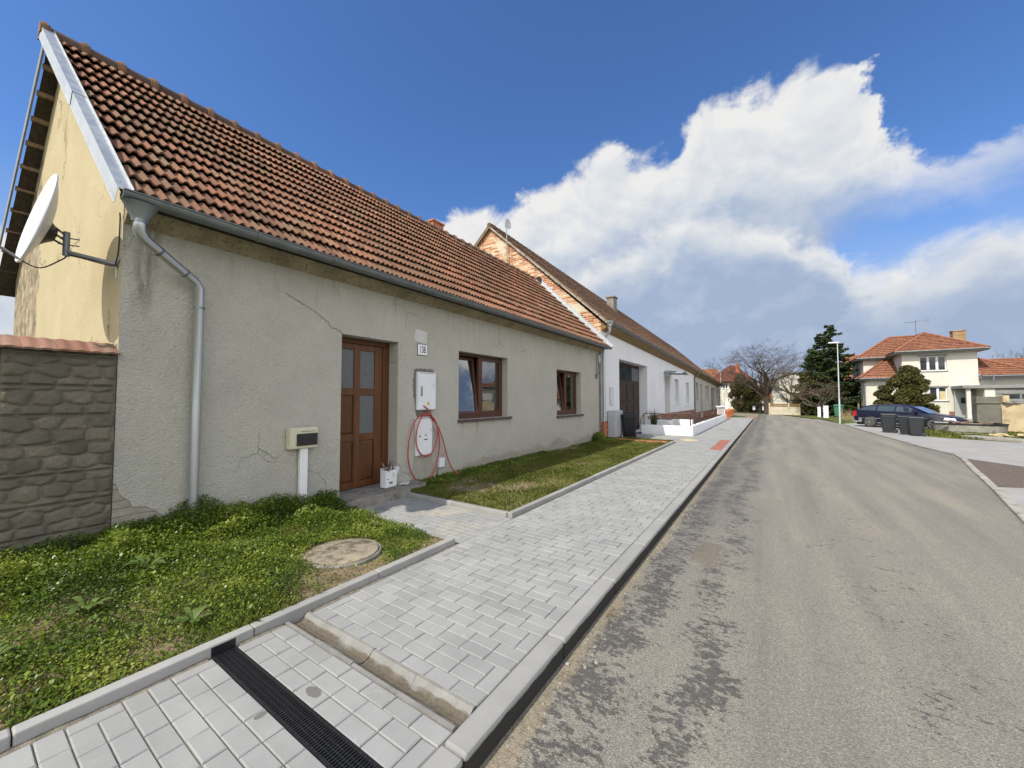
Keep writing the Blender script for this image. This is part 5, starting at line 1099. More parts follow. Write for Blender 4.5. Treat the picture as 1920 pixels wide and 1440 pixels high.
# electric service mast parts between the houses
sv = empty('cable_junction', (-5.25, 13.9, 2.7), 0, 'grey cable junction box and conduit at the far corner of the grey house', 'conduit')
m = MB(); m.box(WX + .002, 13.68, 2.95, WX + 0.10, 13.84, 3.25); m.build('box', Mt['greyplastic'], sv, bevel=0.02)
m = MB(); m.tube(smooth_pts([(WX + .05, 13.72, 3.28), (WX + .05, 13.60, 3.26), (WX + .04, 13.58, 3.0), (WX + .03, 13.58, 2.5)], 3), 0.014, 6); m.tube(smooth_pts([(WX + .05, 13.80, 2.95), (WX + .06, 13.80, 2.7), (WX + .05, 13.68, 2.52), (WX + .03, 13.58, 2.47)], 3), 0.022, 6); m.box(WX + .001, 13.53, 2.36, WX + .06, 13.63, 2.52); m.tube([(WX + .06, 13.88, 3.3), (WX + .06, 13.88, 0.3)], 0.018, 6); m.build('conduit_pipe', Mt['galv'], sv)
mb_ = empty('gas_meter_box', (WW, 15.1, 0), 0, 'tall light grey utility cabinet standing by the white house corner', 'utility cabinet')
m = MB(); m.box(WW + .04, 14.55, 0.12, WW + 0.32, 15.5, 1.14); m.build('box', Mt['greyplastic'], mb_, bevel=0.01); m = MB(); m.box(WW + .321, 14.58, 0.16, WW + 0.335, 15.03, 0.58); m.box(WW + .321, 14.58, 0.60, WW + 0.335, 15.03, 1.10); m.box(WW + .321, 15.05, 0.16, WW + .335, 15.47, 1.10); m.build('cabinet_door', Mt['greyplastic'], mb_, bevel=0.004)
m = MB(); m.prism([(WW + 0.06, 14.62, 0.115), (WW + 0.30, 14.62, 0.115), (WW + 0.30, 15.42, 0.115), (WW + 0.06, 15.42, 0.115)], (0, 0, -0.3)); m.build('foot', Mt['greyplastic'], mb_)
nt = empty('notice_panel', (WW, 15.1, 1.7), 0, 'faded paper notice panel on the white wall above the grey cabinet', 'notice')
MB().box(WW + .001, 14.88, 1.34, WW + 0.03, 15.28, 2.06).build('panel_frame', Mt['greyplastic'], nt, bevel=0.004)
MB().box(WW + .031, 14.90, 1.36, WW + 0.033, 15.26, 2.04).build('notice_sheet', simple('faded_notice', (0.62, 0.60, 0.60), 0.5, 0, 0.15, 3, dirt=((0.45, 0.30, 0.28), 4, 0.6, 0.6)), nt)
bp = empty('brick_pier', (WW, 15.8, 0), 0, 'pale brick plinth strip beside the dark wheelie bin', 'brick plinth')
MB().box(WW + .036, 15.55, -0.1, WW + 0.09, 16.08, 0.78).build('bricks', Mt['whitebrick'], bp); MB().box(WW + .036, 15.55, 0.783, WW + 0.10, 16.08, 0.95).build('cap', Mt['stepconc'], bp)
# small roof antenna dish on the old gable
an = empty('antenna_mast', (-9.6, 13.9, 6.6), 0, 'thin mast with a small round grid antenna at the brick gable', 'antenna')
m = MB(); m.tube([(-9.52, 13.88, 6.5), (-9.60, 13.88, 9.45)], 0.022, 8); m.build('pole', Mt['rim'], an)
m = MB(); m.lathe([(0.0, -0.06), (0.12, -0.045), (0.22, 0.0), (0.225, 0.0), (0.12, -0.03), (0, -0.045)], (-9.48, 13.85, 9.36), 18, Matrix.Rotation(R_(90), 3, 'Y')); m.build('antenna_dish', Mt['dish'], an, smooth=True)
m = MB(); m.box(-9.66, 13.84, 9.28, -9.55, 13.92, 9.45); m.build('antenna_box', Mt['galv'], an)

# ================================================================== BEIGE HOUSE
bh = empty('grey_house', (-10.5, 45.5, 0), 0, 'long pale grey house with brown eaves beyond the white house', 'house')
BX = -5.38
OPS = [(37.0, 38.4, 1.42, 3.05), (39.7, 41.0, 0.3, 3.0), (43.1, 45.5, 1.22, 2.92), (47.8, 50.6, 0.15, 2.85), (52.3, 54.6, 0.98, 2.7)]
m = MB(); wall_x(m, BX, 35.47, 55.5, -0.2, 3.30, OPS, 0.3); m.quad((BX, 35.47, 3.30), (BX, 55.5, 3.30), (BX, 55.5, eav(55.5) + 0.05), (BX, 35.47, eav(35.5) + 0.05)); m.quad((BX, 55.5, -0.2), (2 * RXW - BX, 55.5, -0.2), (2 * RXW - BX, 55.5, 3.4), (RXW, 55.5, 8.2), (BX, 55.5, 3.4)); m.build('wall', Mt['greywall'], bh)
m = MB(); wall_x(m, BX + 0.03, 35.5, 55.5, -0.2, 0.42, [(47.8, 50.6, -0.2, 0.42), (39.7, 41, -.2, .42)], 0.03); m.build('plinth', Mt['plinth'], bh)
big_roof(bh, 35.62, 55.7, Mt['oldclay'], 47)
m = MB(); m.prism([(BX + .001, 35.6, 3.62), (BX + 0.05, 35.6, 3.62), (EXW, 35.6, 3.82), (EXW, 35.6, 3.92), (BX + .001, 35.6, 4.0)], (0, 19.9, -0.53)); m.build('eaves_board', Mt['ochrewood'], bh)
gutter(MB(), EXW + 0.03, eav(35.6) - 0.02, 35.55, 55.6, 0.085, 8, -0.54).build('gutter', Mt['gutterzinc'], bh, smooth=True, angle=50)
m = MB(); m.tube([(EXW + .03, 35.75, 3.9), (EXW + .03, 35.75, 3.7), (BX + 0.1, 35.75, 3.4), (BX + .1, 35.75, 0.0)], 0.07, 10); m.build('downpipe', Mt['galv'], bh)
m = MB(); m.tube([(EXW + .03, 55.3, 3.35), (EXW + .03, 55.3, 3.2), (BX + 0.1, 55.3, 2.9), (BX + .1, 55.3, 0.0)], 0.07, 10); m.build('downpipe', Mt['galv'], bh)
for i, w in enumerate(OPS):
    if i in (1, 3): MB().box(BX - 0.28, w[0], w[2], BX - 0.24, w[1], w[3]).build('door', Mt['gatebrown'] if i == 3 else Mt['greydoor'], bh)
    else: simple_window(bh, BX, w, Mt['white'], Mt['dirtyglass'], 1, 0.2)

# ================================================================== FRONT GARDEN AND STREET, LEFT SIDE
gw = empty('garden_wall', (-3.9, 18.3, 0), 0, 'low white painted garden wall around the front yard of the white house', 'garden wall')
m = MB(); m.box(-4.95, 18.1, -0.1, -2.78, 18.3, 0.42); m.box(-2.98, 18.302, -0.1, -2.78, 33.6, 0.415); m.build('wall', Mt['gardenwhite'], gw, bevel=0.01)
m = MB(); m.box(-5.2, 19.6, -0.1, -4.0, 20.4, 0.55); m.box(-4.4, 22, -0.1, -3.4, 22.4, 0.5); m.build('step', Mt['gardenwhite'], gw)
struct('yard', MB().quad(*flat([(-5.27, 18.3), (-2.98, 18.3), (-2.98, 33.6), (-5.27, 33.6)], 0.02)), Mt['gravel'])
rl = empty('garden_railing', (-3.9, 18.2, 0.42), 0, 'brown rusty railing standing on the low white garden wall', 'railing')
m = MB()
xs_ = np.linspace(-4.85, -2.88, 4); m.tube([(-4.85, 18.2, 0.92), (-2.88, 18.2, 0.95)], 0.022, 6); m.tube([(-2.88, 18.2, 0.95), (-2.88, 33.4, 0.95)], 0.022, 6)
m.tube([(-4.85, 18.2, .42), (-4.85, 18.2, 0.92)], 0.02, 6); m.tube([(-2.88, 18.2, .42), (-2.88, 18.2, .95)], 0.025, 6); m.tube([(-4.85, 18.2, 0.92), (-5.0, 18.2, .62), (-5.02, 18.2, .42)], 0.015, 6)
m.tube(smooth_pts([(-4.80, 18.2, .92), (-4.76, 18.2, 1.0), (-4.65, 18.2, 1.02), (-4.55, 18.2, 0.99), (-4.5, 18.2, .92)], 3), 0.010, 5)
y = 19.5
while y < 33.5: m.tube([(-2.88, y, .41), (-2.88, y, .95)], 0.02, 6); y += 0.72 if y > 22 else 1.5
m.build('rails', Mt['rust'], rl)
mw = empty('white_masonry_post', (-3.1, 33.3, 0.4), 0, 'white box-shaped masonry letterbox pillar at the far end of the garden wall', 'masonry pillar')
MB().box(-3.35, 33.0, 0.42, -2.85, 33.5, 0.98).build('pillar', Mt['gardenwhite'], mw, bevel=0.01); MB().box(-3.42, 32.93, 0.983, -2.78, 33.57, 1.06).build('cap', Mt['gardenwhite'], mw, bevel=0.01)
yc = empty('yucca_plant', (-4.55, 18.75, 0.02), 0, 'spiky upright green plant behind the white garden wall', 'plant')
m = MB(); random.seed(8)
for i in range(46):
    a = random.uniform(0, 6.28); t = random.uniform(0.02, 0.28); h = random.uniform(0.7, 1.3); w = 0.018
    b0 = Vector((-4.55 + 0.05 * math.cos(a), 18.75 + 0.05 * math.sin(a), 0.05)); d = Vector((math.cos(a) * t, math.sin(a) * t, h)); s_ = Vector((-math.sin(a), math.cos(a), 0)) * w
    m.add([b0 - s_, b0 + s_, b0 + d * 0.6 + s_ * 0.8, b0 + d, b0 + d * 0.6 - s_ * 0.8], [(0, 1, 2, 3, 4)])
m.build('leaves', Mt['reed'], yc)
# brick edging between the two verges, mixed courses
random.seed(6); be = MB(); x = -5.2
while x < -3.02:
    e = min(-3.005, x + 0.25); yy_ = 14.35 - (x + 5.2) * 0.06
    be.obox(((x + e) / 2, yy_ + random.gauss(0, .008), 0.06 + random.gauss(0, .006)), ((e - x) / 2 - 0.004, 0.07, 0.05), Matrix.Rotation(R_(-3.4 + random.gauss(0, 2)), 3, 'Z')); x = e
tag(be.build('brick_edging', Mt['brick'], None, bevel=0.006), 'row of red bricks edging the grass before the white house', 'brick edging')
sh_ = empty('box_shrub', (-5.15, 13.35, 0.05), 0, 'small dark evergreen shrub at the far foot of the grey house', 'shrub')
def leaf_cloud(n, fn, size, seed=0, flat_=0.0, aspect=1.0):
    r = np.random.default_rng(seed); C = np.array([fn(r) for _ in range(n)]) if not isinstance(fn, np.ndarray) else fn
    n = len(C); a = r.normal(size=(n, 3)); a /= np.linalg.norm(a, axis=1)[:, None]; b = r.normal(size=(n, 3)); b -= a * (a * b).sum(1)[:, None]; b /= np.linalg.norm(b, axis=1)[:, None]
    if flat_: a[:, 2] *= flat_; b[:, 2] *= flat_
    s = (size * r.uniform(0.6, 1.4, n))[:, None]
    V = np.stack([C - a * s, C - b * s * 0.55 * aspect, C + a * s, C + b * s * 0.55 * aspect], 1).reshape(-1, 3); F = np.arange(4 * n).reshape(n, 4)
    return V, F
def ball(c, rx, ry, rz):
    def f(r):
        v = r.normal(size=3); v /= np.linalg.norm(v); k = r.uniform(0.55, 1.0) ** 0.5
        return np.array([c[0] + v[0] * rx * k, c[1] + v[1] * ry * k, c[2] + abs(v[2]) * rz * k])
    return f
V, F = leaf_cloud(5200, ball((0, 0, 0.02), 0.24, 0.36, 0.34), 0.018, 5); o = npmesh('leaves', V, F, Mt['clover']); o.parent = sh_
V, F = leaf_cloud(2600, ball((0.28, 0.2, 0.0), 0.4, 0.42, 0.16), 0.02, 6); o = npmesh('ivy', V, F, Mt['clover']); o.parent = sh_

# wheelie bins
def wheelie(mat, label, loc, rz, group=None, s=1.0):
    b = empty('wheelie_bin', loc, rz, label, 'wheelie bin', group); b.scale = (s, s, s)
    body = MB(); w0, d0, w1, d1, z0, z1 = 0.22, 0.24, 0.285, 0.325, 0.05, 0.93
    rings = [(w0 * .94, d0 * .94, z0), (w0, d0, z0 + .02), (w0 + .02, d0 + .035, z0 + 0.25), (w1 - .012, d1 - .012, z1 - 0.1), (w1, d1, z1 - 0.095), (w1, d1, z1)]
    def ring(w, d, z, k=0.06):
        return [(-w + k, -d, z), (w - k, -d, z), (w, -d + k, z), (w, d - k, z), (w - k, d, z), (-w + k, d, z), (-w, d - k, z), (-w, -d + k, z)]
    vs = []; 
    for r in rings: vs += ring(*r)
    fs = [(k * 8 + i, k * 8 + (i + 1) % 8, k * 8 + 8 + (i + 1) % 8, k * 8 + 8 + i) for k in range(len(rings) - 1) for i in range(8)] + [tuple(range(8))[::-1]]
    body.add(vs, fs)
    for sx in (-1, 1): body.box(sx * 0.12 - 0.012, -d1 + 0.015, 0.25, sx * 0.12 + 0.012, -d1 + 0.04, 0.8)
    body.build('body', mat, b, local=True, bevel=0.008)
    lid = MB(); lr = [(0.305, 0.345, 0.935), (0.305, 0.345, 0.965), (0.285, 0.32, 1.00), (0.22, 0.25, 1.03)]; vs = []
    for r in lr: vs += ring(*r)
    lid.add(vs, [(k * 8 + i, k * 8 + (i + 1) % 8, k * 8 + 8 + (i + 1) % 8, k * 8 + 8 + i) for k in range(3) for i in range(8)] + [tuple(range(8))[::-1], tuple(range(24, 32))])
    lid.build('lid', mat, b, local=True, bevel=0.008)
    h = MB(); h.tube([(-0.24, 0.33, 0.93), (-0.24, 0.40, 0.95), (0.24, 0.40, 0.95), (0.24, 0.33, 0.93)], 0.016, 8); h.build('handle', mat, b, local=True)
    for sx in (-1, 1):
        w = MB().lathe([(0.0, -0.028), (0.06, -0.028), (0.095, -0.024), (0.10, 0), (0.095, 0.024), (0.06, 0.028), (0, 0.028)], (sx * 0.235, 0.27, 0.10), 20, Matrix.Rotation(R_(90), 3, 'Y')); wo = w.build('wheel', Mt['tyre'], b, local=True, smooth=True)
        MB().lathe([(0.0, -0.031), (0.045, -0.03), (0.05, 0.03), (0, 0.031)], (sx * 0.235, 0.27, 0.10), 14, Matrix.Rotation(R_(90), 3, 'Y')).build('hub', Mt['bin'], wo, local=True)
    return b
wheelie(Mt['navybin'], 'dark wheelie bin standing beside the grey cabinet at the white house', (-4.70, 15.5, 0.0), R_(17))
bb = wheelie(Mt['bin'], 'anthracite wheelie bin standing alone on the drive before the blue car', (4.98, 26.9, -0.105), R_(-100), 'anthracite bins by the drive', 0.94)
for (l, loc, rz, s_) in (('anthracite wheelie bin in the middle, half hidden behind its neighbour', (5.42, 25.85, -0.105), R_(-112), 0.88), ('anthracite wheelie bin at the grass edge, right of two others', (5.60, 25.2, -0.105), R_(-103), 0.87)):
    q = copy_tree(bb); q.location = loc; q.rotation_euler = (0, 0, rz); q.scale = (s_, s_, s_); q['label'] = l
# planters, white post, pegs
op = empty('planter', (-3.0, 35.5, 0), 0, 'x', 'planter', 'orange planters along the pavement')
MB().lathe([(0.0, 0.0), (0.20, 0.0), (0.23, 0.3), (0.27, 0.56), (0.30, 0.56), (0.30, 0.64), (0.25, 0.64), (0.24, 0.58), (0, 0.56)], (0, 0, 0), 20).build('pot', Mt['orange'], op, local=True, smooth=True, angle=40)
MB().lathe([(0, 0.60), (0.15, 0.60), (0.245, 0.575)], (0, 0, 0), 12).build('earth', Mt['soil'], op, local=True)
names = ['nearest orange terracotta planter beyond the white masonry pillar', 'second orange terracotta planter beyond the white masonry pillar', 'third orange terracotta planter beyond the white masonry pillar', 'farthest orange terracotta planter before the white post']
op['label'] = names[0]
for i in range(1, 4): q = copy_tree(op); q.location = (-3.0 - 0.04 * i, 35.5 + i * 2.3, 0); q['label'] = names[i]
wp = empty('white_pillar', (-3.95, 48.5, -0.1), 0, 'slim white bottle-shaped pillar on the lawn beyond the planters', 'pillar')
MB().lathe([(0.0, 0), (0.21, 0), (0.21, 1.1), (0.19, 1.2), (0.11, 1.32), (0.10, 1.72), (0, 1.75)], (-3.95, 48.5, -0.1), 14).build('shaft', Mt['gardenwhite'], wp, smooth=True, angle=40)
# ================================================================== RIGHT SIDE
rh = empty('villa', (12, 50, 0), 0, 'two storey off white villa with orange hipped tile roofs behind the blue car', 'house')
FY = 47.0
def wall_y(mb, y, x0, x1, z0, z1, ops, depth):
    xs = sorted({x0, x1} | {o[0] for o in ops} | {o[1] for o in ops}); zs = sorted({z0, z1} | {o[2] for o in ops} | {o[3] for o in ops})
    for a, b in zip(xs, xs[1:]):
        for c, d in zip(zs, zs[1:]):
            mx, mz = (a + b) / 2, (c + d) / 2
            if any(o[0] < mx < o[1] and o[2] < mz < o[3] for o in ops): continue
            mb.quad((a, y, c), (b, y, c), (b, y, d), (a, y, d))
    for a, b, c, d in ops:
        q = y + depth
        mb.quad((a, y, c), (a, y, d), (a, q, d), (a, q, c)); mb.quad((b, y, c), (b, q, c), (b, q, d), (b, y, d)); mb.quad((a, y, d), (b, y, d), (b, q, d), (a, q, d)); mb.quad((a, y, c), (a, q, c), (b, q, c), (b, y, c))
UW = (10.78, 12.38, 3.98, 5.25); LW = (11.3, 12.36, 1.45, 2.6)
m = MB(); wall_y(m, FY, 9.69, 14.12, -0.2, 5.75, [UW, LW], 0.18)
m.quad((9.69, FY, -0.2), (9.69, FY, 5.75), (9.69, 54, 5.75), (9.69, 54, -0.2)); m.quad((14.12, FY, -0.2), (14.12, 54, -0.2), (14.12, 54, 5.75), (14.12, FY, 5.75))
wall_y(m, 50.0, 7.62, 9.68, -0.2, 5.62, [], 0.1); m.quad((7.62, 50, -0.2), (7.62, 50, 5.62), (7.62, 56, 5.62), (7.62, 56, -0.2))
wall_y(m, 48.2, 7.42, 9.68, -0.2, 3.45, [], 0.1); m.quad((7.42, 48.2, -0.2), (7.42, 48.2, 3.45), (7.42, 50.2, 3.45), (7.42, 50.2, -0.2))
wall_y(m, FY + 0.2, 14.13, 26, -0.2, 3.5, [], 0.1)
m.build('wall', Mt['warmwall'], rh)
def yz_window(parent, y, w, fm, gm, bars, rec=0.12):
    a, b, c, d = w; f = MB(); t = 0.07
    f.box(a, y + rec, c, a + t, y + rec + .06, d); f.box(b - t, y + rec, c, b, y + rec + .06, d); f.box(a + t, y + rec + .001, d - t, b - t, y + rec + .06, d); f.box(a + t, y + rec + .001, c, b - t, y + rec + .06, c + t)
    for k in range(bars): x = a + (b - a) * (k + 1) / (bars + 1); f.box(x - 0.075, y + rec + .001, c + t, x + 0.075, y + rec + .06, d - t)
    o = f.build('window', fm, parent); MB().box(a + t, y + rec + .03, c + t, b - t, y + rec + .04, d - t).build('pane', gm, o)
    MB().box(a - 0.08, y - 0.06, c - 0.07, b + 0.08, y + rec, c - 0.004).build('sill', Mt['canopymat'], o); MB().box(a - 0.10, y - 0.03, d + 0.004, b + 0.10, y - 0.004, d + 0.10).build('lintel', Mt['canopymat'], o); return o
yz_window(rh, FY, UW, Mt['gardenwhite'], Mt['dirtyglass'], 2); w = yz_window(rh, FY, LW, Mt['gardenwhite'], Mt['dirtyglass'], 1)
MB().box(11.95, FY + 0.145, 1.5, 12.29, FY + .149, 2.25).build('blind', Mt['ruin'], w)
def hip_face(mb, A, B, C, D, seed=0):
    """tile a quad/triangle face A-B eave (left to right), C above B, D above A"""
    A, B, C, D = (Vector(p) for p in (A, B, C, D)); U = (B - A); W = U.length; u = U.normalized(); N = u.cross(D - A if (D - A).length > .1 else C - A); v = N.cross(u).normalized()
    def uv(p): q = p - A; return (q.dot(u), q.dot(v))
    poly = [uv(p) for p in (A, B, C, D)]; H = max(p[1] for p in poly)
    def inside(x, y):
        c = False; j = 3
        for i in range(4):
            if (poly[i][1] > y) != (poly[j][1] > y) and x < (poly[j][0] - poly[i][0]) * (y - poly[i][1]) / (poly[j][1] - poly[i][1] + 1e-9) + poly[i][0]: c = not c
            j = i
        return c
    mb.quad(*(A - N.normalized() * 0.02, B - N.normalized() * 0.02, C - N.normalized() * 0.02, D - N.normalized() * 0.02))
    x0 = min(p[0] for p in poly); x1 = max(p[0] for p in poly)
    tile_roof(mb, A + u * x0, u, v, x1 - x0, H, TILE_S, inside=lambda a, b: inside(a + x0, b), tw=0.24, th=0.36, jit=0.012, lift=0.05)
random.seed(77)
m = MB()
ap1 = (11.85, 50.2, 7.62); ap2 = (11.85, 55.0, 7.62)
hip_face(m, (9.15, 46.4, 5.68), (14.62, 46.4, 5.68), ap1, ap1); hip_face(m, (9.15, 55, 5.68), (9.15, 46.4, 5.68), ap1, ap2); hip_face(m, (14.62, 46.4, 5.68), (14.62, 55, 5.68), ap2, ap1)
hip_face(m, (7.1, 49.5, 5.52), (9.9, 49.5, 5.52), (12.0, 53, 7.68), (10.0, 53, 7.68)); hip_face(m, (7.1, 56.5, 5.5), (7.1, 49.5, 5.5), (10.0, 53, 7.68), (10.0, 53, 7.68)); hip_face(m, (14.4, 49.5, 5.6), (14.6, 49.5, 5.6), (13.5, 53, 7.68), (12, 53, 7.68))
hip_face(m, (7.0, 47.7, 3.50), (9.69, 47.7, 3.50), (9.69, 50.0, 5.35), (9.2, 50.0, 5.35)); hip_face(m, (7.0, 50.5, 3.5), (7.0, 47.7, 3.5), (9.2, 50, 5.35), (9.2, 50, 5.35))
hip_face(m, (14.13, 46.5, 3.48), (17.6, 46.5, 3.42), (14.2, 49.6, 5.25), (14.13, 49.6, 5.25)); hip_face(m, (16.0, 51, 3.6), (28, 51, 3.6), (28, 54, 5.15), (16.2, 54, 5.15))
hip_face(m, (17.6, 46.5, 3.42), (28, 46.5, 3.4), (28, 47.5, 3.9), (17.0, 47.2, 3.9))
rr_ = m.build('roof', Mt['orangeclay'], rh, smooth=True, angle=50)
m = MB()
for a, b in (((9.15, 46.4, 5.70), ap1), ((14.62, 46.4, 5.70), ap1), (ap1, ap2), ((7.1, 49.5, 5.54), (10, 53, 7.7)), ((10, 53, 7.7), (12.6, 53, 7.7)), ((7.0, 47.7, 3.52), (9.2, 50.0, 5.38)), ((17.6, 46.5, 3.46), (14.2, 49.6, 5.28)), ((16.2, 54, 5.16), (28, 54, 5.16))): m.tube([Vector(a) + Vector((0, 0, .05)), Vector(b) + Vector((0, 0, .05))], 0.085, 8)
m.build('ridge_tiles', Mt['orangeclay'], rr_, smooth=True)
m = MB()
def fascia(mb, x0, x1, y0, y1, z, t=0.13):
    mb.box(x0, y0, z - t, x1, y0 + 0.03, z); mb.box(x0, y0 + 0.03, z - t, x0 + .03, y1, z); mb.box(x1 - .03, y0 + .03, z - t, x1, y1, z); mb.box(x0 + .03, y0 + .03, z - t, x1 - .03, y1, z - t + 0.02)
fascia(m, 9.17, 14.6, 46.42, 55, 5.66); fascia(m, 7.12, 9.12, 49.52, 56, 5.48); fascia(m, 7.02, 9.68, 47.72, 50, 3.46); fascia(m, 14.13, 27, 46.52, 47.1, 3.41); m.build('eaves_board', Mt['canopymat'], rr_)
m = MB()
for x0, x1, y, z in ((9.12, 14.65, 46.36, 5.67), (7.05, 9.1, 49.46, 5.50), (6.95, 9.68, 47.66, 3.48), (14.14, 27, 46.46, 3.43)): m.tube([(x0, y, z), (x1, y, z)], 0.06, 8)
m.build('gutter', Mt['gutterzinc'], rh, smooth=True)
m = MB(); m.tube([(7.5, 47.7, 3.4), (7.36, 48.0, 3.1), (7.36, 48.1, -.1)], 0.05, 8); m.tube([(14.75, 46.46, 3.4), (14.75, 46.46, 3.2), (14.72, 46.5, 2.7)], 0.06, 8); m.build('downpipe', Mt['galv'], rh)
m = MB(); m.box(13.95, 51.2, 6.2, 14.75, 51.9, 7.72); m.box(13.9, 51.15, 7.72, 14.8, 51.95, 7.82); m.build('chimney', m_bricks('tan_chimney_brick', [(0.2, (0.25, 0.15, 0.07)), (0.8, (0.45, 0.30, 0.16))], (0.3, 0.24, 0.16)), rr_)
ae = empty('roof_antenna', (12.0, 53, 7.7), 0, 'thin television aerial with long arms on the villa ridge', 'antenna')
m = MB(); m.tube([(12.0, 53, 7.6), (12.0, 53, 9.3)], 0.035, 6); m.build('mast', Mt['galv'], ae); m = MB(); m.tube([(11.2, 53, 9.12), (12.9, 52.8, 9.2)], 0.018, 5)
for k in range(7): m.tube([(11.25 + k * 0.11, 52.7, 9.12), (11.25 + k * 0.11, 53.3, 9.12)], 0.010, 4)
for k in range(4): m.tube([(12.6 + k * .1, 52.9, 8.95), (12.6 + k * .1, 52.9, 9.45)], 0.010, 4)
m.build('aerial_arms', Mt['galv'], ae)
# porch
m = MB(); m.box(12.55, 44.6, 2.42, 24, 46.99, 2.66); m.build('porch_canopy', Mt['canopymat'], rh, bevel=0.01)
m = MB(); m.box(12.80, 44.8, -0.1, 13.02, 45.02, 2.42); m.box(13.72, 44.75, -0.1, 14.25, 46.99, 2.42); m.build('porch_wall', Mt['warmwall'], rh)
m = MB(); m.box(14.26, 44.75, 2.0, 22, 44.9, 2.42); m.box(14.26, 44.78, -.1, 22, 44.88, 2.0); m.build('porch_glazing', Mt['canopymat'], rh)
m = MB()
for k in range(6): m.box(14.6 + k * 0.95, 44.765, 1.62, 15.45 + k * .95, 44.775, 1.95)
m.build('pane', Mt['dirtyglass'], rh)
m = MB(); m.box(12.6, 46.5, 0.1, 13.7, 46.56, 2.4); dd = m.build('door', Mt['greydoor'], rh); MB().box(12.95, 46.46, 1.25, 13.45, 46.495, 1.7).build('door_pane', Mt['dirtyglass'], dd)
m = MB(); m.box(12.5, 44.4, -0.2, 14.2, 46.9, 0.06); m.box(12.5, 43.8, -0.2, 14.6, 44.39, -0.0); m.build('porch_step', Mt['concrete'], rh)
MB().box(12.4, 46.93, -0.15, 12.85, 46.985, 0.55).build('plinth', Mt['plinth'], rh)
gb = empty('brown_gate', (14.6, 42, 0), 0, 'dark brown boarded gate beside the villa porch', 'gate')
m = MB(); 
for k in range(5): m.box(13.35 + k * .2, 41.2, -.1, 13.53 + k * .2, 41.24, 1.0)
m.build('boards', Mt['gatebrown'], gb); MB().box(13.35, 41.245, 0.7, 14.35, 41.28, 0.8).build('rail', Mt['gatebrown'], gb)

# ruined yellow wall with pillar, concrete tank, rubble
rw = empty('ruined_wall', (10, 30, 0), 0, 'crumbling yellowish garden wall with dark pillar and loose tiles on top, at the right edge', 'wall')
m = MB(); m.box(9.2, 31.0, -0.2, 10.05, 31.6, 1.72); m.box(9.15, 30.95, 1.35, 10.1, 30.995, 1.45); m.build('pillar', Mt['ruindark'], rw, bevel=0.02)
MB().box(10.06, 30.8, 1.42, 10.28, 31.2, 1.78).build('pillar_block', Mt['ruin'], rw, bevel=0.015)
m = MB(); m.prism([(10.06, 31.0, -.2), (10.06, 31.0, 1.42), (10.6, 30.8, 1.38), (11.5, 30.3, 1.30), (16, 28, 1.3), (16, 28, -.2)], (0.25, 0.5, 0)); m.build('wall', Mt['ruin'], rw, bevel=0.01)
m = MB()
for k in range(9):
    p = Vector((10.3 + k * 0.3, 30.95 - k * 0.14, 1.44 + random.uniform(-.03, .06))); m.obox(p, (0.18, 0.22, 0.012), Matrix.Rotation(random.uniform(-.4, .4), 3, 'Z') @ Matrix.Rotation(random.uniform(-.25, .25), 3, 'X'))
m.obox((10.95, 30.45, 1.25), (0.16, 0.05, 0.32), Matrix.Rotation(0.5, 3, 'Y')); m.obox((11.2, 30.3, 1.05), (0.13, 0.05, 0.38), Matrix.Rotation(-.1, 3, 'Y'))
m.build('loose_slates', Mt['canopymat'], rw)
rg = empty('concrete_tank', (8.5, 29.4, -0.1), 0, 'low weathered concrete ring tank with black rim covered in scraps', 'tank')
m = MB().lathe([(0, -0.1), (1.22, -0.1), (1.26, 0.36), (1.1, 0.36), (1.08, 0.3), (0, 0.3)], (8.45, 29.5, -0.05), 30); m.build('ring', Mt['concrete'], rg, smooth=True, angle=40)
MB().lathe([(1.10, 0.362), (1.29, 0.362), (1.29, 0.42), (1.09, 0.42)], (8.45, 29.5, -0.05), 30).build('rim', Mt['black'], rg, smooth=True, angle=40)
random.seed(14)
def scrap(name, mat, pts, label, cat, n=6, s=0.12):
    m = MB()
    for _ in range(n):
        p = Vector((random.uniform(*pts[0]), random.uniform(*pts[1]), random.uniform(*pts[2]))); m.obox(p, (random.uniform(.4, 1.4) * s, random.uniform(.3, .9) * s, random.uniform(.15, .5) * s), Matrix.Rotation(random.uniform(0, 3), 3, 'Z') @ Matrix.Rotation(random.uniform(-.4, .4), 3, 'X'))
    return tag(m.build(name, mat, None, bevel=0.01), label, cat, None, 'stuff')
scrap('rubble_heap', simple('dull_brick_scrap', (0.20, 0.125, 0.09), 0.9, 0, 0.4, 4, isl=0.4, coord='pos'), ((7.7, 9.2), (29.0, 30), (0.36, 0.42)), 'broken bricks and scraps lying on top of the concrete tank', 'rubble', 14, 0.10)
scrap('rubble_heap', Mt['ruin'], ((8.15, 8.8), (25.4, 26.2), (-0.08, 0.08)), 'heap of pale stones and broken concrete on the grass by the slab', 'rubble', 22, 0.10)
m = MB(); m.obox((7.25, 27.2, -0.07), (0.55, 0.07, 0.02), Matrix.Rotation(-.5, 3, 'Z')); tag(m.build('plank', Mt['fenceconc'], None), 'pale plank lying on the grass left of the tank', 'plank')
m = MB(); m.obox((7.9, 27.0, -0.05), (0.6, 0.05, 0.03), Matrix.Rotation(-.55, 3, 'Z')); tag(m.build('plank', Mt['fenceconc'], None), 'narrow pale plank lying in front of the concrete tank', 'plank')
m = MB(); m.prism([(6.9, 25.0, -.12), (8.1, 23.35, -.12), (8.75, 23.9, -.12), (7.5, 25.6, -.12)], (0, 0, 0.12)); tag(m.build('concrete_slab', Mt['concrete'], None, bevel=0.015), 'flat mossy concrete slab at the edge of the paved drive', 'slab')
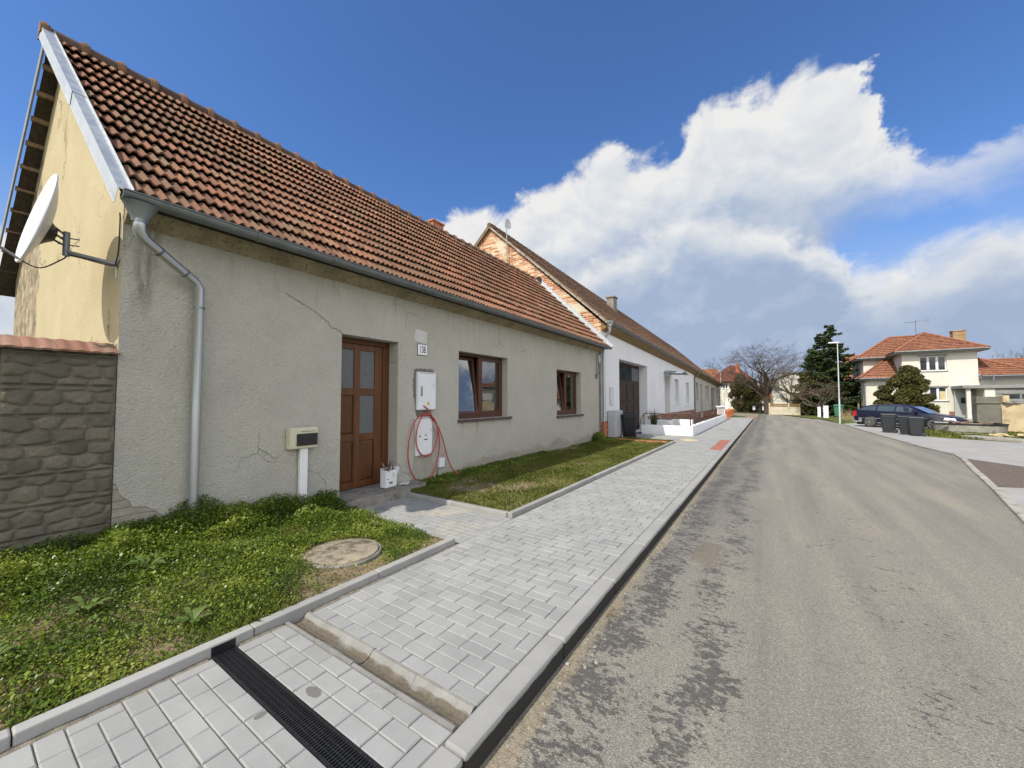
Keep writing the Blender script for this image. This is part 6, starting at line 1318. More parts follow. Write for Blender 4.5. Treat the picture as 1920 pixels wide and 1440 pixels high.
m = MB(); m.obox((7.25, 28.55, 0.40), (0.24, 0.07, 0.03), Matrix.Rotation(-.5, 3, 'Z')); tag(m.build('metal_sheet', Mt['flash'], None, bevel=0.01), 'bent bright metal piece lying on the left of the tank rim', 'scrap metal')
random.seed(2); m = MB()
for _ in range(26): m.obox((9.15 + random.uniform(-.4, .4), 24.1 + random.uniform(-.35, .35), -0.02 + random.uniform(0, .22)), (random.uniform(.04, .12), random.uniform(.04, .1), random.uniform(.02, .06)), Matrix.Rotation(random.uniform(0, 3), 3, 'Z') @ Matrix.Rotation(random.uniform(-.6, .6), 3, 'X'))
tag(m.build('rubble_heap', simple('dark_red_scrap', (0.20, 0.045, 0.05), 0.8, 0, 0.3, 9), None), 'small dark red heap at the right edge by the ruined wall', 'rubble', None, 'stuff')

# blue estate car
car = empty('parked_car', (6.62, 31.45, -0.105), math.atan2(-0.56, 0.83), 'dark blue estate car parked on the drive before the villa, nose to the right', 'car')
Lc = 4.55
# stations: x, floor z, half width low, belt z, half width belt, top z, half width top
ST = [(-2.27, 0.42, 0.60, 0.62, 0.66, 0.84, 0.60), (-2.20, 0.30, 0.74, 0.66, 0.80, 0.93, 0.72), (-2.0, 0.26, 0.80, 0.70, 0.845, 1.00, 0.78), (-1.5, 0.25, 0.83, 0.72, 0.865, 0.99, 0.81), (-0.6, 0.22, 0.84, 0.70, 0.875, 0.96, 0.825), (0.4, 0.21, 0.84, 0.68, 0.875, 0.93, 0.825),
      (0.95, 0.21, 0.84, 0.66, 0.87, 0.90, 0.80), (1.4, 0.23, 0.83, 0.62, 0.855, 0.83, 0.76), (1.85, 0.25, 0.80, 0.56, 0.82, 0.74, 0.70), (2.12, 0.27, 0.72, 0.50, 0.74, 0.64, 0.62), (2.27, 0.32, 0.58, 0.46, 0.60, 0.54, 0.50)]
m = MB(); vs = []
for x, zf, wl, zb, wb, zt, wt in ST: vs += [(x, -wl * .92, zf), (x, -wl, zf + 0.1), (x, -wb, zb), (x, -wt, zt), (x, -wt * .55, zt + 0.025), (x, 0, zt + 0.035), (x, wt * .55, zt + 0.025), (x, wt, zt), (x, wb, zb), (x, wl, zf + .1), (x, wl * .92, zf)]
k = 11; fs = []
for i in range(len(ST) - 1):
    for j in range(k): a, b = i * k + j, i * k + (j + 1) % k; fs.append((a, b, b + k, a + k))
fs += [tuple(range(k)), tuple(range((len(ST) - 1) * k, len(ST) * k))[::-1]]
m.add(vs, [f[::-1] for f in fs]); body = m.build('body', Mt['carpaint'], car, smooth=True, local=True, angle=38)
CAB = [(-2.16, 0.92, 0.70, 0.70), (-1.86, 1.26, 0.62, 0.64), (-1.45, 1.345, 0.585, 0.63), (-0.6, 1.375, 0.575, 0.63), (0.05, 1.35, 0.57, 0.62), (0.42, 1.27, 0.56, 0.63), (0.98, 0.98, 0.66, 0.66), (1.22, 0.87, 0.70, 0.70)]
belt = lambda x: np.interp(x, [s[0] for s in ST], [s[5] for s in ST]); wbt = lambda x: np.interp(x, [s[0] for s in ST], [s[6] for s in ST])
m = MB(); vs = []
for x, zt, wt, _ in CAB: vs += [(x, -wbt(x) * 0.985, belt(x) - 0.02), (x, -wt, max(zt - 0.045, belt(x))), (x, -wt * .7, max(zt, belt(x))), (x, 0, max(zt + .015, belt(x))), (x, wt * .7, max(zt, belt(x))), (x, wt, max(zt - .045, belt(x))), (x, wbt(x) * .985, belt(x) - .02)]
k = 7; fs = [(i * k + j, (i + 1) * k + j, (i + 1) * k + j + 1, i * k + j + 1) for i in range(len(CAB) - 1) for j in range(k - 1)] + [tuple(range(k))[::-1], tuple(range((len(CAB) - 1) * k, len(CAB) * k))]
m.add(vs, [f[::-1] for f in fs]); cabn = m.build('cabin', Mt['carpaint'], car, smooth=True, local=True, angle=30)
def side_glass(xs, sgn):
    lo = []; hi = []
    for x in xs:
        zt = np.interp(x, [c[0] for c in CAB], [c[1] for c in CAB]) - 0.085; wt = np.interp(x, [c[0] for c in CAB], [c[2] for c in CAB]); zb = belt(x) + 0.03; wb = wbt(x) * .985
        H = max(zt + 0.04 - belt(x) + 0.02, 0.05)
        def wy(z): return wb + (wt - wb) * min(1, max(0, (z - belt(x) + .02) / H)) + 0.006
        zt = max(zt, zb + 0.005); lo.append((x, sgn * wy(zb), zb)); hi.append((x, sgn * wy(zt), zt))
    n = len(xs); q = MB().add(lo + hi, [(i, i + 1, n + i + 1, n + i) if sgn < 0 else (i, n + i, n + i + 1, i + 1) for i in range(n - 1)]); return q
for sgn in (-1, 1):
    for xs in ((-1.93, -1.7, -1.4, -1.12), (-1.04, -0.7, -0.26), (-0.18, 0.1, 0.4, 0.85)): side_glass(xs, sgn).build('side_window', Mt['carglass'], cabn, local=True)
m = MB(); m.add([(0.49, -0.50, 1.262), (0.49, .50, 1.262), (1.17, .62, 0.915), (1.17, -.62, 0.915)], [(0, 3, 2, 1)]); m.build('windscreen', Mt['carglass'], cabn, local=True)
m = MB(); m.add([(-1.90, -0.52, 1.235), (-1.90, .52, 1.235), (-2.15, .60, 0.96), (-2.15, -.60, 0.96)], [(0, 1, 2, 3)]); m.build('rear_window', Mt['carglass'], cabn, local=True)
for sgn in (-1, 1):
    for wx in (-1.38, 1.42):
        M = Matrix.Rotation(R_(90), 3, 'X'); w = MB().lathe([(0.18, -0.10), (0.27, -0.10), (0.31, -0.07), (0.315, 0.0), (0.31, 0.07), (0.27, 0.10), (0.18, 0.10)], (wx, sgn * 0.775, 0.31), 32, M).build('wheel', Mt['tyre'], car, local=True, smooth=True, angle=50)
        r = MB(); y = sgn * 0.868
        for q in range(7):
            a = 2 * math.pi * q / 7; r.obox((wx + 0.11 * math.cos(a), y, 0.31 + 0.11 * math.sin(a)), (0.09, 0.012, 0.022), Matrix.Rotation(-a, 3, 'Y'))
        r.lathe([(0.175, -0.02), (0.20, -0.02), (0.20, 0.02), (0.175, 0.02)], (wx, y, 0.31), 28, M); r.lathe([(0, -0.015), (0.05, -0.015), (0.05, .015), (0, .015)], (wx, y, 0.31), 16, M); r.build('rim', Mt['rim'], w, local=True)
        MB().lathe([(0, -0.001), (0.18, -0.001), (0.18, 0.001), (0, 0.001)], (wx, sgn * 0.84, 0.31), 20, M).build('brake_disc', Mt['black'], w, local=True)
        ar_ = MB(); n = 18; rings = []
        for t in range(n + 1): a = math.pi * (-0.06 + 1.12 * t / n); rings.append(a)
        vs = [];
        for a in rings: vs += [(wx + 0.335 * math.cos(a), sgn * 0.895, 0.31 + 0.335 * math.sin(a)), (wx + 0.37 * math.cos(a), sgn * 0.878, 0.31 + 0.37 * math.sin(a)), (wx + 0.30 * math.cos(a), sgn * 0.70, 0.31 + 0.30 * math.sin(a)), (wx + 0.335 * math.cos(a), sgn * 0.70, 0.31 + 0.335 * math.sin(a))]
        ar_.add(vs, [(4 * t + i, 4 * t + (i + 1) % 4, 4 * t + 4 + (i + 1) % 4, 4 * t + 4 + i) for t in range(n) for i in (0, 3)] ); ar_.build('wheel_arch', Mt['black'], car, local=True)
    m = MB(); m.prism([(-2.30, sgn * 0.70, 0.36), (-2.30, sgn * .70, 0.56), (-1.78, sgn * 0.885, 0.56), (-1.74, sgn * 0.87, 0.30), (-2.1, sgn * .82, 0.28)], (0, -sgn * 0.06, 0)); m.build('bumper_side', Mt['trim'], car, local=True, bevel=0.01)
    m = MB(); m.box(-2.24, sgn * 0.62 - .0, 0.66, -2.22, sgn * .78, 0.98); m.prism([(-2.245, sgn * 0.80, 0.62), (-2.02, sgn * 0.853, 0.66), (-2.06, sgn * 0.80, 0.93), (-2.22, sgn * 0.75, 0.93)], (0, -sgn * .10, 0)); m.build('tail_lamp', Mt['tail'], car, local=True, bevel=0.006)
    m = MB(); m.prism([(1.78, sgn * 0.835, 0.56), (2.2, sgn * 0.66, 0.52), (2.16, sgn * 0.66, 0.66), (1.82, sgn * 0.75, 0.70)], (0, -sgn * .08, 0)); m.build('headlight', Mt['lens'], car, local=True, bevel=0.006)
    m = MB(); m.box(-1.72, sgn * 0.876 - .004, 0.53, 1.02, sgn * 0.876 + .008, 0.555); m.box(-1.0, sgn * .845 - .01, 0.26, 1.0, sgn * .845 + .01, 0.30); m.build('side_trim', Mt['chrome'], car, local=True)
    m = MB(); m.obox((0.72, sgn * 0.91, 0.98), (0.06, 0.09, 0.055), Matrix.Identity(3)); m.build('mirror', Mt['carpaint'], car, local=True, bevel=0.02)
    m = MB()
    for x in (-0.98, 0.02): m.box(x, sgn * .872 - .006, 0.76, x + 0.16, sgn * .872 + .012, 0.785)
    m.build('door_handle', Mt['carpaint'], car, local=True, bevel=0.004)
m = MB(); m.box(-2.315, -0.70, 0.34, -2.24, 0.70, 0.56); m.build('bumper', Mt['trim'], car, local=True, bevel=0.03)
m = MB(); m.box(2.20, -0.56, 0.26, 2.30, 0.56, 0.46); m.build('bumper', Mt['trim'], car, local=True, bevel=0.03)
m = MB(); m.box(-2.325, -0.26, 0.70, -2.27, .26, 0.82); m.build('number_plate', Mt['white'], car, local=True)
m = MB(); m.box(-2.1, -0.7, 0.14, 2.1, 0.7, 0.30); m.build('underbody', Mt['black'], car, local=True)

# ------------------------------------------------------------------ trees and shrubs
def bare_tree(name, label, loc, H, spread, r0, seed, mat, levels=6, lean=(0, 0), fork=0.33, twr=0.014, nmain=6, cat='tree', squash=0.85):
    rd = random.Random(seed); root = empty(name, loc, 0, label, cat)
    tr = MB(); tw = MB(); loc = Vector(loc)
    def grow(p, d, L, r, lv, mb):
        n = 4 if lv < 3 else 3; pts = [p]; rs = [r]; q = p.copy(); dd = d.copy()
        for i in range(n):
            dd = (dd + Vector((rd.gauss(0, .17), rd.gauss(0, .17), rd.gauss(0.03, .12)))).normalized(); q = q + dd * (L / n); pts.append(q.copy()); rs.append(r * (1 - 0.42 * (i + 1) / n))
        mb.tube(pts, rs, 8 if lv < 2 else (5 if lv < 4 else 3), cap=False)
        if lv >= levels: return
        nb = rd.choice((2, 3, 3)) if lv < levels - 1 else rd.choice((3, 4))
        for b in range(nb):
            az = rd.uniform(0, 6.283); tilt = rd.uniform(0.35, 0.95); up = Vector((0, 0, 1))
            a = dd.orthogonal().normalized(); a.rotate(Matrix.Rotation(az, 3, dd)); nd_ = (dd * math.cos(tilt) + a * math.sin(tilt)); nd_.z = nd_.z * squash + 0.10; nd_.normalize()
            st = pts[-1] if b == 0 else pts[rd.randint(max(1, n - 2), n)]
            grow(st, nd_, L * rd.uniform(0.62, 0.84), max(rs[-1] * rd.uniform(0.62, 0.82), twr * 0.5), lv + 1, tw if lv + 1 >= 3 else tr)
    base = loc + Vector((0, 0, -0.15)); top = loc + Vector((lean[0], lean[1], H * fork))
    tr.tube([base, base + Vector((0, 0, 0.35)), (base + top) / 2 + Vector((0.05, 0, 0)), top], [r0 * 1.5, r0 * 1.1, r0, r0 * 0.95], 12, cap=False)
    for k in range(nmain):
        az = 6.283 * k / nmain + rd.uniform(-.3, .3); tl = rd.uniform(0.6, 1.15) if k else 0.15
        d = Vector((math.cos(az) * math.sin(tl), math.sin(az) * math.sin(tl) * 0.8, math.cos(tl))); grow(top - Vector((0, 0, rd.uniform(0, H * fork * 0.25))), d, spread * rd.uniform(0.8, 1.15), r0 * rd.uniform(0.45, 0.68), 1, tr)
    tr.build('trunk', mat, root, smooth=True); tw.build('crown', mat if twr > 0.013 else Mt['twig'], root); return root
bare_tree('oak_tree', 'large bare oak with wide twisted branches behind the concrete fence', (-0.25, 54.5, -0.1), 8.8, 2.55, 0.36, 15, Mt['bark'], 7, (-0.1, 0.0), 0.27, 0.014, 10, 'tree', 0.5)
bare_tree('bare_bush', 'brown leafless shrub leaning before the dark spruce', (4.6, 48.6, -0.1), 4.6, 1.25, 0.13, 8, Mt['twig'], 6, (-0.5, 0), 0.22, 0.010, 8, 'shrub', 0.7)
bare_tree('bare_tree', 'far bare tree showing above the villa roof at the right edge', (25.9, 75, 2.5), 6.0, 1.7, 0.2, 5, Mt['bark'], 5, (0, 0), 0.3, 0.02, 6)
bare_tree('bare_bush', 'thin bare shrub in front of the far brown-roofed house', (-5.6, 66, -0.1), 3.2, 1.0, 0.06, 9, Mt['twig'], 5, (0, 0), 0.25, 0.012, 6, 'shrub')
bare_tree('bare_tree', 'small bare fruit tree before the white house beyond the fence', (1.9, 58, -0.1), 4.6, 1.35, 0.10, 19, Mt['bark'], 5, (0, 0), 0.3, 0.014, 6)
bare_tree('bare_tree', 'hazy bare crown filling the gap between oak and spruce', (2.6, 68, -0.1), 8.0, 2.2, 0.18, 23, Mt['twig'], 6, (0, 0), 0.3, 0.012, 7)
def conifer(name, label, loc, H, Rb, n, seed, mat, size=0.16, power=0.85, droop=0.25, trunk=True, whorl=0.45, cat='tree', gap=0.10, base=0.05):
    r = np.random.default_rng(seed); root = empty(name, loc, 0, label, cat); C = []; D = []
    levels = np.arange(H * base, H * 0.985, whorl * H / 11.0)
    for z in levels:
        f = (1 - z / H) ** power; Rz = Rb * f * r.uniform(0.80, 1.18) + 0.10; nb = max(4, int(9 * f + 4))
        for b in range(nb):
            if r.uniform() < gap: continue
            az = r.uniform(0, 2 * math.pi); L = Rz * r.uniform(0.6, 1.12); m = max(5, int(n * L / (Rb * len(levels) * 6)))
            t = r.uniform(0.12, 1, m) ** 0.75; side_ = r.normal(0, 0.13, m) * L * (1.1 - t * 0.7)
            x = np.cos(az) * t * L - np.sin(az) * side_; y = np.sin(az) * t * L + np.cos(az) * side_; zz = z - droop * t * L + 0.22 * (t ** 3) * L + r.normal(0, 0.06, m) - np.abs(side_) * 0.25
            C.append(np.stack([x, y, zz], 1))
    C = np.concatenate(C); V, F = leaf_cloud(0, C, size, seed + 1, 0.6); o = npmesh('crown', V, F, mat); o.parent = root
    if trunk: MB().tube([(0, 0, -0.2), (0, 0, H * 0.5), (0, 0, H * 0.97)], [Rb * 0.09, Rb * 0.05, 0.015], 8).build('trunk', Mt['bark'], root, local=True)
    return root
conifer('spruce_tree', 'tall dark green spruce behind the street lamp', (5.35, 52.5, -0.1), 9.7, 3.35, 76000, 3, Mt['needle'], 0.12, 0.62, 0.34, gap=0.05, whorl=0.30)
conifer('spruce_tree', 'shorter second spruce top left of the tall dark spruce', (4.1, 54.0, -0.1), 7.6, 2.5, 28000, 13, Mt['needle'], 0.12, 0.7, 0.30, gap=0.2, whorl=0.34)
conifer('evergreen_shrub', 'dark evergreen at the foot of the tall spruce, beside the concrete fence', (3.4, 51.6, -0.1), 4.6, 1.9, 20000, 23, Mt['thuja'], 0.11, 0.55, 0.15, cat='shrub', whorl=0.6)
conifer('evergreen_shrub', 'dark evergreen shrub between the green bin and the villa', (7.1, 53, -0.1), 4.0, 1.3, 9000, 27, Mt['needle'], 0.12, 0.5, 0.1, cat='shrub', whorl=0.6)
def bush(name, label, loc, blobs, n, size, mat, seed, cat='shrub'):
    r = np.random.default_rng(seed); root = empty(name, loc, 0, label, cat); C = []
    tot = sum(b[3] * b[4] for b in blobs)
    for (x, y, z, rx, rz) in blobs:
        k = int(n * rx * rz / tot); v = r.normal(size=(k, 3)); v /= np.linalg.norm(v, axis=1)[:, None]; rad = r.uniform(0.35, 1.08, k) ** 0.6
        lump = 1 + 0.16 * np.sin(v[:, 0] * 7 + x * 3) * np.sin(v[:, 2] * 6 + z * 5) * np.cos(v[:, 1] * 7)
        C.append(np.stack([x + v[:, 0] * rx * rad * lump, y + v[:, 1] * rx * rad * lump, z + v[:, 2] * rz * rad * lump], 1))
    C = np.concatenate(C); C = C[C[:, 2] > 0]; V, F = leaf_cloud(0, C, size, seed, 0.9); o = npmesh('foliage', V, F, mat); o.parent = root
    m = MB(); 
    for (x, y, z, rx, rz) in blobs: m.tube([(x * 0.2, y * 0.2, -0.1), (x * .6, y * .6, z * 0.5), (x, y, z)], [0.09, 0.06, 0.02], 6)
    m.build('stems', Mt['bark'], root, local=True); return root
rd = random.Random(31); bl = []
for i in range(64):
    t = rd.random(); z = 0.35 + 3.65 * t; w = 2.35 * (1 - t) ** 0.75 + 0.12; a = rd.uniform(0, 6.283); k = rd.uniform(0.3, 1.0)
    bl.append((math.cos(a) * w * k - 0.25 + 0.25 * t, math.sin(a) * w * k * 0.7, z, rd.uniform(0.28, 0.50), rd.uniform(0.26, 0.44)))
bush('juniper_bush', 'big olive green juniper bush between the blue car and the villa', (8.95, 42.2, -0.1), bl, 40000, 0.075, Mt['thuja'], 41)
rd = random.Random(37); bl = []
for i in range(34):
    t = rd.random(); z = 0.4 + 4.2 * t; w = 1.35 * (1 - t) ** 0.6 + 0.1; a = rd.uniform(0, 6.283); k = rd.uniform(0.3, 1.0); bl.append((math.cos(a) * w * k, math.sin(a) * w * k, z, rd.uniform(0.35, 0.6), rd.uniform(0.4, 0.6)))
bush('cypress_bush', 'tan and green cypress bush behind the far lawn, left of the oak', (-3.35, 59.5, -0.1), bl, 18000, 0.085, Mt['thujabrown'], 43)
bl2 = [(x * 0.8, y * .8, z * 0.85, a, b) for x, y, z, a, b in bl]
bush('cypress_bush', 'darker green cypress bush close beside the tan one', (-1.95, 58.2, -0.1), bl2, 14000, 0.085, Mt['thuja'], 44)

# ------------------------------------------------------------------ far houses
def hip_house(name, label, x0, x1, y0, y1, zw, zr, wmat, rmat, wins, ov=0.5, ridge=0.5):
    h = empty(name, ((x0 + x1) / 2, (y0 + y1) / 2, -.1), 0, label, 'house'); m = MB(); wall_y(m, y0, x0, x1, -.2, zw, wins, 0.15)
    m.quad((x0, y0, -.2), (x0, y0, zw), (x0, y1, zw), (x0, y1, -.2)); m.quad((x1, y0, -.2), (x1, y1, -.2), (x1, y1, zw), (x1, y0, zw)); m.build('wall', wmat, h)
    e = [(x0 - ov, y0 - ov, zw - .1), (x1 + ov, y0 - ov, zw - .1), (x1 + ov, y1 + ov, zw - .1), (x0 - ov, y1 + ov, zw - .1)]; cx = (x0 + x1) / 2; cy = (y0 + y1) / 2; L = (x1 - x0) * ridge / 2
    a, b = (cx - L, cy, zr), (cx + L, cy, zr); m = MB(); hip_face(m, e[0], e[1], b, a); hip_face(m, e[1], e[2], b, b); hip_face(m, e[3], e[0], a, a); m.quad(e[2], e[3], a, b)
    r = m.build('roof', rmat, h, smooth=True, angle=50); m = MB()
    for p, q in ((e[0], a), (e[1], b), (a, b)): m.tube([p, q], 0.1, 6)
    m.build('ridge_tiles', rmat, r); m = MB(); m.box(x0 - ov, y0 - ov + .02, zw - .3, x1 + ov, y0 - 0.002, zw - .12); m.build('eaves_board', Mt['gatebrown'], r)
    for w in wins: yz_window(h, y0, w, Mt['gardenwhite'], Mt['dirtyglass'], 1)
    return h, r
h, r = hip_house('far_house', 'off white house with dark brown hipped roof at the end of the street', -8.6, -2.5, 76, 83, 4.7, 7.55, Mt['warmwall'], Mt['brownclay'], [(-6.75, -6.05, 3.3, 4.3), (-7.9, -7.2, 3.3, 4.3)], 0.6, 0.12)
m = MB(); m.box(-4.9, 77.6, 6.0, -4.3, 78.2, 7.75); m.build('chimney', Mt['terracotta'], r)
hip_house('far_house', 'red-roofed house low behind the brown-roofed house', -13.5, -7.6, 84, 90, 4.8, 7.6, Mt['warmwall'], Mt['orangeclay'], [], 0.5, 0.6)
h = empty('white_block', (2.4, 72, 0), 0, 'white flat-topped house wall with dark bay beyond the fence', 'house')
m = MB(); wall_y(m, 70, 1.15, 4.6, -.2, 5.4, [], .1); m.quad((1.15, 70, -.2), (1.15, 70, 5.4), (1.15, 76, 5.4), (1.15, 76, -.2)); wall_y(m, 69.6, 0.25, 3.6, -.2, 2.5, [], .1); m.quad((0.25, 69.6, -.2), (.25, 69.6, 2.5), (.25, 70, 2.5), (.25, 70, -.2)); m.quad((0.25, 69.6, 2.5), (3.6, 69.6, 2.5), (3.6, 70, 2.5), (.25, 70, 2.5)); m.build('wall', Mt['warmwall'], h)
MB().box(1.05, 69.9, 5.4, 4.7, 76, 5.55).build('roof_edge', Mt['canopymat'], h); MB().box(0.45, 69.65, 2.52, 1.14, 70.6, 4.2).build('bay', Mt['canopymat'], h)
h = empty('shed', (-0.7, 70, 0), 0, 'small red-roofed outbuilding seen behind the oak trunk', 'shed')
MB().box(-2.6, 69.0, -.2, 0.15, 72, 1.5).build('wall', Mt['warmwall'], h); m = MB(); hip_face(m, (-2.8, 68.7, 1.5), (0.3, 68.7, 1.5), (0.3, 71.5, 3.6), (-2.8, 71.5, 3.6)); m.build('roof', Mt['orangeclay'], h, smooth=True, angle=50)
h, r = hip_house('far_house', 'red-roofed white house partly hidden between spruce and villa', 8.6, 14.0, 78, 86, 4.6, 8.6, Mt['warmwall'], Mt['orangeclay'], [], 0.4, 0.3)
# house across the road (only its reflection in the window panes is seen)
h, r = hip_house('neighbour_house', 'white house with red roof across the road, seen mirrored in the windows', 13.0, 22.0, 10.0, 26.0, 3.4, 7.2, Mt['warmwall'], Mt['orangeclay'], [], 0.5, 0.0)
# concrete fence
fc = empty('concrete_fence', (1.2, 50.3, -0.1), 0, 'low cream concrete panel fence with brown slats in front of the oak', 'fence')
A, B = Vector((-0.12, 50.6, -0.12)), Vector((2.60, 49.75, -0.12)); d = (B - A); u = d.normalized(); nn = Vector((-u.y, u.x, 0))
def panel(t0, t1, z0, z1, th, mat, name, gap=0.0):
    p, q = A + u * (t0 + gap), A + u * (t1 - gap); m = MB(); m.prism([p + Vector((0, 0, z0)), q + Vector((0, 0, z0)), q + Vector((0, 0, z1)), p + Vector((0, 0, z1))], nn * th); return m.build(name, mat, fc, bevel=0.01)
for t in (0.0, 1.78): panel(t, t + 0.14, 0.0, 1.28, 0.14, Mt['fenceconc'], 'fence_post')
for t0, t1 in ((0.15, 1.77), (1.93, 2.85)):
    panel(t0, t1, 0.02, 0.42, 0.05, Mt['fenceconc'], 'fence_panel'); panel(t0, t1, 0.435, 0.86, 0.05, Mt['fenceconc'], 'fence_panel')
    for z in (0.875, 1.05): panel(t0, t1, z, z + 0.15, 0.03, Mt['ochrewood'], 'fence_slat')
# lamp posts
def lamp(loc, H, label, rz, group):
    l = empty('street_lamp', loc, rz, label, 'street lamp', group)
    MB().tube([(0, 0, -0.1), (0, 0, 1.75)], 0.052, 12).build('base_tube', Mt['post'], l, local=True, smooth=True); MB().tube([(0, 0, 1.751), (0, 0, H)], [0.040, 0.030], 12).build('pole', Mt['post'], l, local=True, smooth=True)
    m = MB(); m.prism([(-0.10, -0.055, H), (-0.10, 0.055, H), (0.34, 0.085, H + 0.02), (0.50, 0.05, H + 0.03), (0.50, -0.05, H + .03), (0.34, -0.085, H + .02)], (-0.01, 0, 0.085)); m.build('lamp_head', Mt['white'], l, local=True, bevel=0.02); return l
l1 = lamp((4.03, 35.1, -0.11), 5.62, 'pale street lamp post at the verge before the dark spruce', R_(175), 'street lamps'); 
l2 = copy_tree(l1); l2.location = (-5.75, 62, -0.1); l2['label'] = 'distant street lamp rising past the end of the grey house'; l2.rotation_euler = (0, 0, R_(90)); l2.scale = (0.95, 0.95, 0.95)
pg = MB(); pg.box(3.70, 46.0, -.12, 3.98, 46.2, 0.86); tag(pg.build('white_peg', Mt['gardenwhite'], None, bevel=0.02), 'smaller white post on the grass left of the dark pole', 'post')
pg = MB(); pg.box(4.02, 44.8, -.12, 4.38, 45.05, 0.98); tag(pg.build('white_peg', Mt['gardenwhite'], None, bevel=0.02), 'larger white post on the grass right of the dark pole', 'post')
m = MB(); m.tube([(3.95, 45.6, -.1), (3.95, 45.6, 1.75)], 0.05, 8); m.tube([(3.95, 45.6, 1.7), (4.65, 45.6, 1.68)], 0.03, 6); tag(m.build('dark_pole', Mt['carpaint'], None), 'dark blue metal pole with side bar between the white posts', 'pole')
gbn = wheelie(Mt['greenbin'], 'green wheelie bin on the grass beside the street lamp', (5.3, 46.6, -0.1), R_(160), None, 1.15)
for i, (x, y, lab) in enumerate(((-1.6, 56.9, 'left dark bin with a white sheet at the far bend of the road'), (-0.72, 55.6, 'right dark bin with a white sticker at the far bend of the road'))):
    b = wheelie(Mt['navybin'], lab, (x, y, -0.11), R_(-10 + 20 * i), None, 0.98); s_ = MB(); s_.box(-0.14, -0.345, 0.35, 0.14, -0.335, 0.85); s_.build('sticker', Mt['white'], b, local=True)
m = MB(); m.tube([(5.95, 41.5, -.1), (5.95, 41.5, 1.25)], 0.06, 7); tag(m.build('wooden_post', Mt['rawwood'], None), 'weathered wooden post in the dry grass behind the car', 'post')
m = MB(); random.seed(3)
for i in range(420):
    a = random.uniform(0, 6.283); p = Vector((random.uniform(4.9, 8.2), random.uniform(39.2, 44), -0.1)); h_ = random.uniform(0.25, 0.95); q = p + Vector((math.cos(a) * h_ * .35, math.sin(a) * h_ * .35, h_)); m.tube([p, (p + q) / 2 + Vector((0, 0, .08)), q], [0.008, 0.006, 0.002], 3, cap=False)
tag(m.build('dry_grass', simple('dry_straw', (0.36, 0.28, 0.15), 0.9, 0, 0.25, 5), None), kind='stuff')

# ------------------------------------------------------------------ grass and weeds
def clumps(n, sampler, hfn, seed):
    r = np.random.default_rng(seed); P = sampler(r, n); z = np.array([hfn(x, y) for x, y in P]); return r, np.column_stack([P, z])
def dens_noise(P, s, o): return np.array([mnoise.fractal((x * s + o, y * s, 1.7), 1.0, 2.0, 4) for x, y in P])
def weeds(name, mat, n, samp, hfn, hmax, size, seed, keep=None, round_=0.62):
    """low leafy weeds: round leaves held nearly flat, stacked in a mat whose height varies"""
    r, C = clumps(n, samp, hfn, seed)
    if keep is not None: k = keep(C, r); C = C[k]
    H = hmax(C); n = len(C); C = C + np.column_stack([np.zeros(n), np.zeros(n), r.uniform(0.05, 1, n) ** 0.8 * H])
    az = r.uniform(0, 6.283, n); tl = r.normal(0.28, 0.55, n); s = size * r.choice([0.6, 0.85, 1.1, 1.6], n, p=[.3, .35, .25, .1]) * r.uniform(0.8, 1.2, n)
    a = np.stack([np.cos(az) * np.cos(tl), np.sin(az) * np.cos(tl), np.sin(tl)], 1); b = np.stack([-np.sin(az), np.cos(az), r.normal(0, 0.35, n)], 1)
    s = s[:, None]
    V = np.stack([C - a * s * 0.9, C - a * s * 0.25 - b * s * round_, C + a * s * 0.45 - b * s * round_ * 0.8, C + a * s, C + a * s * 0.45 + b * s * round_ * 0.8, C - a * s * 0.25 + b * s * round_], 1).reshape(-1, 3)
    return tag(npmesh(name, V, np.arange(6 * n).reshape(n, 6), mat), kind='stuff')
def blades(name, mat, n, samp, hfn, hgt, seed, keep=None, w=0.0028):
    r, C = clumps(n, samp, hfn, seed)
    if keep is not None: k = keep(C, r); C = C[k]
    n = len(C); az = r.uniform(0, 6.283, n); h = hgt(C) * r.uniform(0.45, 1.25, n); ln = r.uniform(0.1, 0.95, n) * h; d = np.stack([np.cos(az), np.sin(az), 0 * az], 1); s = np.stack([-np.sin(az), np.cos(az), 0 * az], 1) * (w * r.uniform(0.6, 1.5, n))[:, None]
    up = np.array([0, 0, 1.0]); m1 = C + d * (ln * 0.3)[:, None] + up * (h * 0.6)[:, None]; tip = C + d * ln[:, None] + up * (h * 0.95)[:, None]
    V = np.stack([C - s, C + s, m1 + s * 0.8, tip, m1 - s * 0.8], 1).reshape(-1, 3); return tag(npmesh(name, V, np.arange(5 * n).reshape(n, 5), mat), kind='stuff')
def rect(x0, x1, y0, y1): return lambda r, n: np.column_stack([r.uniform(x0, x1, n), r.uniform(y0, y1, n)])
def off_manhole(C): return (C[:, 0] + 3.57) ** 2 + (C[:, 1] - 2.31) ** 2 > 0.375 ** 2
def wallness(C): return np.clip((-3.35 - C[:, 0]) / 1.6, 0, 1)
def keepL(C, r):
    nz = dens_noise(C[:, :2], 1.6, 3.0); t = wallness(C); dm = np.sqrt((C[:, 0] + 3.57) ** 2 + (C[:, 1] - 2.31) ** 2)
    bare = np.exp(-((C[:, 0] + 3.12) / 0.20) ** 2) * 0.35 + np.exp(-(((C[:, 0] + 3.25) / 0.32) ** 2 + ((C[:, 1] - 2.0) / 0.55) ** 2)) * 0.22 + np.exp(-((dm - 0.36) / 0.10) ** 2) * 0.3
    p = np.clip(0.62 + 0.9 * nz + 0.55 * t - bare, 0.04, 1); return (r.uniform(0, 1, len(C)) < p) & off_manhole(C)
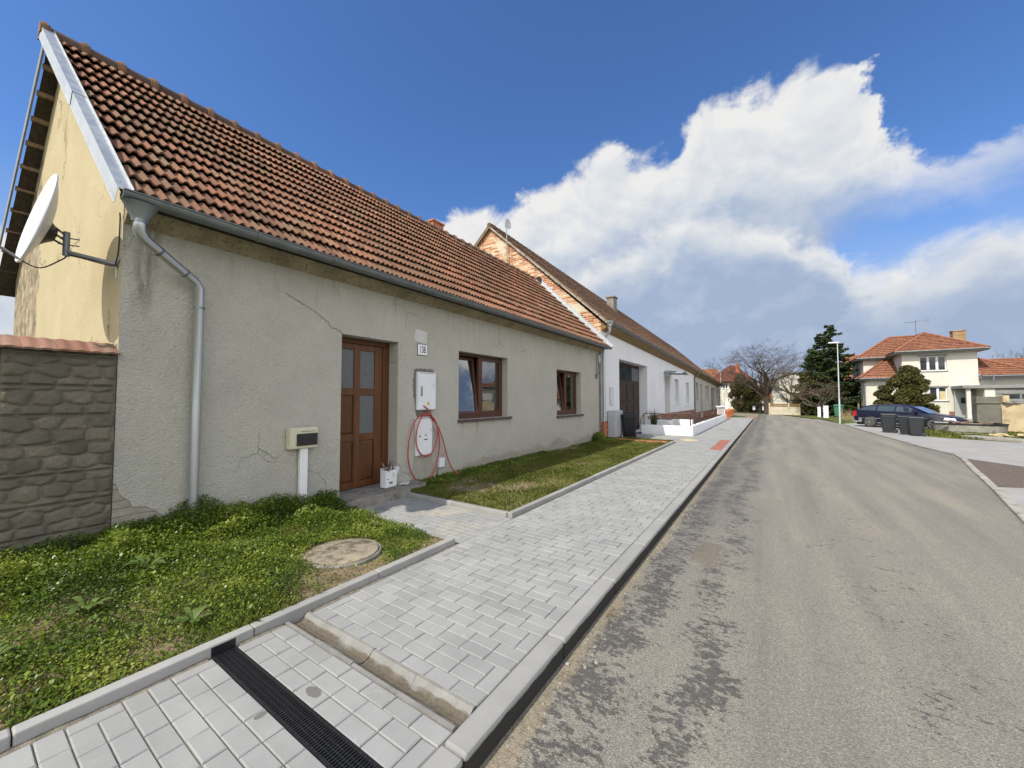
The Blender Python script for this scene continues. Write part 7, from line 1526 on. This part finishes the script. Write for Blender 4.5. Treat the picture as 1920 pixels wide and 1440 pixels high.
def hL(C):
    nz = dens_noise(C[:, :2], 2.3, 9.0); t = wallness(C); return 0.012 + np.clip(0.022 + 0.10 * (0.25 + 0.75 * t) * (0.7 + 1.5 * nz), 0.006, 0.20) + 0.10 * np.exp(-((C[:, 0] + 5.2) / 0.20) ** 2) * np.clip(np.abs(C[:, 1] - 1.15) / 0.5, 0.1, 1)
weeds('chickweed', Mt['clover'], 200000, rect(-5.36, -3.0, -1.5, 3.2), gz_left, hL, 0.0094, 1, keepL)
weeds('chickweed', Mt['clover'], 26000, rect(-5.36, -4.7, 0.9, 3.25), gz_left, lambda C: hL(C) * 1.2, 0.012, 2)
blades('grass', Mt['blade'], 60000, rect(-5.36, -3.0, -1.5, 3.2), gz_left, lambda C: 0.024 + 0.06 * np.clip(dens_noise(C[:, :2], 1.2, 21.0) + 0.15, 0, 1), 3, keepL)
def keepR(C, r):
    nz = dens_noise(C[:, :2], 1.1, 13.0); bare = 0.55 * np.exp(-(((C[:, 0] + 4.3) / 0.7) ** 2 + ((C[:, 1] - 5.2) / 0.7) ** 2)) + 0.35 * np.exp(-((C[:, 0] + 5.2) / 0.15) ** 2) * (C[:, 1] > 8)
    p = np.clip(0.75 + 0.9 * nz - bare, 0.05, 1); near = np.clip(8.5 / np.maximum(C[:, 1], 1), 0.30, 1); m = ~((C[:, 1] > 15.3)); return (r.uniform(0, 1, len(C)) < p * near) & m
blades('grass', Mt['blade'], 210000, rect(-5.33, -3.0, 4.43, 15.3), gz_right, lambda C: 0.032 + 0.030 * np.clip(dens_noise(C[:, :2], 1.9, 5.0) + 0.3, 0, 1), 5, keepR, 0.0035)
weeds('clover', Mt['clover'], 30000, rect(-5.33, -3.0, 4.43, 15.2), gz_right, lambda C: 0.015 + 0.05 * np.exp(-((C[:, 0] + 5.25) / 0.35) ** 2), 0.012, 6, keepR)
weeds('clover', Mt['clover'], 14000, rect(-5.34, -4.9, 4.8, 9.5), gz_right, lambda C: 0.02 + 0.06 * np.exp(-((C[:, 0] + 5.3) / 0.25) ** 2), 0.016, 7)
blades('grass', Mt['blade'], 24000, rect(5.9, 12.0, 22.0, 30.0), lambda x, y: -0.10, lambda C: 0.10 + 0 * C[:, 0], 9, lambda C, r: ((C[:, 0] - 5.9) * 0.42 + C[:, 1] > 25.0) & ((C[:, 0] - 8.45) ** 2 + (C[:, 1] - 29.5) ** 2 > 1.7), 0.010)
blades('dry_straw_litter', simple('straw_litter', (0.33, 0.26, 0.14), 0.9, 0, 0.3, 9, coord='pos'), 2600, lambda r, n: np.column_stack([-3.02 - np.abs(r.normal(0, 0.28, n)), r.uniform(-1.4, 3.2, n)]), gz_left, lambda C: 0.016 + 0 * C[:, 0], 31, lambda C, r: off_manhole(C) & (r.uniform(0, 1, len(C)) < 0.9), 0.0022)
# dandelion rosettes
random.seed(21)
for i, (x, y, s) in enumerate(((-3.92, 0.62, 1.3), (-3.30, 1.02, 1.0), (-4.35, 1.02, 1.5), (-3.62, 0.2, 1.2), (-4.7, 0.55, 1.4), (-3.95, 2.95, 0.8))):
    m = MB()
    for k in range(11):
        a = 6.283 * k / 11 + random.uniform(-.2, .2); L = s * random.uniform(0.07, 0.125); d = Vector((math.cos(a), math.sin(a), 0)); q = Vector((-d.y, d.x, 0)); w = 0.016 * s; e = random.uniform(0.25, 0.7); o = Vector((0, 0, 0.015))
        sp = [o + d * (L * t) + Vector((0, 0, math.sin(t * 2.2) * L * e)) for t in (0.05, 0.35, 0.6, 0.8, 1.0)]; ws = [0.15, 0.5, 1.0, 0.8, 0.0]
        vs = [];
        for p, ww in zip(sp, ws): vs += [p - q * w * ww, p + q * w * ww]
        m.add(vs, [(2 * j, 2 * j + 1, 2 * j + 3, 2 * j + 2) for j in range(4)])
    o = m.build('dandelion', Mt['dock'], None, smooth=True); o.location = (x, y, gz_left(x, y) + 0.01)
    tag(o, ['dandelion rosette in the weeds nearest the left kerb', 'dandelion rosette close to the kerb by the drain grate', 'large leafy rosette deep in the weeds before the downpipe', 'dandelion rosette low at the left edge of the verge', 'broad-leaved rosette near the foot of the stone wall', 'small rosette behind the manhole cover'][i], 'weed')
# pebbles and dry stalks at the kerb foot
random.seed(33); m = MB()
for i in range(150):
    y = random.uniform(0.6, 7); x = -1.13 + abs(random.gauss(0, 0.07)); r_ = random.choice((0.004, 0.005, 0.006, 0.009)) * random.uniform(.6, 1.2)
    m.obox((x, y, -0.12 + r_ * .4), (r_, r_ * random.uniform(.6, 1), r_ * .6), Matrix.Rotation(random.uniform(0, 3), 3, 'Z') @ Matrix.Rotation(random.uniform(-.5, .5), 3, 'X'))
tag(m.build('grit', Mt['concrete'], None), kind='stuff')
m = MB()
for i in range(7):
    a = random.uniform(0, 6.28); p = Vector((-1.11, 3.05 + random.uniform(-.1, .1), -0.115)); m.tube([p, p + Vector((random.uniform(0.01, .05), random.uniform(-.07, .07), 0.010)), p + Vector((random.uniform(.03, .09), random.uniform(-.10, .10), 0.004))], [0.0022, 0.0015, 0.001], 4)
tag(m.build('dry_stalks', simple('rusty_dry_stalk', (0.13, 0.07, 0.04), 0.9), None), 'few dry brown stalks lying on the road at the kerb foot', 'dry stalks')
print('objects', len(bpy.data.objects), 'polys', sum(len(m.polygons) for m in bpy.data.meshes))
